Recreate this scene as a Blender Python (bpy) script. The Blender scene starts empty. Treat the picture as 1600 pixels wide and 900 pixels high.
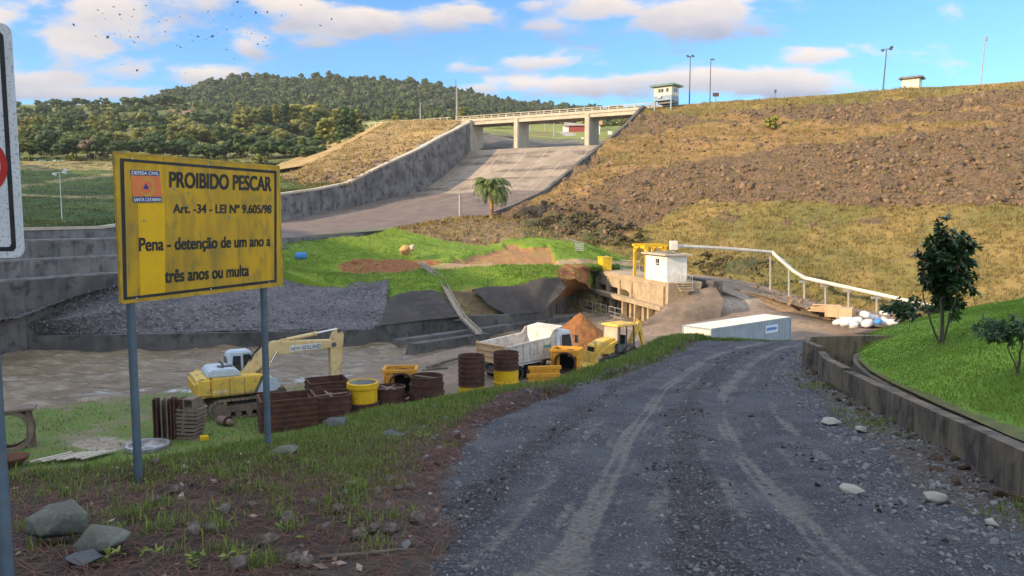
import bpy, bmesh, math, random
import numpy as np
from mathutils import Vector, Matrix

# ------------------------------------------------------------ camera, sky, sun
SC = bpy.context.scene
COL = SC.collection
F = 1186.0                       # focal length in photo pixels (1600 wide)
PITCH = math.atan(110.0 / F)
EYE = 1.6
cd = bpy.data.cameras.new('camera')
cam = bpy.data.objects.new('camera', cd)
COL.objects.link(cam)
cam.location = (0, 0, EYE)
cam.rotation_euler = (math.pi / 2 - PITCH, 0, 0)
cd.sensor_width = 36
cd.lens = F * 36 / 1600
cd.clip_start = 0.05
cd.clip_end = 6000
SC.camera = cam

SUN_EL = 21.0
SUN_XY = Vector((-0.90, -0.436)).normalized()
SC.view_settings.view_transform = 'Standard'
SC.view_settings.look = 'None'
SC.view_settings.gamma = 1.0
SC.view_settings.use_curve_mapping = False
SC.view_settings.exposure = 1.32

sl = bpy.data.lights.new('sun', 'SUN')
so = bpy.data.objects.new('sun', sl)
COL.objects.link(so)
sl.energy = 3.1
sl.angle = math.radians(0.6)
sl.color = (1.0, 0.75, 0.46)
ce = math.cos(math.radians(SUN_EL))
SUN = Vector((SUN_XY.x * ce, SUN_XY.y * ce, math.sin(math.radians(SUN_EL))))
so.rotation_euler = (-SUN).to_track_quat('-Z', 'Y').to_euler()

W = bpy.data.worlds.new('World')
SC.world = W
W.use_nodes = True


def pix_dir(px, py):
    u = (px - 800) / F
    v = (450 - py) / F
    return Vector((u, math.cos(PITCH) + v * math.sin(PITCH), -math.sin(PITCH) + v * math.cos(PITCH)))


def build_sky():
    nt = W.node_tree
    N, L = nt.nodes, nt.links
    N.clear()
    out = N.new('ShaderNodeOutputWorld')
    bg = N.new('ShaderNodeBackground')
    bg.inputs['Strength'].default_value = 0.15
    L.new(bg.outputs[0], out.inputs[0])
    sky = N.new('ShaderNodeTexSky')
    sky.sky_type = 'NISHITA'
    sky.sun_disc = False
    sky.sun_elevation = math.radians(SUN_EL)
    sky.sun_rotation = math.atan2(SUN_XY.x, SUN_XY.y)
    sky.air_density = 1.0
    sky.dust_density = 0.3
    sky.ozone_density = 2.0
    tc = N.new('ShaderNodeTexCoord')
    # clouds: ellipses in (azimuth, elevation) around the photographed directions, torn by noise
    sep = N.new('ShaderNodeSeparateXYZ')
    L.new(tc.outputs['Generated'], sep.inputs[0])

    def math_n(op, a, b=None, c=None, clamp=False):
        m = N.new('ShaderNodeMath')
        m.operation = op
        m.use_clamp = clamp
        for i, x in enumerate((a, b, c)):
            if x is None:
                continue
            if isinstance(x, (int, float)):
                m.inputs[i].default_value = x
            else:
                L.new(x, m.inputs[i])
        return m.outputs[0]
    ax = math_n('DIVIDE', sep.outputs[0], math_n('MAXIMUM', sep.outputs[1], 0.05))
    az = math_n('DIVIDE', sep.outputs[2], math_n('MAXIMUM', sep.outputs[1], 0.05))
    comb = N.new('ShaderNodeCombineXYZ')
    L.new(math_n('MULTIPLY', ax, 5.0), comb.inputs[0])
    L.new(math_n('MULTIPLY', az, 13.0), comb.inputs[1])
    nz = N.new('ShaderNodeTexNoise')
    nz.inputs['Scale'].default_value = 2.0
    nz.inputs['Detail'].default_value = 9
    nz.inputs['Roughness'].default_value = 0.58
    nz.inputs['Distortion'].default_value = 0.15
    L.new(comb.outputs[0], nz.inputs['Vector'])
    n1 = math_n('SUBTRACT', nz.outputs[0], 0.5)
    # px, py, half width, half height, strength
    cl = [(165, 12, 90, 34, 1.0), (290, 2, 80, 22, .8), (120, 75, 75, 34, 1.0), (215, 50, 70, 26, .8), (170, 105, 70, 26, .8),
          (70, 125, 120, 16, 1.0), (130, 146, 150, 13, 1.0), (330, 118, 65, 17, .9), (385, 72, 50, 22, .9),
          (455, 12, 70, 24, 1.0), (560, 35, 130, 24, 1.15), (680, 28, 90, 20, 1.0), (690, 12, 46, 9, .6), (500, 66, 60, 14, .6),
          (830, 97, 80, 14, .95), (760, 107, 60, 9, .7), (865, 42, 50, 17, .7), (835, 8, 30, 12, .6),
          (960, 8, 110, 30, 1.0), (1060, 30, 130, 34, 1.15), (1130, 20, 60, 40, .9), (890, 135, 150, 20, 1.0), (1000, 122, 70, 14, .9),
          (780, 138, 120, 12, .8), (1130, 130, 130, 22, 1.0), (1240, 128, 110, 26, 1.0), (1090, 118, 70, 14, .8), (1260, 90, 70, 15, .85),
          (690, 150, 60, 8, .6), (1330, 138, 40, 12, .5), (-120, 60, 160, 60, .9), (1750, 60, 120, 40, .7), (-300, -150, 250, 90, .8), (500, -160, 260, 60, .8), (1300, -220, 300, 80, .9)]
    dens = None
    shade = None
    gsum = None
    for (cx, cy, rx, ry, st) in cl:
        d = pix_dir(cx, cy)
        u0, v0 = d.x / d.y, d.z / d.y
        a = math_n('MULTIPLY', math_n('SUBTRACT', ax, u0), F / rx)
        b = math_n('MULTIPLY', math_n('SUBTRACT', az, v0), F / ry)
        r2 = math_n('ADD', math_n('MULTIPLY', a, a), math_n('MULTIPLY', b, b))
        g = math_n('MULTIPLY', math_n('POWER', 2.718, math_n('MULTIPLY', r2, -0.9)), st)
        dens = g if dens is None else math_n('MAXIMUM', dens, g)
        sh = math_n('MULTIPLY', g, math_n('SUBTRACT', 0.42, math_n('MULTIPLY', b, 0.55)))
        shade = sh if shade is None else math_n('ADD', shade, sh)
        gsum = g if gsum is None else math_n('ADD', gsum, g)
    cov = math_n('ADD', dens, math_n('MULTIPLY', n1, 2.9))
    mr = N.new('ShaderNodeMapRange')
    mr.interpolation_type = 'SMOOTHSTEP'
    mr.inputs['From Min'].default_value = 0.20
    mr.inputs['From Max'].default_value = 0.88
    L.new(cov, mr.inputs['Value'])
    # forward half only (the projection is undefined behind the camera); elsewhere bright noise clouds, added unseen to fill the shade
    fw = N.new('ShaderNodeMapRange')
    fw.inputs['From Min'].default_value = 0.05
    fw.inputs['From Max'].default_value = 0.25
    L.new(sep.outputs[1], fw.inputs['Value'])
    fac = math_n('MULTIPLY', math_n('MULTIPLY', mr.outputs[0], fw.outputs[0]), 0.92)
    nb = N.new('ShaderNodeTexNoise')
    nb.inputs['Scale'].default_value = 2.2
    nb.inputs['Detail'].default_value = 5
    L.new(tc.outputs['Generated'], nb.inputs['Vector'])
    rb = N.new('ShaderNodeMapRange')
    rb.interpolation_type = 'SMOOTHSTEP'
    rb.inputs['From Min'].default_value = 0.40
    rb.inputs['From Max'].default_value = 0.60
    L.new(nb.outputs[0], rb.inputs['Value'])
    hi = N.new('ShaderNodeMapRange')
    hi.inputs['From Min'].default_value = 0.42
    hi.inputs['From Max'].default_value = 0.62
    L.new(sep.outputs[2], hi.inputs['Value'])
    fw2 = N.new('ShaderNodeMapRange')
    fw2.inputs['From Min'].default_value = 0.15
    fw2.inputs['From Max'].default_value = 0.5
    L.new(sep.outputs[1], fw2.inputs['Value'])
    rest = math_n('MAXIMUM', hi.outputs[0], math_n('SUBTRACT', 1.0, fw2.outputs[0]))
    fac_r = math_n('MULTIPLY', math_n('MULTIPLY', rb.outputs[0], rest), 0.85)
    # cloud tone: warm lit upper side, blue grey underside (painted into the sky colour)
    ramp = N.new('ShaderNodeValToRGB')
    e = ramp.color_ramp.elements
    e[0].position = 0.15
    e[0].color = (2.8, 2.4, 2.08, 1)
    e[1].position = 0.95
    e[1].color = (1.12, 1.2, 1.55, 1)
    L.new(math_n('ADD', math_n('DIVIDE', shade, math_n('ADD', gsum, 0.04)), math_n('MULTIPLY', n1, 0.8), None, True), ramp.inputs[0])
    tint = N.new('ShaderNodeMix')
    tint.data_type = 'RGBA'
    tint.blend_type = 'MULTIPLY'
    tint.inputs[0].default_value = 1.0
    L.new(sky.outputs[0], tint.inputs[6])
    tm = N.new('ShaderNodeMix')
    tm.data_type = 'RGBA'
    L.new(rest, tm.inputs[0])
    tm.inputs[6].default_value = SKY_TINT
    tm.inputs[7].default_value = (1.15, 1.1, 1.0, 1)
    L.new(tm.outputs[2], tint.inputs[7])
    mix = N.new('ShaderNodeMix')
    mix.data_type = 'RGBA'
    L.new(fac, mix.inputs[0])
    L.new(tint.outputs[2], mix.inputs[6])
    L.new(ramp.outputs[0], mix.inputs[7])
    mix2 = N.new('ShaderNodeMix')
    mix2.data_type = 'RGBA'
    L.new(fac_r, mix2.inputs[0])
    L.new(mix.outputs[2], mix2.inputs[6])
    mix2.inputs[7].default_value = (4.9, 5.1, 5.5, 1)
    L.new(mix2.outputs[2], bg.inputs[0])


SKY_TINT = (0.29, 0.49, 0.66, 1)  # dims the sky inside the view; the unseen rest is kept brighter as fill
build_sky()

# ------------------------------------------------------------ helpers
rng = np.random.default_rng(7)
random.seed(7)
R = math.radians


def P(px, py, d):
    v = pix_dir(px, py)
    s = d / v.y
    return Vector((v.x * s, d, EYE + v.z * s))


def G(px, py, z):
    v = pix_dir(px, py)
    s = (z - EYE) / v.z
    return Vector((v.x * s, v.y * s, z))


def to_pix(p):
    """world points (N,3) to photo pixels (N,2)"""
    p = np.asarray(p, float).reshape(-1, 3)
    c, s = math.cos(PITCH), math.sin(PITCH)
    x = p[:, 0]
    y = p[:, 1]
    z = p[:, 2] - EYE
    f = c * y - s * z
    v = s * y + c * z
    f = np.maximum(f, 1e-3)
    return np.stack([800 + F * x / f, 450 - F * v / f], 1)


def _hash(ix, iy, iz, seed):
    h = (ix.astype(np.int64) * 374761393 + iy.astype(np.int64) * 668265263 + iz.astype(np.int64) * 2147483647 + seed * 144665) & 0xffffffff
    h = ((h ^ (h >> 13)) * 1274126177) & 0xffffffff
    return ((h ^ (h >> 16)) & 0xffff) / 65535.0


def vnoise(p, seed=0):
    p = np.asarray(p, float)
    i = np.floor(p)
    f = p - i
    f = f * f * (3 - 2 * f)
    x, y, z = i[:, 0], i[:, 1], i[:, 2]
    r = 0
    for dx in (0, 1):
        for dy in (0, 1):
            for dz in (0, 1):
                w = (f[:, 0] if dx else 1 - f[:, 0]) * (f[:, 1] if dy else 1 - f[:, 1]) * (f[:, 2] if dz else 1 - f[:, 2])
                r = r + w * _hash(x + dx, y + dy, z + dz, seed)
    return r * 2 - 1


def fbm(p, scale=1.0, octaves=4, seed=0):
    p = np.asarray(p, float) * scale
    a, s, t = 0.5, 0, 0
    for o in range(octaves):
        s = s + a * vnoise(p * (2 ** o) + o * 17.3, seed + o)
        t += a
        a *= 0.5
    return s / t


def tag(o, label=None, cat=None, group=None, kind=None):
    for k, v in (('label', label), ('category', cat), ('group', group), ('kind', kind)):
        if v is not None:
            o[k] = v
    return o


def thing(name, label, cat, loc=(0, 0, 0), rz=0.0, group=None):
    o = bpy.data.objects.new(name, None)
    COL.objects.link(o)
    o.empty_display_size = 0.2
    o.location = loc
    o.rotation_euler = (0, 0, rz)
    return tag(o, label, cat, group)


def link(name, me, parent=None):
    o = bpy.data.objects.new(name, me)
    COL.objects.link(o)
    if parent is not None:
        o.parent = parent
    return o


def mesh_np(name, V, faces, mats, parent=None, attrs=None, smooth=False, mat_idx=None, loc=None):
    """faces: list of (K, n) int arrays"""
    V = np.asarray(V, np.float32).reshape(-1, 3)
    if not isinstance(faces, (list, tuple)):
        faces = [faces]
    faces = [np.asarray(f, np.int32) for f in faces if len(f)]
    me = bpy.data.meshes.new(name)
    nl = sum(f.size for f in faces)
    nf = sum(len(f) for f in faces)
    me.vertices.add(len(V))
    me.vertices.foreach_set('co', V.ravel())
    me.loops.add(nl)
    me.loops.foreach_set('vertex_index', np.concatenate([f.ravel() for f in faces]))
    me.polygons.add(nf)
    tot = np.concatenate([np.full(len(f), f.shape[1], np.int32) for f in faces])
    st = np.concatenate([[0], np.cumsum(tot)[:-1]]).astype(np.int32)
    me.polygons.foreach_set('loop_start', st)
    try:
        me.polygons.foreach_set('loop_total', tot)
    except Exception:
        pass
    if smooth:
        me.polygons.foreach_set('use_smooth', np.ones(nf, bool))
    for m in (mats if isinstance(mats, (list, tuple)) else [mats]):
        me.materials.append(m)
    if mat_idx is not None:
        me.polygons.foreach_set('material_index', np.asarray(mat_idx, np.int32))
    for k, a in (attrs or {}).items():
        at = me.attributes.new(k, 'FLOAT', 'POINT')
        at.data.foreach_set('value', np.asarray(a, np.float32))
    me.update(calc_edges=True)
    o = link(name, me, parent)
    if loc is not None:
        o.location = loc
    return o


def grid_faces(nu, nv):
    i = np.arange((nu - 1) * (nv - 1))
    r, c = i // (nv - 1), i % (nv - 1)
    a = r * nv + c
    return np.stack([a, a + 1, a + nv + 1, a + nv], 1)


def resample(pts, n):
    p = np.array([list(q) for q in pts], float)
    d = np.concatenate([[0], np.cumsum(np.linalg.norm(np.diff(p, axis=0), axis=1))])
    t = np.linspace(0, d[-1], n)
    return np.stack([np.interp(t, d, p[:, k]) for k in range(3)], 1)


def loft(rows, nu, nv, smooth_rows=True):
    """rows: list of polylines (top to bottom). Returns (nu*nv,3) grid, nu along rows order"""
    rr = np.stack([resample(r, nv) for r in rows])          # k, nv, 3
    t = np.linspace(0, len(rows) - 1, nu)
    i = np.minimum(t.astype(int), len(rows) - 2)
    f = (t - i)[:, None, None]
    return (rr[i] * (1 - f) + rr[i + 1] * f).reshape(-1, 3)


def grid_normals(V, nu, nv):
    g = V.reshape(nu, nv, 3)
    du = np.gradient(g, axis=0)
    dv = np.gradient(g, axis=1)
    n = np.cross(du, dv)
    n /= np.linalg.norm(n, axis=2, keepdims=True) + 1e-9
    n[n[..., 2] < 0] *= -1
    return n.reshape(-1, 3)


def patch(name, rows, nu, nv, mat, amp=0.0, scale=1.0, attrs=None, seed=0, kind='structure', parent=None, oct=5):
    V = loft(rows, nu, nv)
    if amp:
        n = grid_normals(V, nu, nv)
        V = V + n * (fbm(V, scale, oct, seed) * amp)[:, None]
    at = attrs(V) if callable(attrs) else {k: f(V) for k, f in (attrs or {}).items()}
    o = mesh_np(name, V, grid_faces(nu, nv), mat, parent, at, True)
    if kind:
        o['kind'] = kind
    return o, V


class MB:
    def __init__(s):
        s.v, s.f, s.m = [], [], []

    def add(s, vs, fs, mi=0):
        b = len(s.v)
        s.v += [tuple(v) for v in vs]
        s.f += [tuple(b + i for i in f) for f in fs]
        s.m += [mi] * len(fs)
        return s

    def box(s, c, size, rz=0.0, M=None, mi=0, taper=(1, 1)):
        x, y, z = size[0] / 2, size[1] / 2, size[2] / 2
        tx, ty = taper
        vs = [(-x, -y, -z), (x, -y, -z), (x, y, -z), (-x, y, -z), (-x * tx, -y * ty, z), (x * tx, -y * ty, z), (x * tx, y * ty, z), (-x * tx, y * ty, z)]
        m = Matrix.Translation(c) @ (Matrix.Rotation(rz, 4, 'Z') if M is None else M)
        return s.add([m @ Vector(v) for v in vs], [(3, 2, 1, 0), (4, 5, 6, 7), (0, 1, 5, 4), (1, 2, 6, 5), (2, 3, 7, 6), (3, 0, 4, 7)], mi)

    def bar(s, p, q, w, h, mi=0, up=(0, 0, 1)):
        p, q = Vector(p), Vector(q)
        d = (q - p)
        L = d.length
        d.normalize()
        u = Vector(up)
        if abs(d.dot(u)) > 0.98:
            u = Vector((1, 0, 0))
        sx = d.cross(u).normalized()
        sz = sx.cross(d).normalized()
        m = Matrix((sx, d, sz)).transposed().to_4x4()
        return s.box((p + q) / 2, (w, L, h), M=m, mi=mi)

    def tube(s, pts, r, n=8, mi=0, cap=True):
        pts = [Vector(p) for p in pts]
        rs = r if isinstance(r, (list, tuple)) else [r] * len(pts)
        b = len(s.v)
        prev = None
        for i, p in enumerate(pts):
            d = (pts[min(i + 1, len(pts) - 1)] - pts[max(i - 1, 0)]).normalized()
            if prev is None:
                u = Vector((0, 0, 1)) if abs(d.z) < 0.9 else Vector((1, 0, 0))
                prev = d.cross(u).normalized()
            sx = (prev - d * prev.dot(d)).normalized()
            prev = sx
            sy = d.cross(sx)
            for k in range(n):
                a = 2 * math.pi * k / n
                s.v.append(tuple(p + (sx * math.cos(a) + sy * math.sin(a)) * rs[i]))
        for i in range(len(pts) - 1):
            for k in range(n):
                a0 = b + i * n + k
                a1 = b + i * n + (k + 1) % n
                s.f.append((a0, a1, a1 + n, a0 + n))
                s.m.append(mi)
        if cap:
            s.f.append(tuple(b + k for k in range(n))[::-1])
            e = b + (len(pts) - 1) * n
            s.f.append(tuple(e + k for k in range(n)))
            s.m += [mi, mi]
        return s

    def lathe(s, prof, n=24, M=None, mi=0, closed=False):
        """prof: (r,z) list revolved about z"""
        M = M or Matrix.Identity(4)
        b = len(s.v)
        for (r, z) in prof:
            for k in range(n):
                a = 2 * math.pi * k / n
                s.v.append(tuple(M @ Vector((r * math.cos(a), r * math.sin(a), z))))
        m = len(prof)
        for i in range(m if closed else m - 1):
            for k in range(n):
                j = (i + 1) % m
                s.f.append((b + i * n + k, b + i * n + (k + 1) % n, b + j * n + (k + 1) % n, b + j * n + k))
                s.m.append(mi)
        return s

    def prism(s, poly, y0, y1, M=None, mi=0):
        """polygon in local (x,z) extruded along y from y0 to y1"""
        M = M or Matrix.Identity(4)
        n = len(poly)
        vs = [M @ Vector((x, y0, z)) for x, z in poly] + [M @ Vector((x, y1, z)) for x, z in poly]
        fs = [tuple(range(n)), tuple(range(2 * n - 1, n - 1, -1))] + [(i, i + n, (i + 1) % n + n, (i + 1) % n) for i in range(n)]
        return s.add(vs, fs, mi)

    def slab(s, poly, z0, z1, mi=0):
        n = len(poly)
        vs = [(x, y, z0) for x, y in poly] + [(x, y, z1) for x, y in poly]
        fs = [tuple(range(n))[::-1], tuple(range(n, 2 * n))] + [(i, (i + 1) % n, (i + 1) % n + n, i + n) for i in range(n)]
        return s.add(vs, fs, mi)

    def build(s, name, mats, parent=None, smooth=False, bevel=0.0, seg=2, fix=True):
        me = bpy.data.meshes.new(name)
        me.from_pydata(s.v, [], s.f)
        for m in (mats if isinstance(mats, (list, tuple)) else [mats]):
            me.materials.append(m)
        me.polygons.foreach_set('material_index', s.m)
        if fix or bevel or smooth:
            bm = bmesh.new()
            bm.from_mesh(me)
            if fix:
                bmesh.ops.recalc_face_normals(bm, faces=bm.faces)
            if bevel:
                es = [e for e in bm.edges if len(e.link_faces) == 2 and e.calc_face_angle(0) > 0.5]
                bmesh.ops.bevel(bm, geom=es, offset=bevel, segments=seg, affect='EDGES', clamp_overlap=True)
            if smooth:
                for f in bm.faces:
                    f.smooth = True
                for e in bm.edges:
                    if len(e.link_faces) == 2 and e.calc_face_angle(0) > R(35):
                        e.smooth = False
            bm.to_mesh(me)
            bm.free()
        me.update()
        return link(name, me, parent)


# ---- materials
def mk(name, c1, c2=None, scale=3.0, rough=0.8, bump=0.0, bscale=None, c3=None, s3=None, f3=0.5, stretch=(1, 1, 1), metal=0.0,
       attrs=(), vcol=None, lo=0.35, hi=0.65, spec=0.3, detail=6, streak=None, coords='Object', trans=0.0):
    """Noise mixes c1/c2; c3 speckle at s3; attrs = [(attribute, colour a, colour b, noise scale)] mix over; vcol = (attr, ca, cb) per blade tone;
    streak = (colour, scale, amount) vertical run-off stains."""
    m = bpy.data.materials.new(name)
    m.use_nodes = True
    nt = m.node_tree
    N, L = nt.nodes, nt.links
    N.clear()
    out = N.new('ShaderNodeOutputMaterial')
    bs = N.new('ShaderNodeBsdfPrincipled')
    L.new(bs.outputs[0], out.inputs[0])
    bs.inputs['Roughness'].default_value = rough
    bs.inputs['Metallic'].default_value = metal
    bs.inputs['Specular IOR Level'].default_value = spec
    tc = N.new('ShaderNodeTexCoord')
    mp = N.new('ShaderNodeMapping')
    mp.inputs['Scale'].default_value = stretch
    L.new(tc.outputs[coords], mp.inputs[0])

    def noise(sc, dt=detail, vec=None, rg=0.55):
        n = N.new('ShaderNodeTexNoise')
        n.inputs['Scale'].default_value = sc
        n.inputs['Detail'].default_value = dt
        n.inputs['Roughness'].default_value = rg
        L.new(vec or mp.outputs[0], n.inputs['Vector'])
        return n.outputs[0]

    def ramp(x, a, b):
        r = N.new('ShaderNodeMapRange')
        r.inputs['From Min'].default_value = a
        r.inputs['From Max'].default_value = b
        r.interpolation_type = 'SMOOTHSTEP'
        L.new(x, r.inputs['Value'])
        return r.outputs[0]

    def mix(f, a, b, blend='MIX'):
        x = N.new('ShaderNodeMix')
        x.data_type = 'RGBA'
        x.blend_type = blend
        for i, q in ((0, f), (6, a), (7, b)):
            if isinstance(q, (int, float)):
                x.inputs[i].default_value = q
            elif isinstance(q, tuple):
                x.inputs[i].default_value = (*q[:3], 1)
            else:
                L.new(q, x.inputs[i])
        return x.outputs[2]

    def mul(a, b):
        x = N.new('ShaderNodeMath')
        x.operation = 'MULTIPLY'
        for i, q in enumerate((a, b)):
            if isinstance(q, (int, float)):
                x.inputs[i].default_value = q
            else:
                L.new(q, x.inputs[i])
        return x.outputs[0]
    col = c1
    n1 = None
    if c2 is not None:
        n1 = noise(scale)
        col = mix(ramp(n1, lo, hi), c1, c2)
    if vcol:
        a = N.new('ShaderNodeAttribute')
        a.attribute_name = vcol[0]
        va = mix(a.outputs['Fac'], vcol[1], vcol[2])
        col = va if c2 is None else mix(0.5, col, va)
    for (an, ca, cb, sc) in attrs:
        a = N.new('ShaderNodeAttribute')
        a.attribute_name = an
        nn = noise(sc, 5)
        s = N.new('ShaderNodeMath')
        s.operation = 'ADD'
        L.new(a.outputs['Fac'], s.inputs[0])
        nb = N.new('ShaderNodeMath')
        nb.operation = 'MULTIPLY_ADD'
        L.new(nn, nb.inputs[0])
        nb.inputs[1].default_value = 0.9
        nb.inputs[2].default_value = -0.45
        L.new(nb.outputs[0], s.inputs[1])
        n2 = noise(sc * 3.1, 4)
        col = mix(ramp(s.outputs[0], 0.35, 0.65), col, mix(ramp(n2, 0.35, 0.65), ca, cb))
    if c3 is not None:
        col = mix(mul(ramp(noise(s3 or scale * 8, 4), 0.5, 0.68), f3), col, c3)
    if streak:
        mp2 = N.new('ShaderNodeMapping')
        mp2.inputs['Scale'].default_value = (1, 1, 0.06)
        L.new(tc.outputs[coords], mp2.inputs[0])
        st = ramp(noise(streak[1] * 1.6, 8, mp2.outputs[0], 0.75), 0.40, 0.75)
        st = mul(st, ramp(noise(streak[1] * .45, 4), 0.30, 0.62))
        col = mix(mul(st, streak[2]), col, streak[0])
    if isinstance(col, tuple):
        bs.inputs['Base Color'].default_value = (*col[:3], 1)
    else:
        L.new(col, bs.inputs['Base Color'])
    if bump:
        b = N.new('ShaderNodeBump')
        b.inputs['Strength'].default_value = 1.0
        b.inputs['Distance'].default_value = bump
        L.new(noise(bscale or scale * 4, 6, None, 0.65), b.inputs['Height'])
        L.new(b.outputs[0], bs.inputs['Normal'])
    if trans:
        t = N.new('ShaderNodeBsdfTranslucent')
        if isinstance(col, tuple):
            t.inputs[0].default_value = (*col[:3], 1)
        else:
            L.new(col, t.inputs[0])
        ms = N.new('ShaderNodeMixShader')
        ms.inputs[0].default_value = trans
        L.new(bs.outputs[0], ms.inputs[1])
        L.new(t.outputs[0], ms.inputs[2])
        L.new(ms.outputs[0], out.inputs[0])
    return m


# ---- scatter geometry
def rot_rand(n, full=True, r=None):
    r = r or rng
    if full:
        q = r.normal(size=(n, 4))
    else:
        a = r.uniform(0, 2 * math.pi, n)
        q = np.stack([np.cos(a / 2), np.zeros(n), np.zeros(n), np.sin(a / 2)], 1)
    q /= np.linalg.norm(q, axis=1, keepdims=True)
    w, x, y, z = q.T
    return np.stack([np.stack([1 - 2 * (y * y + z * z), 2 * (x * y - z * w), 2 * (x * z + y * w)], 1),
                     np.stack([2 * (x * y + z * w), 1 - 2 * (x * x + z * z), 2 * (y * z - x * w)], 1),
                     np.stack([2 * (x * z - y * w), 2 * (y * z + x * w), 1 - 2 * (x * x + y * y)], 1)], 1)


def ico(sub=1):
    bm = bmesh.new()
    bmesh.ops.create_icosphere(bm, subdivisions=sub, radius=1.0)
    V = np.array([v.co[:] for v in bm.verts])
    Fc = np.array([[v.index for v in f.verts] for f in bm.faces])
    bm.free()
    return V, Fc


ICO1, ICO2, ICO3 = ico(1), ico(2), ico(3)


def rock_proto(seed, base=None, jag=0.45, flat=0.6):
    """an angular broken stone: convex hull of a few random points; base ICO3 adds bevelled, pitted faces"""
    r = np.random.default_rng(seed)
    bm = bmesh.new()
    for _ in range(15 if base is None else 20):
        d = r.normal(size=3)
        d /= np.linalg.norm(d)
        bm.verts.new(d * r.uniform(0.72, 1.05) * np.array([r.uniform(1, 1.15), 1, flat * 1.1]))
    h = bmesh.ops.convex_hull(bm, input=bm.verts)
    bmesh.ops.delete(bm, geom=[v for v in bm.verts if not v.link_faces], context='VERTS')
    if base is not None:
        bmesh.ops.bevel(bm, geom=list(bm.edges), offset=0.07, segments=1, affect='EDGES', clamp_overlap=True)
        bmesh.ops.triangulate(bm, faces=bm.faces)
        if base is ICO3:
            bmesh.ops.subdivide_edges(bm, edges=list(bm.edges), cuts=2, use_grid_fill=True)
            bmesh.ops.triangulate(bm, faces=bm.faces)
    bm.normal_update()
    bm.verts.index_update()
    V = np.array([v.co[:] for v in bm.verts])
    Fc = np.array([[v.index for v in f.verts] for f in bm.faces if len(f.verts) == 3])
    bm.free()
    if base is not None:
        V = V * (1 + 0.05 * fbm(V + seed * 3.1, 4.0, 3, seed))[:, None]
    return V, Fc


ROCKS = [rock_proto(i) for i in range(8)]
ROCKS2 = [rock_proto(i + 20, ICO2, 0.6) for i in range(6)]


def scatter(name, protos, pts, scale, mat, full=False, v=None, tilt=0.0, smooth=False, sink=0.0, mats_attr='v'):
    pts = np.asarray(pts, float)
    n = len(pts)
    scale = np.asarray(scale, float)
    if scale.ndim == 1:
        scale = np.repeat(scale[:, None], 3, 1)
    RM = rot_rand(n, full)
    if tilt and not full:
        ax = rng.normal(size=(n, 2)) * tilt
        T = np.repeat(np.eye(3)[None], n, 0)
        T[:, 0, 2] = ax[:, 0]
        T[:, 1, 2] = ax[:, 1]
        T[:, 2, 0] = -ax[:, 0]
        T[:, 2, 1] = -ax[:, 1]
        RM = T @ RM
    which = rng.integers(0, len(protos), n)
    vv = rng.random(n) if v is None else np.asarray(v)
    VS, FS, AT, b = [], {}, [], 0
    for k, pr in enumerate(protos):
        idx = np.nonzero(which == k)[0]
        if not len(idx):
            continue
        pv, pf = pr[0], pr[1]
        q = np.einsum('nij,nvj->nvi', RM[idx], pv[None] * scale[idx][:, None, :]) + pts[idx][:, None, :]
        q[..., 2] -= (sink * scale[idx, 2])[:, None]
        m = len(pv)
        VS.append(q.reshape(-1, 3))
        off = b + np.arange(len(idx)) * m
        pfs = pf if isinstance(pf, (list, tuple)) else [pf]
        for f in pfs:
            FS.setdefault(f.shape[1], []).append((f[None] + off[:, None, None]).reshape(-1, f.shape[1]))
        AT.append(np.repeat(vv[idx], m))
        b += len(idx) * m
    return mesh_np(name, np.concatenate(VS), [np.concatenate(x) for x in FS.values()], mat, None, {mats_attr: np.concatenate(AT)}, smooth)


def blades(name, pts, h, w, mat, lean=0.35, per=1, spread=0.03, parent=None, bend=0.5, v=None):
    """grass: every blade one bent strip of two quads"""
    pts = np.repeat(np.asarray(pts, float), per, 0)
    h = np.repeat(np.asarray(h, float), per)
    vv = np.repeat(rng.random(len(h) // per) if v is None else v, per) * 0.7 + rng.random(len(h)) * 0.3
    n = len(pts)
    h = h * rng.uniform(0.55, 1.15, n)
    pts = pts + np.concatenate([rng.normal(size=(n, 2)) * spread, np.zeros((n, 1))], 1)
    a = rng.uniform(0, 2 * math.pi, n)
    side = np.stack([np.cos(a), np.sin(a), np.zeros(n)], 1)
    b = a + rng.normal(size=n) * 0.8 + math.pi / 2
    l = rng.random(n) * lean
    out = np.stack([np.cos(b), np.sin(b), np.zeros(n)], 1) * (h * l)[:, None]
    up = np.array([0, 0, 1.0])
    ww = (w * rng.uniform(0.7, 1.3, n))[:, None] if np.isscalar(w) else (np.repeat(w, per) * rng.uniform(.7, 1.3, n))[:, None]
    p0 = pts - up * 0.01
    p1 = pts + out * 0.35 + up * (h * 0.6)[:, None]
    p2 = pts + out + up * (h * (1 - bend * l))[:, None]
    V = np.stack([p0 - side * ww, p0 + side * ww, p1 + side * ww * 0.7, p1 - side * ww * 0.7, p2 + side * ww * .12, p2 - side * ww * .12], 1).reshape(-1, 3)
    i = np.arange(n)[:, None] * 6
    Fc = np.concatenate([i + np.array([[0, 1, 2, 3]]), i + np.array([[3, 2, 4, 5]])])
    return mesh_np(name, V, Fc, mat, parent, {'v': np.repeat(vv, 6)})


def leaf_quads(c, nrm, size, asp=1.0, r=None):
    r = r or rng
    n = len(c)
    t = np.cross(nrm, r.normal(size=(n, 3)))
    t /= np.linalg.norm(t, axis=1, keepdims=True) + 1e-9
    b = np.cross(nrm, t)
    s = np.asarray(size)[:, None]
    V = np.stack([c - t * s, c - b * s * asp, c + t * s, c + b * s * asp], 1).reshape(-1, 3)
    return V, np.arange(4 * n).reshape(n, 4)


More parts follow.
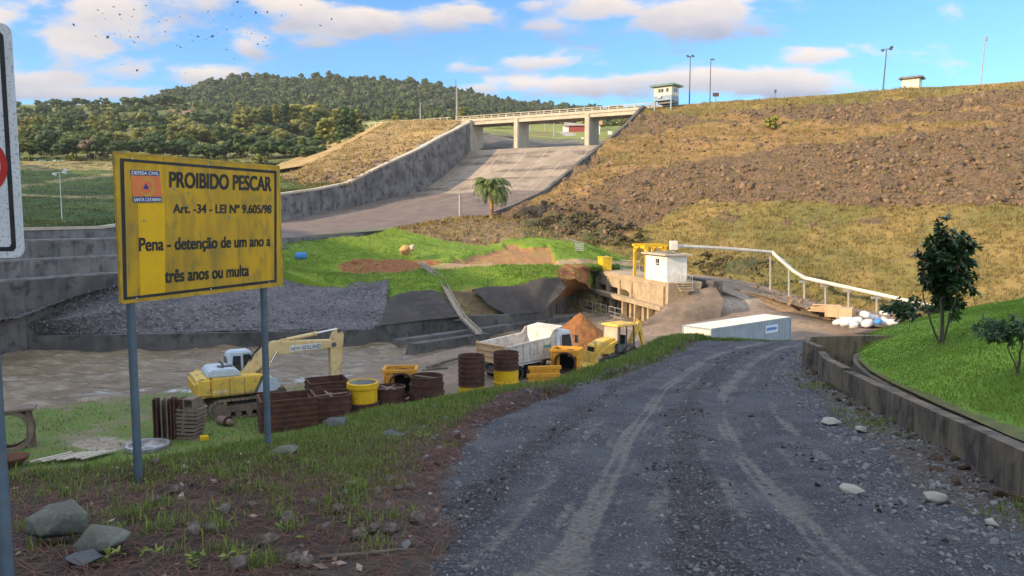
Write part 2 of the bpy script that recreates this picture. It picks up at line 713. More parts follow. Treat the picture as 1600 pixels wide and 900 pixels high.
def crown_np(seed, n_cl, per, rad, leaf, clump=0.28, shape='round', asp=0.7, core=True):
    """leaf clumps through an uneven crown volume centred on 0; returns V, faces list, v"""
    r = np.random.default_rng(seed)
    rx, ry, rz = rad
    if shape == 'round':
        lob = r.normal(size=(6, 3))
        lob /= np.linalg.norm(lob, axis=1, keepdims=True)
        lob *= r.uniform(0.25, 0.6, (6, 1))
        k = r.integers(0, 6, n_cl)
        d = r.normal(size=(n_cl, 3))
        d /= np.linalg.norm(d, axis=1, keepdims=True)
        C = lob[k] + d * (r.uniform(0.2, 1, (n_cl, 1)) ** 0.5) * r.uniform(0.4, 0.6, (6, 1))[k]
    elif shape == 'cone':
        z = r.uniform(0, 1, n_cl) ** 1.4
        a = r.uniform(0, 6.283, n_cl)
        q = (1 - z) * r.uniform(0.3, 1, n_cl) ** 0.5 * (0.75 + 0.25 * np.sin(z * 37 + seed)) + 0.05
        C = np.stack([np.cos(a) * q, np.sin(a) * q, z * 2 - 1], 1)
    else:            # umbrella
        d = r.normal(size=(n_cl, 3))
        d /= np.linalg.norm(d, axis=1, keepdims=True)
        C = d * r.uniform(0.5, 1, (n_cl, 1))
        C[:, 2] = np.abs(C[:, 2]) * 1.2 - 0.5
    C = C * np.array([rx, ry, rz])
    cr = clump * min(rx, ry) * r.uniform(0.6, 1.3, n_cl)
    cv = r.random(n_cl)
    d = r.normal(size=(n_cl * per, 3))
    d /= np.linalg.norm(d, axis=1, keepdims=True)
    k = np.repeat(np.arange(n_cl), per)
    pos = C[k] + d * (cr[k] * r.uniform(0.35, 1, n_cl * per))[:, None] * np.array([1, 1, .75])
    nrm = d + r.normal(size=d.shape) * 0.7 + np.array([0, 0, .35])
    nrm /= np.linalg.norm(nrm, axis=1, keepdims=True)
    V, Fq = leaf_quads(pos, nrm, leaf * r.uniform(0.6, 1.3, len(pos)), asp, r)
    v = np.repeat(np.clip(cv[k] * 0.75 + r.random(len(k)) * 0.25, 0, 1), 4)
    fs = [Fq]
    if core:
        vs, vv, ft = [V], [v], []
        b = len(V)
        bv, bf = ICO1
        for i in range(0, n_cl, 1):
            q = bv * (cr[i] * 0.72) * (1 + 0.3 * r.normal(size=(len(bv), 1)) * 0.5) + C[i]
            vs.append(q)
            vv.append(np.full(len(bv), cv[i] * 0.7))
            ft.append(bf + b)
            b += len(bv)
        V, v = np.concatenate(vs), np.concatenate(vv)
        fs.append(np.concatenate(ft))
    return V, fs, v
# ------------------------------------------------------------ the dam slope as a surface: crest line, berms, toe
AX = np.array([0.885, -0.465, 0.0])
AX /= np.linalg.norm(AX)
DN = np.array([AX[1], -AX[0], 0.0])
C0 = np.array(P(1040, 165, 165))
ZC = C0[2]


def dam_z(s):
    return ZC - np.interp(s, [-60, -8, 0, 20, 23, 36, 39, 120], [25, 0.0, 0.0, 9.0, 9.2, 15.2, 15.4, 51.0])


def dam_cs(p):
    d = np.asarray(p)[..., :2] - C0[:2]
    return d @ AX[:2], d @ DN[:2]


def dam_pt(px, py):
    """where rays through photo pixels meet the dam slope"""
    px, py = np.atleast_1d(np.asarray(px, float)), np.atleast_1d(np.asarray(py, float))
    c, s_ = math.cos(PITCH), math.sin(PITCH)
    u, v = (px - 800) / F, (450 - py) / F
    y, z = c + v * s_, -s_ + v * c
    lo, hi = np.full(len(px), 45.0), np.full(len(px), 190.0)
    for _ in range(40):
        m = (lo + hi) / 2
        p = np.stack([u / y * m, m, EYE + z / y * m], 1)
        above = p[:, 2] > dam_z(dam_cs(p)[1])
        lo = np.where(above, m, lo)
        hi = np.where(above, hi, m)
    return np.stack([u / y * lo, lo, EYE + z / y * lo], 1)
# ------------------------------------------------------------ materials
GRASS_A, GRASS_B = (0.055, 0.115, 0.022), (0.10, 0.19, 0.028)
m_grassground = mk('grass_ground', (0.055, 0.10, 0.022), (0.095, 0.15, 0.03), 0.6, 0.95, 0.03, 9, (0.10, 0.085, 0.04), 5, 0.5,
                   attrs=[('litter', (0.060, 0.035, 0.027), (0.036, 0.026, 0.022), 2.2), ('soil', (0.075, 0.056, 0.046), (0.048, 0.038, 0.034), 1.8)])
m_blade = mk('grass_blades', (0.06, 0.14, 0.02), None, rough=0.6, vcol=('v', (0.06, 0.12, 0.018), (0.27, 0.31, 0.065)), trans=0.3)
m_dryblade = mk('dry_blades', (0.2, 0.15, 0.06), None, rough=0.8, vcol=('v', (0.11, 0.105, 0.03), (0.36, 0.235, 0.075)), trans=0.2)
m_needle = mk('pine_needles', (0.2, 0.08, 0.04), None, rough=0.7, vcol=('v', (0.04, 0.018, 0.015), (0.165, 0.072, 0.045)))
m_road = mk('gravel_road', (0.045, 0.045, 0.053), (0.088, 0.085, 0.093), 1.3, 0.9, 0.03, 42, (0.19, 0.19, 0.21), 38, 0.7,
            attrs=[('dark', (0.030, 0.025, 0.027), (0.055, 0.046, 0.046), 2.0), ('track', (0.20, 0.18, 0.155), (0.115, 0.105, 0.096), 7.0),
                   ('dirt', (0.075, 0.055, 0.042), (0.11, 0.085, 0.066), 2.6), ('green', (0.06, 0.10, 0.025), (0.09, 0.075, 0.04), 3)])
m_stone = mk('loose_stones', (0.1, 0.1, 0.1), (0.2, 0.19, 0.18), 6, 0.75, 0.006, 30, vcol=('v', (0.030, 0.030, 0.037), (0.30, 0.285, 0.28)), spec=0.4)
m_river = mk('river_water', (0.185, 0.132, 0.075), (0.285, 0.21, 0.132), 0.45, 0.2, 0.4, 2.2, (0.40, 0.34, 0.27), 1.4, 0.7, stretch=(0.5, 1.5, 1), spec=0.45,
             attrs=[('foam', (0.62, 0.62, 0.62), (0.32, 0.27, 0.21), 1.7)])
m_flat = mk('yard_ground', (0.20, 0.15, 0.11), (0.27, 0.20, 0.145), 0.35, 0.95, 0.06, 4, (0.13, 0.095, 0.075), 2.2, 0.6,
            attrs=[('grass', (0.10, 0.17, 0.03), (0.15, 0.17, 0.05), 0.5), ('pale', (0.36, 0.30, 0.24), (0.27, 0.22, 0.17), 1.0), ('dark', (0.10, 0.085, 0.075), (0.15, 0.12, 0.10), 0.7)])
m_dam = mk('dam_face', (0.145, 0.132, 0.036), (0.265, 0.182, 0.06), 0.12, 0.95, 0.12, 2.2, (0.14, 0.115, 0.05), 0.9, 0.5,
           attrs=[('rock', (0.075, 0.050, 0.033), (0.17, 0.105, 0.058), 0.8), ('shrub', (0.045, 0.06, 0.02), (0.08, 0.075, 0.035), 0.5), ('tan', (0.27, 0.165, 0.065), (0.21, 0.13, 0.055), 0.5)])
m_damrock = mk('dam_rocks', (0.09, 0.064, 0.044), (0.17, 0.112, 0.066), 0.8, 0.85, 0.03, 5, vcol=('v', (0.030, 0.024, 0.020), (0.32, 0.21, 0.115)))
m_gravelbank = mk('gravel_bank', (0.075, 0.068, 0.076), (0.125, 0.11, 0.115), 0.4, 0.9, 0.16, 3.0, (0.23, 0.21, 0.20), 3.3, 0.8, attrs=[('green', (0.07, 0.10, 0.03), (0.12, 0.12, 0.06), .8)])
m_conc = mk('old_concrete', (0.21, 0.20, 0.195), (0.12, 0.115, 0.117), 0.35, 0.88, 0.02, 5, (0.065, 0.06, 0.063), 0.9, 0.85, streak=((0.030, 0.028, 0.031), 1.0, 1.0))
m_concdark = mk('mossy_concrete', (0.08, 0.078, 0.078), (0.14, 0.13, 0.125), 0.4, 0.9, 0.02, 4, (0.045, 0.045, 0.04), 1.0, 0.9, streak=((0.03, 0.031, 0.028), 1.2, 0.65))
m_concwarm = mk('warm_concrete', (0.42, 0.33, 0.22), (0.33, 0.255, 0.17), 0.6, 0.88, 0.015, 6, (0.22, 0.17, 0.12), 2.0, 0.5, streak=((0.13, 0.10, 0.075), 1.2, 0.55))
m_concpale = mk('bridge_concrete', (0.50, 0.44, 0.34), (0.42, 0.36, 0.28), 0.6, 0.85, 0.01, 6, (0.3, 0.26, 0.2), 2.0, 0.4, streak=((0.22, 0.19, 0.16), 0.8, 0.4))
m_chute = mk('chute_floor', (0.31, 0.255, 0.195), (0.22, 0.18, 0.145), 0.22, 0.9, 0.02, 3, (0.19, 0.16, 0.135), 0.6, 0.7, stretch=(1, 1, 1),
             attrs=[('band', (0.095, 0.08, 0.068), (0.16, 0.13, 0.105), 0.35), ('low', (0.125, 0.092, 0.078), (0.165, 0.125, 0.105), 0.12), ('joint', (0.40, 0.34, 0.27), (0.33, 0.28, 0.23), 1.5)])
m_apron = mk('asphalt_apron', (0.042, 0.036, 0.034), (0.062, 0.052, 0.046), 0.3, 0.92, 0.02, 4, (0.10, 0.08, 0.068), 1.2, 0.4)
m_mound = mk('mound_ground', (0.11, 0.19, 0.018), (0.165, 0.25, 0.022), 0.22, 0.95, 0.05, 4, (0.22, 0.22, 0.04), 0.9, 0.5,
             attrs=[('knoll', (0.25, 0.165, 0.085), (0.16, 0.11, 0.065), 0.6), ('soil', (0.33, 0.175, 0.075), (0.24, 0.125, 0.06), 0.7),
                    ('brown', (0.15, 0.095, 0.05), (0.10, 0.075, 0.04), 0.6), ('red', (0.29, 0.115, 0.045), (0.20, 0.082, 0.036), 0.8), ('path', (0.36, 0.25, 0.14), (0.30, 0.2, 0.12), 0.8), ('shrub', (0.05, 0.07, 0.02), (0.07, 0.06, 0.03), 0.6)])
m_lawn = mk('lawn', (0.12, 0.235, 0.02), (0.20, 0.33, 0.03), 0.35, 0.95, 0.03, 14, (0.17, 0.20, 0.045), 2.2, 0.55, attrs=[('bare', (0.15, 0.12, 0.06), (0.10, 0.12, 0.035), 1.5)])
m_lawnblade = mk('lawn_blades', (0.06, 0.14, 0.02), None, rough=0.6, vcol=('v', (0.10, 0.19, 0.016), (0.29, 0.37, 0.06)), trans=0.3)
m_pasture = mk('pasture', (0.05, 0.085, 0.02), (0.095, 0.125, 0.03), 0.05, 0.95, 0.35, 0.8, (0.05, 0.075, 0.022), 0.35, 0.8,
               attrs=[('trail', (0.30, 0.23, 0.10), (0.21, 0.18, 0.08), 0.3), ('dark', (0.04, 0.05, 0.022), (0.07, 0.065, 0.03), 0.2)])
m_emb = mk('embankment', (0.37, 0.25, 0.10), (0.26, 0.18, 0.08), 0.13, 0.95, 0.15, 1.5, (0.22, 0.16, 0.09), 0.8, 0.6, attrs=[('rock', (0.17, 0.13, 0.11), (0.24, 0.18, 0.14), 0.7)])
m_hill = mk('hill_ground', (0.075, 0.10, 0.022), (0.15, 0.15, 0.04), 0.012, 0.95, 0.5, 0.5, (0.04, 0.06, 0.02), 0.1, 0.6, attrs=[('field', (0.23, 0.24, 0.05), (0.18, 0.20, 0.045), 0.05), ('bare', (0.24, 0.14, 0.07), (0.2, 0.13, 0.08), 0.1)])
m_base = mk('ground_base', (0.08, 0.10, 0.04), (0.12, 0.12, 0.06), 0.02, 0.95)
m_wallgrey = mk('garden_wall_concrete', (0.235, 0.18, 0.12), (0.125, 0.10, 0.078), 1.2, 0.9, 0.02, 12, (0.05, 0.045, 0.042), 2.2, 0.9, streak=((0.026, 0.024, 0.023), 5.0, 1.0))
m_ledge = mk('ledge_skylit', (0.23, 0.22, 0.22), (0.14, 0.135, 0.135), 1.2, .9, 0.01, 6)
m_soil = mk('dark_soil', (0.10, 0.06, 0.035), (0.06, 0.042, 0.03), 3, 0.95, 0.05, 10)

# ------------------------------------------------------------ base ground to the horizon
o = mesh_np('ground', [(-3000, -600, -14), (3000, -600, -14), (3000, 4500, -14), (-3000, 4500, -14)], np.array([[0, 1, 2, 3]]), m_base)
o['kind'] = 'structure'


# ------------------------------------------------------------ foreground: descending road and grassy verge
def _smooth_tab(xs, ys, w):
    X = np.arange(xs[0], xs[-1], 0.1)
    Y = np.interp(X, xs, ys)
    k = int(w / 0.1)
    Yp = np.pad(Y, k, mode='edge')
    return X, np.convolve(Yp, np.ones(2 * k + 1) / (2 * k + 1), 'valid')


_ZX, _ZY = _smooth_tab([-30, -8, 0, 10.4, 20, 30, 34, 37, 42, 52, 90], [4.2, 1.2, 0.0, -1.56, -2.62, -3.55, -3.9, -4.7, -6.6, -9.4, -9.6], 1.2)


def zroad(y):
    return np.interp(y, _ZX, _ZY)


def GR(px, py):
    """where a photo pixel meets the sloping roadside ground (first hit within 34 m)"""
    v = pix_dir(px, py)
    d = np.linspace(2, 36, 3000)
    z = EYE + v.z / v.y * d
    i = np.nonzero(z < zroad(d))[0]
    k = d[i[0]] if len(i) else 34.0
    return np.array([v.x / v.y * k, k, zroad(k)])


def xline(pts, extra0=(), extra1=()):
    """polyline of (Y, X) sorted by Y from photo pixels on the roadside ground"""
    q = [GR(*p) for p in pts]
    a = sorted([(p[1], p[0]) for p in q] + list(extra0) + list(extra1))
    ys = np.array([t[0] for t in a])
    xs = np.array([t[1] for t in a])
    return ys, xs


BROW = xline([(0, 748), (150, 737), (270, 721), (380, 699), (430, 691), (490, 672), (560, 648), (640, 634), (750, 622), (850, 604), (900, 587), (960, 568), (1000, 554)],
             [(-30, -60), (0, -40), (5.5, -14)], [(33.6, 7.0)])
ROADL = xline([(596, 900), (636, 800), (678, 720), (722, 670), (792, 630), (880, 604), (960, 582), (1040, 554)], [(-12, -.9), (0, -0.8)], [(33.5, 8.0), (37, 13.5), (44, 16)])
WALLB = xline([(1277, 580), (1284, 592), (1315, 613), (1332, 623), (1400, 662), (1480, 706), (1600, 785)], [(-12, 5.9), (0, 5.6)], [(31, 12.9), (37, 19), (44, 22)])
ROADR = (WALLB[0], WALLB[1] - np.interp(WALLB[0], [-12, 5, 9, 15, 25, 40], [1.2, 1.2, 1.1, 0.9, 0.55, 0.3]))
T1 = xline([(800, 985), (905, 850), (950, 760), (985, 680), (1040, 605), (1100, 562), (1150, 545)], [(-12, .4)], [(36, 13)])
T2 = xline([(1300, 860), (1225, 780), (1160, 710), (1128, 650), (1130, 615), (1165, 575), (1205, 548)], [(-12, 2.4)], [(36, 15)])


def xat(t, y):
    return np.interp(y, t[0], t[1])


def flat_z(x, y):
    z = -8.3 + 0.0 * x
    sh = np.interp(x, [-60, -33, -26, -22.6, -20.4, -14.7, -10.6, -7.8, -2.2, 6, 20], [28, 34, 38.6, 41.3, 43.0, 44.8, 47.5, 52.5, 60, 66, 70])
    d = y - sh
    return z - np.clip(d + 0.8, 0, 6) * 0.32


def verge_z(x, y):
    zr = zroad(np.minimum(y, 34.0))
    d = np.maximum((xat(BROW, np.minimum(y, 33.6)) - x) * 0.75, np.where(x > 5, y - 34.2 + 0.0 * x, y - 33.8))
    d = d + 0.6
    dp = np.maximum(d, 0)
    z = zr - 0.85 * dp * dp / (dp + 1.0)
    z = z + 0.10 * np.exp(-((d - 0.1) / 1.2) ** 2)
    n = fbm(np.stack([x, y, 0 * x], 1), 0.35, 3, 3) * 0.12 + fbm(np.stack([x, y, 0 * x], 1), 1.6, 3, 5) * 0.05
    z = z + n
    # lower under the road and behind the garden wall
    inroad = np.minimum(x - xat(ROADL, y) - 0.15, xat(WALLB, y) - x)
    z = z - np.clip(inroad, 0, 0.4) * 0.5
    return np.maximum(z, -11.0)


def verge_grid(name, xs, ys, mat, keep):
    X, Y = np.meshgrid(xs, ys)
    x, y = X.ravel(), Y.ravel()
    z = verge_z(x, y)
    V = np.stack([x, y, z], 1)
    fc = grid_faces(len(ys), len(xs))
    fc = fc[keep(V)[fc].all(1)]
    d = x - xat(BROW, np.minimum(y, 33.6))
    lit = np.clip(1.1 - np.abs(d - 4.6) / 4.2, 0, 1) * np.interp(y, [3, 8, 16, 22], [1, .95, .5, .2])
    lit = np.where(y < 9.5, np.interp(d, [0, 1.2, 2.5], [0.1, .5, 1.0]), lit)
    at = {'litter': lit + 0.25 * fbm(V, 0.5, 3, 9), 'soil': np.clip(1 - (xat(ROADL, y) - x) / 1.0, 0, 1) * 0.8}
    o = mesh_np(name, V, fc, mat, None, at, True)
    o['kind'] = 'structure'
    return o


xs = np.concatenate([np.arange(-60, -14, 0.8), np.arange(-14, -8, 0.25), np.arange(-8, 10, 0.1), np.arange(10, 26, 0.3)])
ys = np.concatenate([np.arange(-14, 3, 0.4), np.arange(3, 14, 0.09), np.arange(14, 36, 0.16), np.arange(36, 48, 0.4)])
verge_grid('grassy_verge', xs, ys, m_grassground, lambda V: (V[:, 0] < xat(WALLB, V[:, 1]) + 0.3))

# road strip: exact edges, ruts, gutter of rubble before the wall
RY = np.concatenate([np.arange(-12, 3, 0.5), np.arange(3, 12, 0.05), np.arange(12, 38, 0.12), np.arange(38, 44, .5)])
RU = np.linspace(0, 1, 170)
xl, xr = xat(ROADL, RY), xat(WALLB, RY) + 0.06
rx = xl[:, None] + (xr - xl)[:, None] * RU[None]
ry = np.repeat(RY[:, None], len(RU), 1)
x, y = rx.ravel(), ry.ravel()
V = np.stack([x, y, zroad(y)], 1)


def zroadsurf(x, y):
    x, y = np.asarray(x, float), np.asarray(y, float)
    p = np.stack([x, y, 0 * x], 1)
    t = np.exp(-((x - xat(T1, y)) / 0.25) ** 2) + np.exp(-((x - xat(T2, y)) / 0.25) ** 2)
    sh = np.exp(-((x - xat(T1, y) + .55) / 0.16) ** 2) + np.exp(-((x - xat(T2, y) + 0.5) / 0.15) ** 2) + np.exp(-((x - xat(T2, y) - 0.5) / 0.15) ** 2)
    g = np.clip((x - xat(ROADR, y)) / 0.4, 0, 1)
    e = np.clip((x - xat(ROADL, y)) / 0.85, 0, 1)
    z = zroad(y) + 0.02 - 0.045 * t + 0.03 * sh * (0.6 + fbm(p, 1.4, 3, 61))
    z = z + fbm(p, 0.5, 3, 21) * 0.05 + fbm(p, 2.4, 3, 22) * 0.022 * (1 - 0.7 * np.clip(t, 0, 1)) + fbm(p, 9, 2, 23) * 0.010
    z = z + g * (0.07 * fbm(p, 1.1, 4, 24) - 0.02) - 0.05 * (1 - e)
    return z, t, g, e


z, t, g, e = zroadsurf(x, y)
V[:, 2] = z
mid = np.exp(-((x - (xat(T1, y) + xat(T2, y)) / 2) / 0.42) ** 2)
lft = np.exp(-((x - xat(T1, y) + 1.15) / 0.35) ** 2) * np.interp(y, [0, 6, 14, 30], [.3, .8, .9, .4])
n = fbm(V, 0.45, 4, 31)
xd1, xd2 = x - xat(T1, y), x - xat(T2, y)
tread = (np.sin(42 * xd1) * np.exp(-(xd1 / .55) ** 2) + np.sin(42 * xd2) * np.exp(-(xd2 / .55) ** 2)) * (.6 + fbm(V, .8, 2, 38))
sb_ = np.exp(-((xd1 - .55) / .12) ** 2) + np.exp(-((xd1 + .62) / .10) ** 2) + np.exp(-((xd2 - .48) / .12) ** 2) + np.exp(-((xd2 + .5) / .08) ** 2) + np.exp(-((xd2 - .95) / .12) ** 2)
wob = fbm(V * np.array([1, .35, 1]), 2.2, 3, 37)
mesh_np('road', V, grid_faces(len(RY), len(RU)), m_road, None,
        {'track': np.clip(t * 0.62 + 0.42 * sb_ + 0.25 * n + 0.42 * wob + .24 * tread, 0, 1) * (1 - g), 'dark': mid * 0.75 + lft * 0.9 + 0.4 * n, 'dirt': g * 0.8 + (1 - e) * 0.7 + 0.25 * n,
         'green': g * 0.25 + 0.5 * np.clip(fbm(V, .9, 3, 41), 0, 1) * g + (1 - e) * .35}, True)['kind'] = 'structure'

# ------------------------------------------------------------ river flat (works yard by the water) and river
xs = np.arange(-75, 34, 0.45)
ys = np.arange(16, 76, 0.45)
X, Y = np.meshgrid(xs, ys)
x, y = X.ravel(), Y.ravel()
p = np.stack([x, y, 0 * x], 1)
z = flat_z(x, y) + fbm(p, 0.25, 4, 51) * 0.22
V = np.stack([x, y, z], 1)
gr = np.interp(x, [-60, -16, -11, -6, 2], [1.0, .95, .55, .1, -.3]) + 0.8 * fbm(p, 0.16, 3, 52) - np.clip((x + 2) * .1, 0, .5)
px_ = to_pix(V)
pale = np.exp(-(((px_[:, 0] - 170) / 80) ** 2 + ((px_[:, 1] - 695) / 14) ** 2)) * .9 + np.exp(-(((px_[:, 0] - 690) / 60) ** 2 + ((px_[:, 1] - 575) / 12) ** 2)) * .4
mesh_np('river_bank', V, grid_faces(len(ys), len(xs)), m_flat, None, {'grass': gr, 'pale': pale, 'dark': 0.5 * np.clip(fbm(p, 0.3, 3, 53), 0, 1) + (z < -8.75) * .4}, True)['kind'] = 'structure'

xs = np.arange(-120, 30, 0.32)
ys = np.arange(26, 90, 0.32)
X, Y = np.meshgrid(xs, ys)
x, y = X.ravel(), Y.ravel()
q = np.stack([x * 0.45 + y * 0.12, y - .25 * x, 0 * x], 1)
h = fbm(q, 0.9, 4, 71)
h2 = fbm(q, 0.33, 3, 72)
z = -9.0 + 0.36 * h + 0.22 * h2 + .22 * (1 - 2 * np.abs(fbm(q, 1.3, 3, 73)) ) * (.5 + h2)
sh = np.interp(x, [-60, -33, -26, -22.6, -20.4, -14.7, -10.6, -7.8, -2.2, 6, 20], [28, 34, 38.6, 41.3, 43.0, 44.8, 47.5, 52.5, 60, 66, 70])
dsh = y - sh
foam = np.clip(0.95 - np.abs(dsh - 1.0) / 2.2, 0, 1) * np.interp(x, [-45, -20, -8, 0], [.5, .75, .8, .9]) + np.clip(1.05 - np.abs(dsh - 4.5) / 3.0, 0, 1) * np.interp(x, [-40, -25, -14, -10], [.6, .75, .5, .1]) * (0.4 + h2 * 1.4)
foam = foam + .9 * np.clip(h + .5 * h2 - 0.2, 0, 1) - .14
mesh_np('river', np.stack([x, y, z], 1), grid_faces(len(ys), len(xs)), m_river, None, {'foam': foam}, True)['kind'] = 'structure'

# ------------------------------------------------------------ far bank: low river wall, gravel slope, stepped wall
ZW = -7.7


def wall_strip(name, line, z0, z1, th, mat, off=0.0, parent=None, back=True):
    """vertical wall along a plan polyline (x, y); thickness th goes to the left-hand side of travel"""
    pts = [Vector((p[0], p[1])) for p in line]
    n = len(pts)
    nor = []
    for i in range(n):
        d = (pts[min(i + 1, n - 1)] - pts[max(i - 1, 0)]).normalized()
        nor.append(Vector((-d.y, d.x)))
    z0 = z0 if isinstance(z0, (list, tuple, np.ndarray)) else [z0] * n
    z1 = z1 if isinstance(z1, (list, tuple, np.ndarray)) else [z1] * n
    m = MB()
    vs = []
    for i in range(n):
        a = pts[i] + nor[i] * off
        b = a + nor[i] * th
        vs += [(a.x, a.y, z0[i]), (a.x, a.y, z1[i]), (b.x, b.y, z1[i]), (b.x, b.y, z0[i])]
    fs = []
    for i in range(n - 1):
        for k in range(4):
            fs.append((i * 4 + k, (i + 1) * 4 + k, (i + 1) * 4 + (k + 1) % 4, i * 4 + (k + 1) % 4))
    fs += [(0, 1, 2, 3), tuple(4 * (n - 1) + k for k in (3, 2, 1, 0))]
    m.add(vs, fs)
    return m.build(name, mat, parent)


wl = [G(-260, 541, ZW), G(0, 526, ZW), G(300, 521, ZW), G(590, 515, ZW)]
tag(wall_strip('river_wall', [(p.x, p.y) for p in wl], -10, ZW, 0.5, m_concdark), 'low dark stained concrete wall along the far edge of the brown river, below the gravel slope', 'river wall')
wr = [G(591, 515, ZW), G(700, 500, ZW), G(790, 497, ZW), G(850, 489, ZW)]
w_end = np.array([8.4, 95.5])
tag(wall_strip('river_wall', [(p.x, p.y) for p in wr] + [(5.0, 82.0), (6.6, 92)], -10, [-7.4] * 4 + [-6.9, -6.7], 0.5, m_concdark), 'black wet concrete wall at the foot of the dark paved slopes', 'river wall')

def _gt(t, px_y=None):
    q = np.array([-11.7 - .465 * t + AX[0] * 2.45, 112 - .885 * t + AX[1] * 2.45])
    px = 800 + F * q[0] / q[1]
    yy = np.interp(px, [-60, 0, 60, 100, 190, 300, 440, 520], [512, 506, 486, 466, 442, 428, 414, 412])
    return P(px, yy, q[1])


gb_top = [_gt(t) for t in (66, 60, 55, 50, 45, 40, 34, 30, 26, 22)] + [P(560, 428, 79.5), P(607, 434, 77.5)]
gb_mid = [P(-260, 552, 51), P(-100, 528, 55), P(0, 512, 58.6), P(100, 498, 60), P(190, 485, 62), P(300, 476, 65), P(440, 470, 69), P(540, 470, 70), P(604, 472, 70)]
gb_bot = [G(-260, 540, ZW + .02), G(-100, 531, ZW + .02), G(0, 524, ZW + .02), G(100, 522, ZW + .02), G(190, 521, ZW + .02), G(300, 519, ZW + .02), G(440, 516, ZW + .02), G(540, 514.5, ZW + .02), G(596, 514, ZW + .02)]
_, V = patch('gravel_slope', [gb_top, gb_mid, gb_bot], 120, 260, m_gravelbank, 0.12, 0.9,
             {'green': lambda V: np.clip(0.7 - np.abs(to_pix(V)[:, 1] - 416) / 12, 0, 1) * (to_pix(V)[:, 0] > 430) + .35 * np.clip(fbm(V, .25, 3, 83), 0, 1)}, 81)
k = rng.integers(0, len(V), 6500)
tag(scatter('gravel_stones', ROCKS, V[k] + rng.normal(size=(len(k), 3)) * [.2, .2, 0.02], rng.uniform(.03, .10, len(k)) * rng.choice([1, 1, 1, 1.6], len(k)), m_stone, True, rng.random(len(k)) * .75), kind='stuff')


def Rl(t, off=0.0):
    return np.array([-11.7 - .465 * t + AX[0] * off, 112 - .885 * t + AX[1] * off])


st = thing('stepped_wall', 'grey stained stepped concrete wall closing the chute side above the gravel slope', 'retaining wall')
for i, (off, z1) in enumerate(((-1.6, -0.78), (-.2, -1.85), (1.1, -3.3))):
    ts = np.linspace(84, 5 if i == 0 else 26 - 8 * i + 10, 24)
    zt = [z1 + (0.75 * max(0, (20 - t) / 20) + .42 * min(1, max(0, (t - 30) / 12)) if i == 0 else 0) for t in ts]
    wall_strip('wall' if i == 0 else 'step', [Rl(t, off) for t in ts], -10, zt, 1.6, m_concdark if i == 2 else m_conc, -0.0, st)
    wall_strip('ledge', [Rl(t, off) for t in ts], [z + .004 for z in zt], [z + .13 for z in zt], 1.66, m_ledge, -0.0, st)  # paler ledge added; its tone paints the skylight on each tier edge

# ------------------------------------------------------------ spillway: floor, training walls, sill
Lp = [P(735, 235, 181), P(715, 256, 174), P(690, 278, 168), P(655, 300, 161), P(600, 312, 152), P(545, 325, 143), P(440, 345, 126)]
Lp = [np.array(p) for p in Lp]
Lt = [Lp[-1] + np.array([-.465 * t, -.885 * t, -.068 * t]) for t in (15, 30, 45, 62, 90)]
Ll = Lp + Lt
sill = Ll[0] - DN * 3 + np.array([0, 0, -0.15])
rowsL = [Ll[0] - DN * 12 + np.array([0, 0, -5]), sill] + Ll
spw = thing('spillway', 'wide concrete dam spillway chute with high stained side wall', 'spillway')
NU, NV = 240, 150
Lr = resample(rowsL, 400)
# keep row spacing even: param by length
Lr = resample(rowsL, NU)
tt = np.linspace(0, 1, NV)
wid = np.interp(Lr[:, 1], [84, 112, 122, 130], [28.0, 28.0, 34, 36])
V = (Lr[:, None, :] + AX[None, None, :] * (wid[:, None] * np.linspace(0, 1, NV)[None])[..., None]).reshape(-1, 3)
V[:, 2] += fbm(V, 0.12, 3, 91) * 0.12
acr = (wid[:, None] * np.linspace(0, 1, NV)[None]).ravel()
alg = np.repeat(np.linspace(0, 1, NU), NV)
dist = np.repeat(np.concatenate([[0], np.cumsum(np.linalg.norm(np.diff(Lr, axis=0), axis=1))]), NV)
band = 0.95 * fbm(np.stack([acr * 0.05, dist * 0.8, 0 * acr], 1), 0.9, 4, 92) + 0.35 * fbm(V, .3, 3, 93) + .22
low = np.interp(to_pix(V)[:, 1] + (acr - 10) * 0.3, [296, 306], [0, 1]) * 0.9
jt = np.zeros(len(V))
for c in (4.5, 9.2, 15.5, 20.5, 26, 30.5):
    jt = np.maximum(jt, np.exp(-((acr - c) / 0.16) ** 2))
jt = jt * np.interp(dist, [12, 16, 55, 62], [0, .8, .7, 0])
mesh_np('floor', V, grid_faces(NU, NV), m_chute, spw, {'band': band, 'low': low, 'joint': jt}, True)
# the left training wall
top_px = [(722, 189, 183.5), (704, 199, 176), (676, 215, 168), (640, 235, 161), (595, 260, 152), (545, 287.5, 143), (500, 297, 135), (440, 305, 126), (310, 330, 110), (178, 357, 99)]
tops = [P(*q) for q in top_px]
Ld = resample(Ll, 120)
tl = resample(tops + [Vector((-72, 62, -0.2))], 120)
k = np.array([np.argmin(np.linalg.norm(Ld[:, :2] - t[:2], axis=1)) for t in tl])
# wall stands on the floor's edge: plan from the floor edge, height from the traced top
ordr = np.linspace(0, 119, 60).astype(int)
plan = Ld[ordr]
ztop = np.interp(plan[:, 1], tl[::-1, 1], tl[::-1, 2])
wall_strip('side_wall', [(p[0], p[1]) for p in plan][::-1], list((plan[:, 2] - 1.5)[::-1]), list(ztop[::-1]), 0.9, m_conc, 0.0, spw)
wall_strip('coping', [(p[0], p[1]) for p in plan][::-1], list((ztop + .002)[::-1]), list((ztop + .35)[::-1]), 1.2, m_concpale, -0.15, spw)
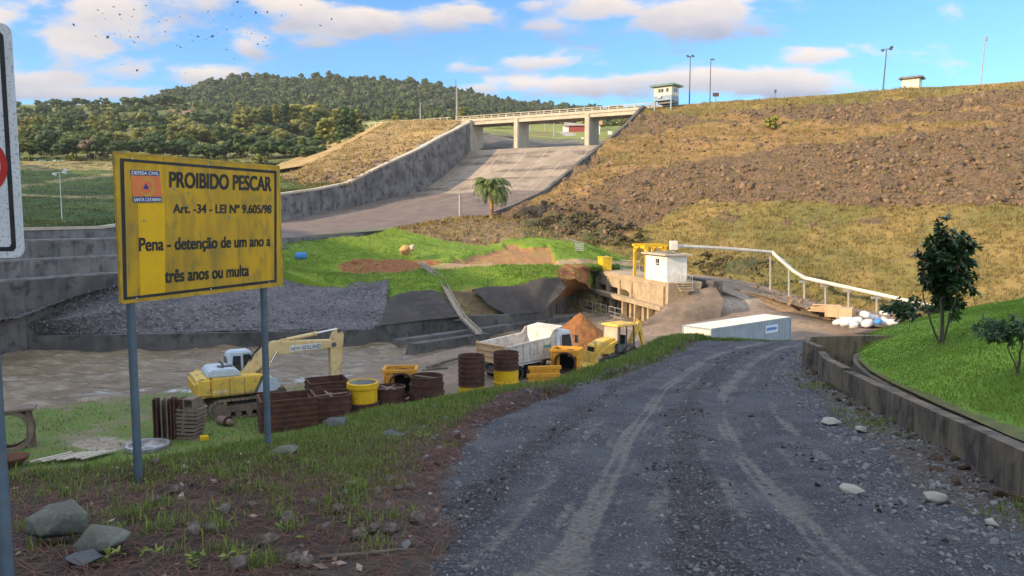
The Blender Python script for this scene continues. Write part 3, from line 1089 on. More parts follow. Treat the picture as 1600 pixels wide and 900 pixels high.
# right training wall under the dam's rocky edge
be = dam_pt([1018, 1000, 975, 935, 895, 852, 800, 745, 690, 640], [172, 183, 200, 232, 265, 300, 325, 345, 365, 385])
be = resample(be[2:], 50)
be = np.concatenate([[be[0] - DN * 12 + np.array([0, 0, 5.6])], be])
wall_strip('edge_wall', [(p[0], p[1]) for p in be], list(be[:, 2] - 9), list(be[:, 2] + 0.45), -0.7, m_concdark, 0.35, spw)

# ------------------------------------------------------------ dam slope
be_c, be_s = dam_cs(be)
sv = np.concatenate([[-60, -8], np.arange(0, 92, 0.42)])
NC = 300
cl_ = np.interp(sv, be_s, be_c)
cl_ = np.where(sv < be_s[0], np.interp(sv, [-8, be_s[0]], [-1.0, be_c[0]]), cl_)
cmax = 150
uu = np.linspace(0, 1, NC)
cc = cl_[:, None] + (cmax - cl_)[:, None] * uu[None] ** 1.15
ss = np.repeat(sv[:, None], NC, 1)
V = C0[None, None, :] * np.array([1, 1, 0]) + cc[..., None] * AX + ss[..., None] * DN
V[..., 2] = dam_z(ss)
V = V.reshape(-1, 3)
s_f, c_f = ss.ravel(), cc.ravel()
pp = to_pix(V)


def dam_masks(V, pp, s):
    n1 = fbm(V, 0.09, 4, 101)
    n2 = fbm(V, 0.3, 3, 102)
    px, py = pp[:, 0], pp[:, 1]
    ylow = np.interp(px, [600, 860, 940, 1020, 1100, 1200, 1350, 1600, 1900], [395, 392, 372, 348, 318, 322, 326, 325, 325]) + 18 * n1
    ycr = np.interp(px, [1040, 1600], [165, 124])
    t = py - ycr
    rock = np.where(py < ylow, 0.95, 0.02)
    rock = np.where(t < np.interp(px, [1000, 1100, 1250, 1600], [12, 24, 20, 19]) + 9 * n1, 0.08, rock)
    tan = np.zeros(len(V))

    def stripe(xs, ys, w, lo, hi, k=1.0):
        d = np.abs(py - np.interp(px, xs, ys)) / (np.interp(px, [lo, hi], w) if isinstance(w, tuple) else w)
        return np.clip(1.4 - d, 0, 1) * k * (px > lo) * (px < hi)
    for st_ in (stripe([900, 1050, 1100, 1350, 1560], [245, 215, 206, 205, 195], (14, 5), 930, 1570), stripe([1390, 1600, 1700], [183, 168, 162], 4, 1380, 1900),
                stripe([1040, 1200, 1330], [248, 226, 212], (14, 8), 1000, 1340, .9), stripe([1100, 1300], [186, 196], 4, 1090, 1330, .7), stripe([850, 960, 1050], [312, 262, 232], 14, 830, 1100, .7)):
        tan = np.maximum(tan, st_)
    rock = rock - 0.8 * tan + 0.55 * n1 + .25 * n2
    for (x0, y0, rx, ry) in ((1140, 338, 30, 10), (1368, 345, 45, 8), (1230, 350, 16, 6), (1270, 352, 12, 4)):
        rock = np.maximum(rock, 0.75 * np.exp(-(((px - x0) / rx) ** 2 + ((py - y0) / ry) ** 2)) + .3 * n2)
    shr = 1.1 * np.exp(-(((px - 880) / 75) ** 2 + ((py - 368) / 26) ** 2)) + .5 * n1 + 0.95 * np.exp(-(((px - 1150) / 50) ** 2 + ((py - 420) / 16) ** 2))
    return rock, shr, tan


rock, shr, tan = dam_masks(V, pp, s_f)
def dam_disp(V, rock, shr):
    amp = np.clip(rock, 0, 1)
    return fbm(V, 0.5, 5, 103) * (amp * 1.05 + 0.16) + np.abs(fbm(V, 1.1, 3, 107)) * amp * .55 + fbm(V, 0.11, 3, 104) * 0.6 + np.clip(shr, 0, 1) * 0.9 * (0.5 + fbm(V, .5, 3, 105))


nn = dam_disp(V, rock, shr) * np.clip((s_f + 1) / 3, 0, 1)
V[:, 2] += nn
mesh_np('dam_slope', V, grid_faces(len(sv), NC), m_dam, None, {'rock': rock, 'shrub': shr, 'tan': tan * .8 + (.12 + .7 * fbm(V, .09, 4, 106)) * (rock > .3)}, True)['kind'] = 'structure'


def dam_sample(n, dens, seed):
    """points on the dam face, uniform on the surface inside the view, kept with probability dens(pix, rock, shrub, tan)"""
    r = np.random.default_rng(seed)
    s = r.uniform(0.5, 84, n)
    c = np.interp(s, be_s, be_c) + 0.8 + r.uniform(0, 1, n) * 105
    P_ = C0[None] * np.array([1, 1, 0]) + c[:, None] * AX + s[:, None] * DN
    P_[:, 2] = dam_z(s)
    q = to_pix(P_)
    rk, sh, tn = dam_masks(P_, q, s)
    k = (r.random(n) < dens(q, rk, sh, tn, s)) & (q[:, 0] < 1680)
    P_ = P_[k]
    P_[:, 2] += dam_disp(P_, rk[k], sh[k])
    return P_, rk[k], sh[k], tn[k]


pt, *_ = dam_sample(46000, lambda q, rk, sh, tn, s: np.clip(rk - .1, 0.0, 0.85) * (fbm(np.stack([q[:, 0] * .02, q[:, 1] * .04, 0 * s], 1), 1, 3, 6) > -.25), 11)
sz = rng.lognormal(-1.8, 0.6, len(pt))
tag(scatter('riprap_rocks', ROCKS, pt, np.clip(sz, .07, .85), m_damrock, True), kind='stuff')
pt, rk, sh, tn = dam_sample(62000, lambda q, rk, sh, tn, s: np.clip(1.0 - rk, .30, 1) * .8, 12)
h = rng.uniform(.25, .6, len(pt)) * np.where(rk > .5, .8, 1)
tag(blades('dry_grass', pt, h, 0.042, m_dryblade, 0.8, 4, .25, v=np.clip(rng.random(len(pt)) * .7 + .3 * tn + .25 * fbm(pt, .08, 3, 7) , 0, 1)), kind='stuff')

# ------------------------------------------------------------ green mound with knoll, path and cut soil; paved apron
r_b = [P(400, 376, 90), P(560, 371.5, 94), P(640, 353, 104), P(700, 341, 110), P(760, 338, 116), P(830, 338, 122), P(900, 352, 121), P(990, 392, 113)]
r_0 = [P(400, 382, 88), P(560, 374, 91), P(640, 357, 101), P(700, 348, 106), P(760, 346, 110), P(830, 352, 112), P(900, 366, 108), P(990, 405, 100)]
r_1 = [P(430, 398, 84), P(560, 384, 88), P(640, 371, 94), P(700, 376, 96), P(760, 379, 96), P(850, 374, 97), P(905, 380, 96), P(990, 413, 93)]
r_2 = [P(430, 411, 81.5), P(560, 402, 84), P(640, 404, 85), P(700, 411, 84.5), P(760, 411, 85.5), P(850, 408, 86), P(905, 406, 88), P(985, 416, 92)]
r_3 = [P(430, 419, 79.5), P(560, 425, 80.5), P(640, 420, 81), P(700, 417, 82), P(760, 415, 83), P(850, 411.5, 84), P(905, 411, 86), P(980, 419, 91)]
r_4 = [P(430, 424, 78.5), P(600, 433, 77.5), P(650, 426, 78.5), P(700, 423, 79), P(760, 420, 79.5), P(850, 416, 81), P(905, 418, 84), P(930, 425, 90)]
r_5 = [P(596, 465, 72.5), P(604, 463, 73.5), P(650, 456, 74.5), P(700, 454, 75), P(760, 447, 75.5), P(850, 433, 77.5), P(900, 437, 81), P(925, 452, 86)]
r_6 = [G(588, 516, ZW - .1), G(600, 515, ZW - .1), G(650, 507, ZW - .1), G(700, 501, ZW - .1), G(760, 499, ZW - .1), G(840, 492, ZW - .1), Vector((5.4, 82, -7.3)), Vector((7.4, 92, -6.9))]


def mound_masks(V):
    q = to_pix(V)
    px, py = q[:, 0], q[:, 1]
    n = fbm(V, 0.25, 4, 111)
    yk = np.interp(px, [540, 600, 640, 700, 760, 830, 900], [352, 352, 362, 378, 382, 366, 380])
    kn = np.clip((yk + 5 * n - py) / 5 + .5, 0, 1)
    ysc = np.interp(px, [690, 730, 770, 800, 830, 860, 870], [412, 400, 388, 379, 384, 384, 410])
    n2 = fbm(V, 0.9, 3, 114)
    soil = np.clip((py - ysc - 4 * n - 5 * n2) / 3 + .5, 0, 1) * (py < 412 + 2 * n2) * (px > 690 + 14 * n2) * (px < 868 + 10 * n2)
    soil = np.maximum(soil, 0.9 * np.exp(-(((px - 740) / 26) ** 4 + ((py - 480) / 34) ** 4)))
    brown = (np.clip((py - np.interp(px, [600, 650, 700, 760, 850, 900], [462, 457, 455, 452, 440, 440])) / 3 - n2, 0, 1) * (px < 905))
    red = 1.3 * np.exp(-(((px - 590) / 62) ** 4 + ((py - 417) / 9) ** 4)) + 1.2 * np.exp(-(((px - 650) / 40) ** 2 + ((py - 410) / 5) ** 2)) + 1.3 * np.exp(-(((px - 897) / 26) ** 4 + ((py - 438) / 26) ** 4))
    yp = np.interp(px, [540, 640, 700, 760, 850, 920, 1000], [424, 420, 416, 413, 409.5, 408.5, 412])
    path = np.clip(1.5 - np.abs(py - yp) / 3.2, 0, 1) * np.clip((px - 650) / 30, 0, 1)
    sh = 1.2 * np.exp(-(((px - 870) / 60) ** 2 + ((py - 360) / 13) ** 2)) + .3 * n
    return dict(knoll=kn, soil=soil, red=red, path=path, shrub=sh, brown=brown)


V = loft([r_b, r_0, r_1, r_2, r_3, r_4, r_5, r_6], 170, 230)
mk_ = mound_masks(V)
nrm = grid_normals(V, 170, 230)
V = V + nrm * (fbm(V, 0.3, 4, 112) * 0.35 + fbm(V, 1.2, 3, 113) * (.08 + .14 * np.clip(mk_['knoll'] + mk_['red'], 0, 1)) - 0.5 * np.clip(mk_['soil'], 0, 1))[:, None]
gv_ = V.reshape(170, 230, 3)
gv_[:, 0, 2] -= 1.2
gv_[:, 1, 2] -= .5
gv_[:, 2, 2] -= .15
V = gv_.reshape(-1, 3)
mesh_np('grassy_mound', V, grid_faces(170, 230), m_mound, None, mk_, True)['kind'] = 'structure'
green = (mk_['brown'] < .3) & (mk_['knoll'] < .3) & (mk_['soil'] < .3) & (mk_['red'] < .3) & (mk_['path'] < .4) & (to_pix(V)[:, 1] < 462)
k = rng.choice(np.nonzero(green)[0], 9000)
tag(blades('mound_grass', V[k] + rng.normal(size=(len(k), 3)) * [.15, .15, 0], rng.uniform(.10, .30, len(k)) * (1 + .7 * fbm(V[k], .5, 3, 116)), 0.04, m_lawnblade, 0.7, 3, .2, v=np.clip(.42 + .75 * fbm(V[k], .22, 4, 115) - .3 * np.clip((to_pix(V[k])[:, 0] - 740) / 120, -1, 1), 0, 1)), kind='stuff')  # blades toned darker rightwards, painting shade onto the mound's right half
k = rng.choice(np.nonzero((mk_['knoll'] > .5) | (mk_['red'] > .6))[0], 620)
isr = mk_['red'][k] > .6
kk = rng.choice(np.nonzero(mk_['knoll'] > .4)[0], 2200)
tag(blades('knoll_grass', V[kk], rng.uniform(.2, .5, len(kk)), .05, m_dryblade, .8, 3, .25), kind='stuff')
tag(scatter('knoll_rocks', ROCKS, V[k][~isr], np.clip(rng.lognormal(-1.5, .5, (~isr).sum()), .08, .5), m_damrock, True), kind='stuff')
m_clod = mk('red_clods', (0.36, 0.15, 0.06), (0.27, 0.11, 0.05), 1.0, 0.95, 0.05, 5)
tag(scatter('soil_clods', ROCKS, V[k][isr], rng.lognormal(-2.2, .5, isr.sum()), m_clod, True), kind='stuff')

def apron_pt(px, py):
    q5 = to_pix([tuple(q) for q in r_5])
    y5 = np.interp(px, q5[:, 0], q5[:, 1])
    d5 = np.interp(px, q5[:, 0], [q.y for q in r_5])
    y6 = np.interp(px, [588, 700, 760, 850], [516, 501, 498, 490])
    a5, a6 = P(px, y5, d5), G(px, y6, ZW)
    return a5.lerp(a6, (py - y5) / (y6 - y5))


for top, bot in (([(605, 480), (611, 470), (620, 464), (642, 458), (675, 456.5), (686, 460), (694, 472)], [(593, 515), (610, 513), (630, 510), (655, 507), (680, 504), (700, 502), (718, 500.5)]),
                 ([(738, 457), (760, 452), (800, 450), (821, 446), (833, 440), (850, 436), (872, 433), (884, 452)], [(752, 471), (762, 481), (775, 489), (790, 496), (810, 494.5), (830, 492.5), (850, 490), (863, 479)])):
    V = loft([[apron_pt(*q) for q in top], [apron_pt(*q) for q in bot]], 24, 50)
    n_ = grid_normals(V, 24, 50)
    V = V + n_ * (0.36 + 0.02 * fbm(V, .3, 2, 5))[:, None]
    # turn the rim down into the soil
    g_ = V.reshape(24, 50, 3)
    g_[0] -= n_.reshape(24, 50, 3)[0] * .3
    mesh_np('paved_bank', g_.reshape(-1, 3), grid_faces(24, 50), m_apron, None, None, True)['kind'] = 'structure'

# ------------------------------------------------------------ dirt yard rising to the intake
toe = dam_pt([985, 1040, 1120, 1160, 1205, 1290, 1380, 1480, 1600, 1800], [419, 427, 435, 439, 452, 477, 489, 502, 512, 520])
toe = toe + DN * -1.0 + np.array([0, 0, .15])
y1 = [Vector((13.9, 88.3, -4.6)), Vector((15.6, 81.6, -4.6)), Vector((17.6, 74.4, -4.66)), P(1140, 449, 76), P(1215, 470, 73), P(1290, 490, 69.5), P(1380, 503, 66), P(1480, 515, 63), P(1600, 525, 60), P(1800, 530, 58)]
y2 = [P(1042, 484, 71), P(1046, 470, 71.7), P(1095, 462, 71.5), P(1150, 474, 73), P(1215, 484, 73.5), P(1290, 497, 71.5), P(1380, 510, 69), P(1480, 520, 66), P(1600, 530, 62), P(1800, 535, 58)]
y3 = [P(1006, 507, 67.3), P(1030, 502, 67.5), P(1080, 493, 69), P(1150, 491, 69.8), P(1225, 495, 70), P(1290, 506, 68.5), P(1380, 518, 65.5), P(1480, 528, 61), P(1600, 536, 57), P(1800, 542, 53)]
y3b = [Vector((8.5, 64, -8.7)), Vector((11, 63.5, -8.8)), Vector((15, 64.5, -8.9)), Vector((19.5, 65.5, -9)), Vector((24, 65.5, -9)), G(1290, 524, -8.5), G(1380, 531, -8.6), G(1480, 540, -8.7), G(1600, 548, -8.8), G(1800, 553, -8.9)]
y4 = [Vector((4, 57, -8.7)), Vector((8, 55, -8.8)), Vector((12, 54, -8.9)), Vector((16, 53, -9)), Vector((20, 52, -9)), Vector((24, 51, -9)), Vector((28, 50, -9)), Vector((32, 48, -9)), Vector((37, 46, -9)), Vector((44, 43, -9))]
y5 = [Vector((2, 50, -8.7)), Vector((8, 44, -8.7)), Vector((12, 42, -8.8)), Vector((15, 41, -8.9)), Vector((18, 40, -9)), Vector((22, 38, -9)), Vector((26, 36, -9)), Vector((30, 34, -9)), Vector((35, 32, -9)), Vector((42, 30, -9))]


def yard_at(V):
    q = to_pix(V)
    n = fbm(V, 0.2, 3, 121)
    pale = 0.9 * np.exp(-(((q[:, 0] - 1150) / 45) ** 2 + ((q[:, 1] - 470) / 14) ** 2)) + .35 * n + .2 * np.exp(-(((q[:, 0] - 1290) / 70) ** 2 + ((q[:, 1] - 510) / 12) ** 2))
    d = .5 * np.clip(n, 0, 1) + .6 * np.exp(-(((q[:, 0] - 1250) / 60) ** 2 + ((q[:, 1] - 492) / 10) ** 2))
    g = 0.75 * np.exp(-(((q[:, 0] - 1060) / 60) ** 2 + ((q[:, 1] - 497 + .12 * (q[:, 0] - 1060)) / 5) ** 2)) + .1 * n
    return dict(pale=pale, dark=d, grass=g)


V = loft([[Vector(t) for t in toe], y1, y2, y3, y3b, y4, y5], 120, 150)
V[:, 2] += fbm(V, 0.3, 4, 122) * 0.25
mesh_np('dirt_yard', V, grid_faces(120, 150), m_flat, None, yard_at(V), True)['kind'] = 'structure'
YV = V
k = rng.choice(np.nonzero(np.abs(to_pix(V)[:, 1] - np.interp(to_pix(V)[:, 0], [1150, 1205, 1290, 1380], [444, 460, 484, 500])) < 7)[0], 380)
k = k[to_pix(V[k])[:, 0] > 1180]
tag(scatter('toe_rocks', ROCKS, V[k], np.clip(rng.lognormal(-1.7, .45, len(k)), .06, .42), m_damrock, True, np.clip(rng.random(len(k)) + .3, 0, 1)), kind='stuff')

# ------------------------------------------------------------ left embankment and the pasture
e_c = [P(606, 190, 200), P(640, 187.5, 196), P(690, 187, 190), P(724, 187.5, 184.5)]
e_b = [P(484, 262, 163), P(520, 280, 150), P(545, 286.5, 143), P(548, 287, 142.6)]
wt = [P(545, 287.3, 143), P(595, 260, 152), P(676, 215, 168), P(724, 189, 184.5)]
# fan from the crest to the wall top: rows run from the left edge to the wall
rows = [[P(606, 189.5, 200), P(670, 187.5, 192), P(723, 188.5, 184.6)], [P(585, 202, 192), P(640, 205, 184), P(697, 205, 174.5)], [P(550, 222, 181), P(600, 232, 171), P(655, 229, 165)],
        [P(518, 240, 172), P(560, 255, 160), P(600, 257, 153)], [P(480, 258, 163), P(515, 276, 150), P(546, 286, 143)], [P(440, 276, 155), P(490, 297, 140), P(535, 290, 141)]]


def emb_rock(V):
    q = to_pix(V)
    t = np.interp(q[:, 0], [480, 610, 720], [262, 214, 192])
    return np.clip((q[:, 1] - t) / 30, 0, 1) * .55 + .45 * fbm(V, .2, 3, 131)


_, V = patch('spillway_embankment', rows, 70, 90, m_emb, 0.5, 0.35, {'rock': emb_rock}, 132)
k = rng.choice(len(V), 2600)
k = k[rng.random(len(k)) < np.clip(emb_rock(V[k]), 0, 1) * .8]
tag(scatter('embankment_rocks', ROCKS, V[k] + rng.normal(size=(len(k), 3)) * [.4, .4, .05], rng.lognormal(-1.3, .45, len(k)), m_damrock, True), kind='stuff')
k = rng.choice(len(V), 6000)
tag(blades('embankment_grass', V[k] + rng.normal(size=(len(k), 3)) * [.4, .4, .05], rng.uniform(.18, .42, len(k)), 0.06, m_dryblade, .8, 3, .3, v=rng.uniform(.25, .95, len(k))), kind='stuff')
patch('spillway_embankment_back', [[P(606, 189.5, 200), P(550, 222, 181), P(480, 258, 163)], [P(590, 194, 212), P(520, 228, 194), P(450, 262, 170)], [P(570, 205, 230), P(480, 240, 205), P(400, 270, 170)]], 20, 40, m_emb, 0.3, 0.3, {'rock': lambda V: 0 * V[:, 0] + .2}, 133)
p0 = [P(-500, 250, 225), P(-100, 250, 222), P(35, 250.5, 218), P(180, 251, 216), P(420, 255, 200), P(560, 245, 190)]
p1 = [P(-500, 300, 150), P(-100, 300, 152), P(35, 300, 152), P(180, 296, 155), P(420, 280, 162), P(540, 282, 150)]
p2 = [P(-500, 352, 105), P(-100, 350, 108), P(35, 348, 110), P(180, 340, 113), P(420, 302, 134), P(530, 285, 148)]
p3 = [P(-500, 378, 92), P(-100, 377, 95), P(35, 373, 99.5), P(180, 362, 103), P(428, 305, 130.5), P(538, 288, 146)]
p4 = [q + Vector((-.5, .6, -3.5)) for q in p3]


def past_at(V):
    q = to_pix(V)
    px, py = q[:, 0], q[:, 1]
    n = fbm(V, .06, 4, 141)
    tr = np.zeros(len(V))
    for xs_, ys_, w in (([0, 40, 190], [262, 257, 256], 5), ([0, 40, 100, 190], [298, 291, 281, 272], 3), ([0, 110], [303, 308], 2.5), ([430, 480, 540], [262, 262, 268], 5)):
        tr = np.maximum(tr, np.clip(1.3 - np.abs(py - np.interp(px, xs_, ys_)) / w, 0, 1))
    tr = np.maximum(tr, np.interp(py, [248, 262], [.8, 0]))
    terr = np.sin(V[:, 2] * 4.2 + 3 * n + 2 * fbm(V, .2, 3, 143)) * 1.0
    dk = np.clip((py - np.interp(px, [0, 190, 440], [352, 350, 312])) / 10, 0, 1) * .7 + .5 * np.clip(terr, 0, 1) + .4 * n
    return dict(trail=tr, dark=dk)


V = loft([p0, p1, p2, p3, p4], 170, 180)
V[:, 2] += fbm(V, 0.07, 4, 142) * 0.9 + np.sin(V[:, 2] * 4.2 + 3 * fbm(V, .06, 4, 141)) * 0.3
mesh_np('pasture', V, grid_faces(170, 180), m_pasture, None, past_at(V), True)['kind'] = 'structure'
gf_ = grid_faces(170, 180)
q_ = to_pix(V[gf_[:, 0]])
ok_ = np.nonzero((q_[:, 0] > -60) & (q_[:, 0] < 600) & (q_[:, 1] > 248))[0]
k = rng.choice(ok_, 15000)
pt = V[gf_[k, 0]] * (1 - (u_ := rng.random((len(k), 1)))) + V[gf_[k, 2]] * u_
m_pblade = mk('pasture_blades', (0.1, 0.1, 0.1), None, rough=.8, vcol=('v', (0.03, 0.055, 0.014), (0.19, 0.19, 0.06)), trans=.2)
tag(blades('pasture_grass', pt, rng.uniform(.12, .4, len(pt)), .07, m_pblade, .9, 4, .5, v=np.clip(.3 + .6 * fbm(pt, .12, 3, 144) + .5 * rng.random(len(pt)) * past_at(pt)['trail'], 0, 1)), kind='stuff')

# ------------------------------------------------------------ land behind: upstream field, foothill, hill
f0 = [P(690, 238, 195), P(800, 233, 184), P(900, 231, 176), P(1010, 228, 168)]
f1 = [P(690, 206, 212), P(740, 207, 208), P(870, 224, 200), P(1010, 222, 190)]
f2 = [P(690, 203, 230), P(740, 204, 228), P(870, 218, 222), P(1010, 214, 215)]
f3 = [P(690, 200, 300), P(800, 204, 300), P(900, 204, 300), P(1010, 203, 300)]
f4 = [P(690, 185, 400), P(800, 185, 400), P(900, 186, 400), P(1100, 186, 400)]
m_up = mk('upstream_slope', (0.10, 0.09, 0.085), (0.15, 0.13, 0.11), 0.3, 0.95, 0.1, 1.5)
patch('reservoir_bank', [f0, f1, f2], 30, 60, m_up, 0.4, 0.4)
patch('upstream_field', [f1, f2, f3, f4], 40, 80, m_hill, 0.3, 0.1, {'field': lambda V: 0 * V[:, 0] + .9, 'bare': lambda V: 0.7 * np.exp(-(((to_pix(V)[:, 0] - 850) / 30) ** 2 + ((to_pix(V)[:, 1] - 209) / 3) ** 2))})
rd = [[P(868, 207.5, 285), P(885, 207.8, 285)], [P(878, 211, 262), P(905, 211, 262)], [P(886, 217, 235), P(920, 216, 235)], [P(900, 221, 222), P(925, 220, 222)]]
m_path = mk('path_gravel', (0.36, 0.33, 0.29), (0.30, 0.27, 0.24), 0.4, 0.95)
o, V = patch('path', [[q + Vector((0, 0, .35)) for q in r] for r in rd], 16, 6, m_path)

h0 = [P(-700, 252, 215), P(-200, 252, 214), P(35, 251, 214), P(300, 253, 210), P(480, 258, 185), P(610, 198, 212), P(720, 200, 212)]
h1 = [P(-700, 225, 270), P(-200, 226, 270), P(35, 226, 270), P(300, 226, 272), P(480, 228, 270), P(610, 196, 280), P(720, 196, 290)]
h2 = [P(-700, 200, 340), P(-200, 200, 340), P(35, 200, 340), P(300, 200, 345), P(480, 198, 350), P(610, 188, 360), P(720, 189, 380)]
h3 = [P(-700, 165, 440), P(-200, 166, 440), P(35, 167, 440), P(170, 164, 440), P(300, 160, 450), P(480, 182, 450), P(720, 187, 460)]
h4 = [P(-700, 160, 500), P(-200, 161, 500), P(35, 163, 500), P(170, 163, 500), P(300, 165, 520), P(480, 185, 520), P(720, 190, 560)]


def hill_at(V):
    q = to_pix(V)
    px, py = q[:, 0], q[:, 1]
    f = 1.2 * np.exp(-(((px - 650) / 75) ** 2 + ((py - 192) / 6) ** 2)) + 1.2 * np.exp(-(((px - 80) / 60) ** 2 + ((py - 163) / 3) ** 2)) + .9 * np.exp(-(((px - 550) / 60) ** 4 + ((py - 225) / 26) ** 2))
    b = 1.1 * np.exp(-(((px - 285) / 30) ** 2 + ((py - 174) / 3.5) ** 2)) + 1.0 * np.exp(-(((px - 185) / 30) ** 2 + ((py - 163) / 2.5) ** 2))
    return dict(field=f, bare=b)


patch('foothill', [h0, h1, h2, h3, h4], 70, 120, m_hill, 1.2, 0.02, hill_at)
hs = [P(200, 172, 640), P(250, 152, 640), P(285, 143, 640), P(330, 128, 640), P(400, 120, 640), P(520, 121, 650), P(620, 127, 660), P(680, 135, 660), P(760, 155, 670), P(830, 165, 680), P(900, 172, 700), P(1100, 176, 720)]
hb = [P(200, 185, 470), P(250, 182, 470), P(285, 182, 470), P(330, 186, 470), P(400, 190, 470), P(520, 192, 470), P(620, 194, 470), P(680, 194, 470), P(760, 194, 480), P(830, 194, 500), P(900, 194, 520), P(1100, 194, 560)]
hk = [q + Vector((0, 120, -30)) for q in hs]
_, HV = patch('hill', [hk, hs, hb], 60, 120, m_hill, 3.0, 0.012, {'field': lambda V: 0 * V[:, 0], 'bare': lambda V: 0 * V[:, 0]})

# ------------------------------------------------------------ unseen ridge added left of and behind the camera, profiled to shade the foreground
wv = np.array([-270, -230, -170, -120, -103, -85, -70, -60, -50, -43, -39, -36, -30, -20, 0, 40, 90, 160])
hv = np.array([36, 44, 47, 45, 44, 45, 46, 43, 38.5, 38, 39.5, 45, 58, 67, 70, 70, 62, 50.0])
SXY = np.array([SUN_XY.x, SUN_XY.y])
PXY = np.array([-SXY[1], SXY[0]])                         # w axis
if PXY @ np.array([.37, -.93]) < 0:
    PXY = -PXY
wq = np.linspace(-270, 160, 160)
hq = np.interp(wq, wv, hv)
rows = []
for (a_, f_) in ((-48, 0.0), (-62, .28), (-80, .72), (-96, 1.0), (-118, .95), (-160, .7), (-240, .2)):
    rows.append([Vector((*(-SXY * a_ * 1.0 + PXY * w_), -9 + (h_ + 9) * f_)) for w_, h_ in zip(wq, hq)])
SHADE_ROWS = rows
V = loft(SHADE_ROWS, 40, 160)
V[:, 2] += fbm(V, 0.06, 3, 151) * 1.6
mesh_np('hill', V, grid_faces(40, 160), m_hill, None, {'field': 0 * V[:, 0], 'bare': 0 * V[:, 0]}, True)['kind'] = 'structure'  # off-view shading ridge, added as terrain

# ------------------------------------------------------------ right: garden wall, drainage channel, lawn
gw = thing('retaining_wall', 'long low stained concrete wall between gravel road and green lawn', 'retaining wall')
wy = np.array([0.5, 2, 4, 6, 7, 8, 9, 10, 11, 12, 13, 14, 15, 16, 17, 18, 19, 20, 21, 22])
yA = GR(1315, 613)[1]
yB = GR(1277, 580)[1]
wy = np.concatenate([wy[wy < yA - .3], [yA - .02]])


def wall_h(y):
    return np.interp(y, [0, 7.8, 12, 18, 22, 28], [.45, .46, .47, .49, .54, .66])


ln = [(xat(WALLB, t), t) for t in wy]
m = MB()


def wall_seg(name, ys, h0, th, mat, parent):
    fine = np.linspace(ys[0], ys[-1], 60)
    pts = [(xat(WALLB, t), t) for t in fine]
    wob = fbm(np.stack([fine, 0 * fine, 0 * fine], 1), .8, 3, 5) * .02
    return wall_strip(name, pts, list(zroad(fine) - .5), list(zroad(fine) + h0(fine) + wob), th, mat, 0.0, parent)


wall_seg('wall', wy, wall_h, -0.2, m_wallgrey, gw)
wall_seg('wall', np.array([yA + .05, yB]), lambda t: wall_h(t) + .05, -0.2, m_wallgrey, gw)
zt = float(zroad(yB) + .70)
cx = float(xat(WALLB, yB))
wall_strip('end_wall', [(cx + .0, yB + .02), (cx - .05, yB + 1.0), (cx + .35, yB + 1.75), (cx + 1.8, yB + 1.95), (cx + 3.4, yB + 1.9)], [-5.5] * 5, [zt, zt, zt + .03, zt + .03, zt + .02], -0.18, m_wallgrey, 0.0, gw)
# inner wall of the channel
iy = np.linspace(12.5, yB + .9, 40)
ioff = np.interp(iy, [9, 14, yA, yB, yB + .9], [.27, .34, .5, 1.0, 1.25])
wall_strip('inner_wall', [(xat(WALLB, t) + o_, t) for t, o_ in zip(iy, ioff)], list(zroad(iy) - .6), list(zroad(iy) + wall_h(iy) - .06), -0.12, m_wallgrey, 0.0, gw)
fy = np.linspace(6, yB + 1.6, 40)
fo = np.interp(fy, [6, 14, yA, yB, yB + 1.6], [.35, .42, .65, 1.15, 1.9])
V = np.concatenate([np.stack([xat(WALLB, fy) + .1, fy, zroad(fy) - np.interp(fy, [12, 17], [-.40, .25])], 1), np.stack([xat(WALLB, fy) + fo, fy, zroad(fy) - np.interp(fy, [12, 17], [-.40, .25])], 1)])
n = len(fy)
i = np.arange(n - 1)
mesh_np('channel_floor', V, np.stack([i, i + 1, i + 1 + n, i + n], 1), m_soil, gw)

ly = np.concatenate([np.linspace(-4, 9, 10), np.linspace(10, yB + .9, 20)])
lo_ = np.interp(ly, [-4, 6, 9, 14, yA, yB, yB + .9], [.19, .2, .24, .42, .60, 1.12, 1.45])
bot = [Vector((xat(WALLB, t) + o_, t, zroad(t) + wall_h(t) + np.interp(t, [6, 10], [0.0, .0]))) for t, o_ in zip(ly, lo_)]
top = [Vector((60, -12, 6)), P(2300, 360, 12), P(1900, 418, 20), P(1720, 446, 27), P(1600, 466, 30.5), P(1540, 476, 32), P(1450, 493, 33), P(1380, 515, 33), P(1335, 540, 31.5)]
nb = len(bot)
bots = resample(bot, 60)
tops_ = resample(top, 60)
# match parameter: bottom goes near -> far, top likewise
mid_ = [Vector((*(bots[k] * .55 + tops_[k] * .45)[:2], (bots[k] * .55 + tops_[k] * .45)[2] + .25)) for k in range(60)]
back = [Vector(t) + Vector((2.5, 3.5, -.7)) for t in tops_]
back2 = [Vector(t) + Vector((8, 12, -5.5)) for t in tops_]
NU_, NV_ = 120, 150
V = loft([[Vector(t) for t in bots], mid_, [Vector(t) for t in tops_], back, back2], NU_, NV_)
ed = np.repeat(np.linspace(0, 1, NU_), NV_)
V[:, 2] += (fbm(V, 0.25, 3, 161) * .14 + fbm(V, 1.5, 3, 162) * .03) * np.clip(ed * 12, 0, 1)
lp_ = to_pix(V)
bare = np.clip(1 - ed / .009, 0, 1) * .8 + .32 * fbm(V, .5, 4, 163) + .15
mesh_np('lawn', V, grid_faces(NU_, NV_), m_lawn, None, {'bare': bare}, True)['kind'] = 'structure'
LAWN = V
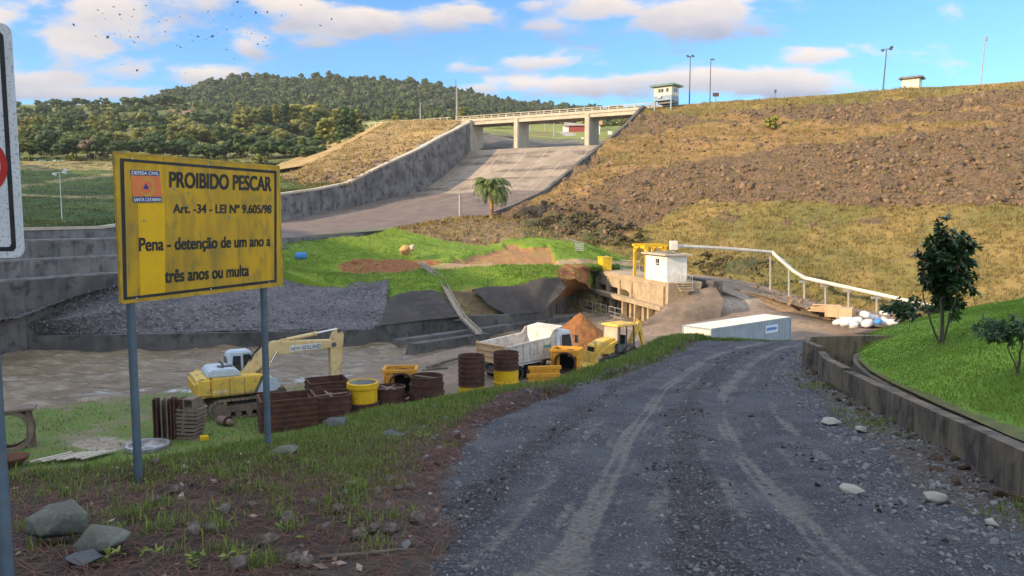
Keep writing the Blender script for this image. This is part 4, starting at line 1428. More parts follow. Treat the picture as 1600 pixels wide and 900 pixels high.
# lawn blades on its visible face
gfc = grid_faces(NU_, NV_)
cen = V[gfc].mean(1)
q = to_pix(cen)
ar = np.linalg.norm(np.cross(V[gfc[:, 1]] - V[gfc[:, 0]], V[gfc[:, 3]] - V[gfc[:, 0]]), axis=1)
vis = (q[:, 0] > 1250) & (q[:, 0] < 2150) & (q[:, 1] < 1000) & (cen[:, 1] > 4) & (cen[:, 1] < 38)
pr = np.where(vis, ar / np.maximum(cen[:, 1], 5) ** 1.0, 0)
k = rng.choice(len(gfc), 64000, p=pr / pr.sum())
a_, b_ = rng.random((len(k), 1)), rng.random((len(k), 1))
pts = (V[gfc[k, 0]] * (1 - a_) + V[gfc[k, 1]] * a_) * (1 - b_) + (V[gfc[k, 3]] * (1 - a_) + V[gfc[k, 2]] * a_) * b_
pts = pts[np.repeat(bare.reshape(-1), 1)[gfc[k, 0]] < .6]
tag(blades('lawn_grass', pts, rng.uniform(.018, .05, len(pts)) * (1 + .6 * fbm(pts, 1.1, 3, 164)), 0.008, m_lawnblade, .9, 4, .10, v=np.clip(.45 + .9 * fbm(pts, .45, 4, 165), 0, 1)), kind='stuff')


def lawn_z(x, y):
    k = np.argmin((LAWN[:, 0] - x) ** 2 + (LAWN[:, 1] - y) ** 2)
    return LAWN[k, 2]


def lawn_hit(px, py):
    q = lp_
    d = (q[:, 0] - px) ** 2 + (q[:, 1] - py) ** 2 + (LAWN[:, 1] > 36) * 1e6
    return Vector(LAWN[np.argmin(d)])


# ------------------------------------------------------------ trees
m_bark = mk('bark', (0.10, 0.08, 0.06), (0.17, 0.14, 0.11), 4, 0.9, 0.02, 14, stretch=(1, 1, .3))
m_leafdark = mk('laurel_leaves', (0.02, 0.05, 0.015), None, rough=0.42, vcol=('v', (0.014, 0.040, 0.012), (0.058, 0.115, 0.03)), spec=0.45, trans=.12)
m_leafmid = mk('sapling_leaves', (0.05, 0.1, 0.03), None, rough=0.5, vcol=('v', (0.025, 0.065, 0.022), (0.085, 0.15, 0.05)), trans=.2)
FOL = {
    'dark': mk('foliage_dark', (0, 0, 0), None, rough=.7, vcol=('v', (0.018, 0.040, 0.013), (0.085, 0.135, 0.030)), trans=.15),
    'mid': mk('foliage_mid', (0, 0, 0), None, rough=.7, vcol=('v', (0.035, 0.066, 0.016), (0.16, 0.21, 0.045)), trans=.2),
    'olive': mk('foliage_olive', (0, 0, 0), None, rough=.7, vcol=('v', (0.070, 0.085, 0.022), (0.30, 0.28, 0.07)), trans=.2),
    'yellow': mk('foliage_yellow', (0, 0, 0), None, rough=.7, vcol=('v', (0.10, 0.115, 0.02), (0.38, 0.34, 0.06)), trans=.25),
    'brown': mk('foliage_brown', (0, 0, 0), None, rough=.7, vcol=('v', (0.07, 0.055, 0.035), (0.20, 0.15, 0.09)), trans=.15),
}


def trunk_mb(h, r, limbs, seed, lean=.05):
    rr = random.Random(seed)
    m = MB()
    pts = [(0, 0, -.3)]
    x = y = 0
    for i in range(1, 6):
        x += rr.uniform(-lean, lean) * h
        y += rr.uniform(-lean, lean) * h
        pts.append((x, y, h * i / 5))
    m.tube(pts, [r * (1 - .14 * i) for i in range(6)], 7)
    for k in range(limbs):
        i = rr.randint(2, 5)
        b = Vector(pts[i])
        a = rr.uniform(0, 6.28)
        L = h * rr.uniform(.3, .6)
        e = b + Vector((math.cos(a) * L * .7, math.sin(a) * L * .7, L * .75))
        m.tube([b, (b + e) / 2 + Vector((0, 0, -.06 * h)), e], [r * .5, r * .32, r * .1], 5)
    return m


class TreeKind:
    """one tree mesh pair (trunk, crown); every further tree shares the meshes"""

    def __init__(s, seed, fol, H, shape='round', rad=(.42, .42, .36), ncl=46, per=26, leaf=.045, base=.5):
        s.H = H
        m = trunk_mb(H * base * 1.15, H * .022, 5, seed)
        o = m.build('trunk', m_bark, None, True)
        V, fs, v = crown_np(seed, ncl, per, (rad[0] * H, rad[1] * H, rad[2] * H), leaf * H, .30, shape)
        V[:, 2] += H * base + rad[2] * H * .5
        c = mesh_np('crown', V, fs, FOL[fol], None, {'v': v}, False)
        s.tm, s.cm = o.data, c.data
        bpy.data.objects.remove(o)
        bpy.data.objects.remove(c)

    def put(s, name, loc, h, label, group, rz=None, wide=1.0):
        t = thing(name, label, 'tree', loc, random.uniform(0, 6.28) if rz is None else rz, group)
        k = h / s.H
        t.scale = (k * wide, k * wide, k)
        link('trunk', s.tm, t)
        link('crown', s.cm, t)
        return t


KD = [TreeKind(201, 'dark', 10), TreeKind(202, 'dark', 10, 'umbrella', (.55, .55, .3), base=.45), TreeKind(208, 'dark', 10, rad=(.5, .45, .33))]
KM = [TreeKind(203, 'mid', 10), TreeKind(204, 'mid', 10, rad=(.36, .36, .42))]
KO = [TreeKind(205, 'olive', 10), TreeKind(206, 'olive', 10, 'umbrella', (.5, .5, .34))]
KY = [TreeKind(207, 'yellow', 10, rad=(.38, .38, .42)), TreeKind(209, 'yellow', 10, 'cone', (.26, .26, .48), base=.3, ncl=60)]
KP = [TreeKind(210, 'olive', 10, 'cone', (.22, .22, .46), base=.32, ncl=60), TreeKind(211, 'mid', 10, 'cone', (.24, .24, .46), base=.3, ncl=60), TreeKind(215, 'dark', 10, 'cone', (.26, .26, .46), base=.3, ncl=60)]
KB = [TreeKind(212, 'brown', 10, 'umbrella', (.5, .5, .34), ncl=30, per=16)]
FAMS = {'D': (KD, 'dense dark green round tree in the wood beyond the shaded pasture'), 'M': (KM, 'mid green leafy tree in the wood beyond the shaded pasture'),
        'O': (KO, 'olive green sunlit tree in the wood below the forested hill'), 'Y': (KY, 'yellowish sunlit tree in the wood below the forested hill'),
        'P': (KP, 'tall pointed conifer in the wood below the forested hill'), 'B': (KB, 'half bare brownish tree at the edge of the wood')}
GRP = {'D': 'dark round trees beyond the pasture', 'M': 'mid green trees beyond the pasture', 'O': 'olive trees below the hill', 'Y': 'yellowish trees below the hill',
       'P': 'conifers below the hill', 'B': 'half bare trees'}


def foot_d(px, py):
    """distance of the foothill at a pixel, interpolated between its rows"""
    ys = [np.interp(px, [q_.x * 0 + to_pix([tuple(q_)])[0, 0] for q_ in r], [to_pix([tuple(q_)])[0, 1] for q_ in r]) for r in (h3, h2, h1, h0)]
    ds = [np.interp(px, [to_pix([tuple(q_)])[0, 0] for q_ in r], [q_.y for q_ in r]) for r in (h3, h2, h1, h0)]
    return float(np.interp(py, ys, ds))


def put_tree(f, px, py, hpx, wide=1.0):
    d = foot_d(px, py)
    ks, lab = FAMS[f]
    h = hpx * d / F
    p = P(px, py, d)
    nm = {'P': 'conifer_tree', 'B': 'bare_tree'}.get(f, 'broadleaf_tree')
    random.choice(ks).put(nm, p - Vector((0, 0, .3)), h, lab, GRP[f], None, wide * random.uniform(.9, 1.25))


tr = random.Random(5)
# first row along the pasture's upper edge
for px in range(20, 500, 17):
    f = 'D' if tr.random() < .62 else tr.choice('MMO')
    put_tree(f, px + tr.uniform(-6, 6), 250 + tr.uniform(-2, 2) + max(0, (px - 400) * .05), tr.uniform(26, 42), 1.25)
put_tree('B', 150, 250, 40, 1.2)
put_tree('B', 478, 252, 22, 1.0)
for px in range(28, 470, 20):
    put_tree(tr.choice('DOMMOY'), px + tr.uniform(-8, 8), 234 + tr.uniform(-4, 4), tr.uniform(26, 42), 1.2)
for px in range(24, 470, 21):
    put_tree(tr.choice('OOMDYO'), px + tr.uniform(-8, 8), 218 + tr.uniform(-4, 4), tr.uniform(24, 38), 1.25)
for px in range(30, 400, 23):
    put_tree(tr.choice('DOMOD'), px + tr.uniform(-8, 8), 203 + tr.uniform(-3, 3), tr.uniform(20, 30), 1.3)
# conifers and yellow trees at the right of the wood
for px, py, h in ((378, 214, 48), (392, 218, 52), (405, 215, 46), (420, 216, 52), (432, 210, 48), (446, 216, 54), (458, 212, 48), (470, 214, 50), (484, 210, 46), (494, 222, 52),
                  (505, 228, 44), (516, 230, 46), (527, 228, 50), (538, 226, 52), (549, 222, 48), (558, 216, 42), (386, 205, 34), (410, 202, 34), (440, 200, 34), (470, 200, 30)):
    put_tree(tr.choice('PPPOY'), px, py, h * tr.uniform(.9, 1.1), 1.25)
for px, py, h in ((500, 246, 22), (515, 247, 20), (530, 243, 24), (545, 238, 22), (560, 230, 22), (572, 222, 20), (470, 244, 26), (455, 246, 22)):
    put_tree(tr.choice('YYOM'), px, py, h, 1.5)
for px, h in ((604, 14), (618, 20), (626, 18), (640, 12), (724, 22), (732, 18)):
    put_tree(tr.choice('YOM'), px, 189, h, 1.2)
for px in (60, 85, 100, 118, 136, 150, 165, 205, 215, 245, 262, 278):
    put_tree(tr.choice('DDM'), px, 168, tr.uniform(12, 20), 1.5)
for px in range(735, 1010, 12):
    d = tr.uniform(310, 370)
    f = tr.choice('OOMDBY')
    ks, lab = FAMS[f]
    p = P(px + tr.uniform(-4, 4), 205 + tr.uniform(-2, 3), d)
    tr.choice(ks).put('broadleaf_tree', p, tr.uniform(15, 26) * d / F, 'small ' + lab.split(' in the')[0].split(' at the')[0] + ' in the row seen under the bridge', 'trees seen under the bridge: ' + lab.split(' in the')[0].split(' at the')[0], None, 1.5)

# forest cover: one mass on the hill, one on the shaded foothill flank
NV2 = len(HV)


def hill_pts(n, rows_a, rows_b, seed):
    r = np.random.default_rng(seed)
    A, B = resample(rows_a, 300), resample(rows_b, 300)
    k = r.integers(0, 300, n)
    t = r.random((n, 1)) ** .8
    return A[k] * (1 - t) + B[k] * t + r.normal(size=(n, 3)) * [2, 2, 0]


def crown_protos(seed, leaf=.2, ncl=7, per=16):
    out = []
    for i in range(5):
        V, fs, v = crown_np(seed + i, ncl, per, (.8, .8, .62), leaf, .5, 'round', .8)
        out.append((V, fs))
    return out


def forest(name, pts, sz, mat, seed, zs=1.0, up=.45):
    pts = pts + np.array([0, 0, 1]) * (sz * up)[:, None]
    o = scatter(name, crown_protos(seed), pts, np.stack([sz, sz, sz * zs], 1), mat, False)
    return tag(o, kind='stuff')


m_forest = mk('forest_leaves', (0.035, 0.06, 0.02), (0.055, 0.085, 0.025), 0.03, .8, vcol=('v', (0.018, 0.034, 0.018), (0.13, 0.145, 0.05)), trans=.1)
pts = hill_pts(5200, hs, hb, 31)
forest('hill_forest', pts, np.clip(rng.lognormal(1.2, .32, len(pts)), 1.8, 6.5), m_forest, 301, 1.05)
pts = np.concatenate([hill_pts(900, h3, h2, 32), hill_pts(320, [P(200, 166, 445), P(300, 164, 450), P(470, 184, 450), P(720, 190, 470), P(900, 190, 500)], [P(200, 172, 420), P(300, 176, 420), P(470, 188, 420), P(720, 192, 450), P(900, 192, 480)], 33)])
q = to_pix(pts)
keep = (q[:, 0] < 560) & ~((np.abs(q[:, 0] - 285) < 32) & (np.abs(q[:, 1] - 175) < 6)) | (q[:, 1] < 189)
m_forest2 = mk('foothill_leaves', (0.03, 0.055, 0.015), (0.06, 0.085, 0.022), 0.04, .8, vcol=('v', (0.016, 0.036, 0.014), (0.13, 0.16, 0.04)), trans=.1)
pts = pts[keep]
forest('foothill_wood', pts, np.clip(rng.lognormal(.95, .32, len(pts)), 1.4, 5), m_forest2, 321, 1.05)
m_scrub = mk('scrub_leaves', (0.07, 0.10, 0.02), None, 1, .8, vcol=('v', (0.045, 0.07, 0.018), (0.20, 0.21, 0.045)), trans=.15)
pts = np.concatenate([hill_pts(330, h1, h0, 34), hill_pts(260, h2, h1, 35)])
q = to_pix(pts)
pts = pts[(q[:, 0] < 600) & (q[:, 0] > -120)]
forest('undergrowth', pts, rng.uniform(1.0, 2.2, len(pts)), m_scrub, 341, .8, .3)
# scrub fringe at the pasture's top edge and shrubs on the embankment foot
pts = np.concatenate([resample(p0[1:5], 110), resample([P(430, 256, 196), P(500, 256, 188), P(560, 238, 190), P(590, 215, 205)], 60)]) + rng.normal(size=(170, 3)) * [1.2, 2, .1]
forest('scrub_fringe', pts, rng.uniform(.5, 1.2, len(pts)), m_scrub, 351, .8, .3)


# ---- the lawn's trees: limbs with rosettes of long leaves
def leaf_rosettes(tips, L, Wd, n, droop, seed, flat=.3):
    r = np.random.default_rng(seed)
    V, Fq, vv, b = [], [], [], 0
    for tip, d in tips:
        d = np.array(d) / np.linalg.norm(d)
        for j in range(n):
            a = r.uniform(0, 6.283)
            ref = np.array([0, 0, 1.0]) if abs(d[2]) < .9 else np.array([1.0, 0, 0])
            s = np.cross(d, ref)
            s /= np.linalg.norm(s)
            t = np.cross(s, d)
            o = (s * math.cos(a) + t * math.sin(a)) * r.uniform(.6, 1) + d * r.uniform(.1, 1.0)
            o[2] -= droop * r.uniform(.4, 1.3)
            o /= np.linalg.norm(o)
            side = np.cross(o, np.array([0, 0, 1.0]) + r.normal(size=3) * flat)
            side /= np.linalg.norm(side) + 1e-6
            l = L * r.uniform(.65, 1.15)
            w = Wd * r.uniform(.7, 1.2)
            base = np.array(tip) - d * r.uniform(0, .18) * L * 2
            sag = np.array([0, 0, -1.0]) * l * .12
            pts_ = [base, base + o * l * .35 - side * w + sag * .2, base + o * l * .35 + side * w + sag * .2, base + o * l * .75 - side * w * .8 + sag * .6, base + o * l * .75 + side * w * .8 + sag * .6, base + o * l + sag * 1.6]
            V += pts_
            Fq += [(b, b + 1, b + 2, b + 2), (b + 1, b + 3, b + 4, b + 2), (b + 3, b + 5, b + 4, b + 4)]
            vv += [r.random()] * 6
            b += 6
    tri = np.array([(f[0], f[1], f[2]) for f in Fq if f[2] == f[3]])
    quad = np.array([f for f in Fq if f[2] != f[3]])
    return np.array(V), [tri, quad], np.array(vv)


def limb_tree(seed, H, stems, crown_c, crown_r, ntips, trunk_r, first):
    """stems leave low; twigs reach tips spread through the crown ellipsoid"""
    r = np.random.default_rng(seed)
    m = MB()
    hubs = []
    for k in range(stems):
        a = k * 2.2 + r.uniform(0, 1)
        lean = 0 if k == 0 else r.uniform(.10, .2)
        pts_ = [Vector((0, 0, -.1))]
        for i in range(1, 8):
            t = i / 7
            z = H * (.78 if k == 0 else .6) * t
            pts_.append(Vector((math.cos(a) * lean * H * min(1, t * 1.6) + r.normal() * .012 * H, math.sin(a) * lean * H * min(1, t * 1.6) + r.normal() * .012 * H, z)))
        m.tube(pts_, [trunk_r * (1 if k == 0 else .55) * (1 - .11 * i) for i in range(8)], 7)
        hubs += pts_[3:]
    tips = []
    for i in range(ntips):
        d = r.normal(size=3)
        d /= np.linalg.norm(d)
        q_ = np.array(crown_c) + d * np.array(crown_r) * r.uniform(.35, 1.0) ** .5 * (.75 + .35 * math.sin(7 * d[0] + 5 * d[2] + seed))
        if q_[2] < first:
            continue
        hb_ = min(hubs, key=lambda hh: (np.linalg.norm(np.array(hh) - q_) + (1.5 if hh.z > q_[2] else 0)))
        hb_ = np.array(hb_)
        midp = (hb_ + q_) / 2 + np.array([0, 0, -.04 * H])
        m.tube([hb_, midp, q_], [trunk_r * .22, trunk_r * .15, trunk_r * .06], 4, cap=False)
        tips.append((q_, (q_ - midp) + np.array([0, 0, .15])))
        if r.random() < .6:
            tips.append(((midp + q_) / 2, d + np.array([0, 0, .3])))
    return m, tips


def lawn_tree(name, px, py, H, seed, label, stems, cc, cr, ntips, tr_, first, L, Wd, nleaf, droop, mat, rz=0.0, loc=None):
    loc = loc or lawn_hit(px, py)
    t = thing(name, label, 'tree', loc, rz)
    m, tips = limb_tree(seed, H, stems, cc, cr, ntips, tr_, first)
    m.build('trunk', m_bark, t, True)
    V, fs, v = leaf_rosettes(tips, L, Wd, nleaf, droop, seed)
    mesh_np('crown', V, fs, mat, t, {'v': v})
    return t


b = lawn_hit(1473, 540)
H = 208 * b.y / F
lawn_tree('laurel_tree', 1473, 540, H, 401, 'dark glossy small tree with two slim stems on the green lawn', 3, (.04, 0, H * .60), (H * .225, H * .225, H * .37), 230, H * .016, H * .24, H * .062, H * .0125, 15, .5, m_leafdark)
b = P(1408, 512, 36.5)
H = 62 * b.y / F
lawn_tree('round_shrub', 0, 0, H, 402, 'bushy dark shrub on the far lawn edge before the white sacks', 3, (0, 0, H * .62), (H * .58, H * .5, H * .36), 130, H * .02, H * .1, H * .10, H * .028, 9, .1, m_leafmid, 0, P(1410, 512, 36.5) + Vector((0, 0, -.3)))
lawn_tree('round_shrub', 0, 0, H * .8, 405, 'low leafy shrub behind the dark glossy tree, right of the bushy shrub', 3, (0, 0, H * .4), (H * .7, H * .5, H * .28), 90, H * .015, H * .06, H * .09, H * .028, 9, .1, m_leafmid, 1.0, P(1470, 500, 37.5) + Vector((0, 0, -.3)))
b = lawn_hit(1421, 519)
H = 46 * b.y / F
lawn_tree('thin_sapling', 1421, 519, H, 403, 'thin twiggy sapling on the lawn left of the dark glossy tree', 1, (0, 0, H * .7), (H * .26, H * .26, H * .3), 16, H * .012, H * .3, H * .10, H * .025, 4, .2, m_leafmid)
b = lawn_hit(1588, 585)
H = 105 * b.y / F
lawn_tree('feathery_sapling', 1588, 585, H, 404, 'crooked young tree with drooping feathery leaves at the lawn\'s right edge', 2, (-.18 * H, 0, H * .72), (H * .62, H * .5, H * .2), 95, H * .024, H * .36, H * .10, H * .013, 13, .55, m_leafmid)

m_darkscrub = mk('foot_shrubs', (0.04, 0.05, 0.02), None, 1, .85, vcol=('v', (0.022, 0.025, 0.012), (0.14, 0.11, 0.05)), trans=.1)
q = [(rng.normal(895, 48), rng.normal(364, 16)) for _ in range(300)]
pts = dam_pt([t[0] for t in q], [min(t[1], 385) for t in q]) + np.array([0, -.5, .1])
forest('foot_shrubbery', pts, rng.uniform(.35, .95, len(pts)), m_darkscrub, 361, .8, .4)
q = [(rng.normal(1143, 26), rng.normal(419, 8)) for _ in range(150)]
pts = dam_pt([t[0] for t in q], [t[1] for t in q])
forest('foot_shrubbery', pts, rng.uniform(.3, .8, len(pts)), m_darkscrub, 371, .7, .3)

q = [(rng.uniform(930, 1640), rng.uniform(165, 330)) for _ in range(260)]
q = [t for t in q if t[1] > np.interp(t[0], [930, 1040, 1600], [300, 180, 140])]
pts = dam_pt([t[0] for t in q], [t[1] for t in q])
m_dryscrub = mk('dry_scrub', (0.1, 0.1, 0.1), None, rough=.85, vcol=('v', (0.07, 0.055, 0.025), (0.26, 0.19, 0.075)), trans=.1)
forest('dry_scrub_clumps', pts, rng.uniform(.2, .6, len(pts)), m_dryscrub, 381, .6, .3)

# ---- palm on the knoll
pb = Vector(dam_pt(770, 338)[0]) + Vector((-.3, -5, 0))
pb = P(768, 338, pb.y)
pl = thing('palm_tree', 'feathery palm with an orange trunk on the rocky knoll by the chute', 'palm tree', pb - Vector((0, 0, .3)))
HP = 72 * pb.y / F
m_ptrunk = mk('palm_trunk', (0.16, 0.11, 0.07), (0.42, 0.22, 0.06), 1.2, .9, .03, 8)
m_frond = mk('palm_fronds', (0.1, 0.2, 0.05), None, rough=.55, vcol=('v', (0.05, 0.10, 0.025), (0.25, 0.30, 0.075)), trans=.25)
m = MB()
m.tube([(0, 0, -.5), (.05, 0, HP * .2), (.0, 0, HP * .5), (.05, 0, HP * .62)], [.36, .3, .3, .38], 10)
m.build('trunk', m_ptrunk, pl, True)
r = np.random.default_rng(3)
V, Fq, vv, b_ = [], [], [], 0
for k in range(80):
    a = k * 2.4
    el = r.uniform(-.1, 1.5)
    L = HP * r.uniform(.46, .60)
    dirh = np.array([math.cos(a), math.sin(a), 0])
    sd = np.array([-math.sin(a), math.cos(a), 0])
    pos = np.array([.05, 0, HP * .62])
    ang = el
    prev = pos
    tone = r.random()
    for s_ in range(16):
        ang -= .045 + .0135 * s_
        st_ = (dirh * math.cos(ang) + np.array([0, 0, math.sin(ang)])) * L / 16
        nx = prev + st_
        if s_ > 1:
            for sg in (-1, 1):
                for u_ in (.12, .37, .62, .87):
                    base = prev + st_ * u_
                    ll = L * .21 * math.sin(math.pi * (s_ + 2) / 19) * r.uniform(.8, 1.15)
                    tip = base + sd * sg * ll * .75 + st_ / np.linalg.norm(st_) * ll * .35 + np.array([0, 0, -1]) * ll * r.uniform(.35, .8)
                    w = st_ / np.linalg.norm(st_) * .035
                    V += [base - w, base + w, tip]
                    Fq.append((b_, b_ + 1, b_ + 2))
                    vv += [np.clip(tone * .6 + r.random() * .4, 0, 1)] * 3
                    b_ += 3
        w = sd * .03
        V += [prev - w, prev + w, nx + w, nx - w]
        Fq.append((b_, b_ + 1, b_ + 2))
        Fq.append((b_, b_ + 2, b_ + 3))
        vv += [.9] * 4
        b_ += 4
        prev = nx
mesh_np('crown', V, np.array(Fq), m_frond, pl, {'v': vv})
# ------------------------------------------------------------ bridge along the dam axis
def axp(t, s=0.0, z=0.0):
    """t metres left of the crest corner along the dam axis, s metres downstream"""
    q = C0 - AX * t + DN * s
    return Vector((q[0], q[1], z))


RZ_AX = math.atan2(AX[1], AX[0])
m_steeldark = mk('dark_steel', (0.09, 0.095, 0.10), (0.14, 0.14, 0.14), 3, .6, metal=.3)
m_polegrey = mk('pole_grey', (0.34, 0.33, 0.31), (0.26, 0.25, 0.24), 3, .7)
m_white = mk('white_paint', (0.74, 0.73, 0.70), (0.62, 0.61, 0.58), 1.5, .7, streak=((0.36, 0.33, 0.28), 1.5, .5))
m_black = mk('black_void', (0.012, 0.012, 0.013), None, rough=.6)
m_glass = mk('dark_glass', (0.02, 0.025, 0.03), None, rough=.08, spec=.6)

br = thing('bridge', 'long pale concrete road bridge across the spillway crest', 'bridge')
ZD = ZC - .25
m = MB()
m.box(axp(25.5, -2.6, ZD - .2), (53, 6.2, .34), RZ_AX)
m.build('deck', m_concpale, br)
m = MB()
for s_ in (0.05, -2.6, -5.2):
    m.box(axp(25.0, s_, ZD - .78), (50.5, .55, .82), RZ_AX)
m.build('girder', m_concpale, br)
for t in (35.8, 17.8):
    m = MB()
    w, c_ = .64, .34
    poly = [(-w + c_, .6), (w - .2, .6), (w, .4), (w, -5.2), (-w, -5.2), (-w, .6 - c_)]
    ax2, dn2 = Vector(AX[:2]), Vector(DN[:2])
    b = axp(t, 0)
    pts = [(b.x + ax2.x * p[0] + dn2.x * p[1], b.y + ax2.y * p[0] + dn2.y * p[1]) for p in poly]
    m.slab(pts, 14.5, ZD - .37)
    m.build('pier', m_concpale, br)
m = MB()
m.box(axp(49.3, -1.8, 20.6), (3.0, 6.5, 9.0), RZ_AX)
m.box(axp(50.9, -2.6, ZD - .7), (.9, 7.0, 1.4), RZ_AX)
m.build('abutment', m_concpale, br)
for s_ in (.35, -5.55):
    ra = MB()
    ra.bar(axp(52.5, s_, ZD + .95), axp(.5, s_, ZD + .95), .14, .14)
    ra.bar(axp(52.5, s_, ZD + .52), axp(.5, s_, ZD + .52), .10, .12)
    ra.box(axp(26.5, s_, ZD + .1), (52, .28, .26), RZ_AX)
    rl = ra.build('railing', m_concpale, br)
    for k in range(27):
        p = MB()
        p.box(axp(52.3 - k * 1.98, s_, ZD + .56), (.2, .2, .9), RZ_AX)
        p.build('post', m_concpale, rl)

# crest railing left of the bridge
fr = thing('guard_rail', 'pale low post railing along the embankment top left of the bridge', 'railing')
m = MB()
for k in range(13):
    m.box(axp(55 + k * 2.0, .2, ZC + .3), (.22, .22, 1.2), RZ_AX)
m.build('posts', m_concpale, fr)['kind'] = 'stuff'
m = MB()
m.bar(axp(54, .2, ZC + .75), axp(80, .2, ZC + .75), .12, .14)
m.build('rail', m_concpale, fr)


def crest(px, s=-3.0):
    """point on the crest line under photo column px"""
    u = (px - 800) / F / math.cos(PITCH) * 1.0
    b = C0 + DN * s
    # (b.x + AX.x t) = u*(depth) ; use horizontal ratio X/Y of the ray on the crest's height
    lo, hi = -90, 160
    for _ in range(50):
        t = (lo + hi) / 2
        p = b + AX * t
        if to_pix([(p[0], p[1], ZC)])[0, 0] < px:
            lo = t
        else:
            hi = t
    p = b + AX * lo
    return Vector((p[0], p[1], ZC - .1))


def hgt(px, ytop, base):
    v = pix_dir(px, ytop)
    return EYE + v.z / v.y * base.y - base.z


# ---- green roofed control hut on legs
hb_ = P(1041, 158, 163.5)
hut = thing('control_hut', 'small hut on stilts with wide green roof and blue lower walls at the bridge end', 'hut', (hb_.x, hb_.y, hb_.z), math.atan2(-.62, .78))
m_cream = mk('cream_wall', (0.60, 0.56, 0.46), (0.50, 0.47, 0.40), 1, .85)
m_hutblue = mk('blue_grey_paint', (0.25, 0.33, 0.40), (0.20, 0.27, 0.33), 1, .8)
m_roofgreen = mk('green_roof', (0.15, 0.24, 0.20), (0.11, 0.18, 0.155), 1, .6)
HX, HY, HZ = 4.1, 3.3, 3.0
m = MB()
m.box((0, 0, 1.9), (HX, HY, 1.9))
m.build('wall', m_cream, hut)
m = MB()
m.box((0, 0, .45), (HX + .02, HY + .02, 1.0))
m.build('lower_wall', m_hutblue, hut)
m = MB()
m.box((0, 0, 3.03), (HX + 1.3, HY + 1.3, .35), taper=(1.02, 1.02))
m.box((0, 0, 3.27), (HX + 1.36, HY + 1.36, .12), taper=(.8, .8))
m.build('roof', m_roofgreen, hut)
for (x, y, w, d) in ((-.75, -HY / 2, .5, .06), (-.1, -HY / 2, .55, .06), (1.05, -HY / 2, .55, .06), (HX / 2, -.4, .06, .7), (HX / 2, .5, .06, .7)):
    m = MB()
    m.box((x, y, 2.0), (w, d, .75))
    m.build('window', m_glass, hut)
m = MB()
m.box((-.6, -HY / 2 - .2, .75), (.7, .4, .5))
m.build('air_conditioner', m_white, hut, bevel=.03)
for (x, y, h) in ((-HX / 2 + .15, -HY / 2 + .15, 2.8), (HX / 2 - .15, -HY / 2 + .15, 2.4), (HX / 2 - .15, HY / 2 - .15, 1.4), (-HX / 2 + .15, HY / 2 - .15, 1.6)):
    m = MB()
    m.box((x, y, -h / 2), (.28, .28, h))
    m.build('leg', m_hutblue, hut)
m = MB()
m.box((.3, .3, -.35), (HX - .6, HY - .6, .6))
m.build('floor_beam', m_steeldark, hut)

# ---- second hut behind the crest
hb2 = crest(1424, -5)
hut2 = thing('control_hut', 'small cream hut with flat dark slab roof behind the grassy dam crest', 'hut', hb2, math.atan2(-.62, .78))
hh = hgt(1424, 124, hb2)
m = MB()
m.box((0, 0, hh / 2 - .2), (3.0, 2.6, hh + .4))
m.build('wall', m_cream, hut2)
m = MB()
m.box((0, 0, hh + .17), (4.0, 3.6, .34))
m.build('roof', m_conc, hut2)
for x, y, w, d in ((-.4, -1.3, .5, .06), (1.5, -.3, .06, .9)):
    m = MB()
    m.box((x, y, hh * .55), (w, d, .7))
    m.build('window', m_white, hut2)


def pole(name, label, px, ytop, r, head, mat=m_steeldark, lean=0.0, s=-3.0, base=None, cat='lamp post'):
    b = base or crest(px, s)
    h = hgt(px, ytop, b)
    t = thing(name, label, cat, b)
    m = MB()
    m.tube([(0, 0, -.5), (lean * h, 0, h)], [r, r * .6], 8)
    m.build('pole', mat, t, True)
    x = lean * h
    if head == 'crown':
        for a in range(4):
            m = MB()
            c, s_ = math.cos(a * 1.57 + .4), math.sin(a * 1.57 + .4)
            m.tube([(x, 0, h - .1), (x + c * .55, s_ * .55, h + .05)], .05, 6)
            m.box((x + c * .75, s_ * .75, h + .05), (.45, .34, .22), a * 1.57 + .4)
            m.build('lamp_head', mat, t)
    elif head == 'two':
        m = MB()
        m.bar((x - .8, 0, h - .05), (x + .9, 0, h + .15), .1, .1)
        m.build('arm', mat, t)
        for dx, dz in ((-.75, -.2), (.75, .05), (.95, .4)):
            m = MB()
            m.box((x + dx, 0, h + dz), (.5, .4, .3), 0, Matrix.Rotation(.3, 4, 'Y'))
            m.build('lamp_head', mat, t)
    elif head == 'one':
        m = MB()
        m.box((x + .35, 0, h + .02), (.8, .35, .25))
        m.build('lamp_head', mat, t)
    elif head == 'stack':
        for dz in (0, -.5):
            m = MB()
            m.box((x + .18, 0, h - .15 + dz), (.4, .3, .3))
            m.build('lamp_head', mat, t)
    return t


pole('lamp_post', 'tall dark lamp post with a ring of lamps just right of the stilted hut', 1077, 88, .16, 'crown')
pole('lamp_post', 'dark lamp post with one small head beside the brown board on the crest', 1109, 93, .14, 'one')
pole('lamp_post', 'thick leaning dark lamp post with a cross arm of floodlights', 1379, 77, .17, 'two', lean=.05)
pole('lamp_post', 'slim tall pale pole with small lamps at the dam crest\'s right end', 1532, 57, .13, 'stack', m_polegrey, lean=.045)


def board(px, y0, y1, w, label, mat, d=None):
    b = crest(px, -3) if d is None else P(px, y1 + 5, d)
    t = thing('road_sign', label, 'sign', b)
    z0, z1 = hgt(px, y1, b), hgt(px, y0, b)
    m = MB()
    m.tube([(0, 0, -.3), (0, 0, z0 + .1)], .05, 6)
    m.build('post', m_steeldark, t)
    m = MB()
    m.box((0, -.06, (z0 + z1) / 2), (w, .05, z1 - z0))
    m.build('panel', mat, t)


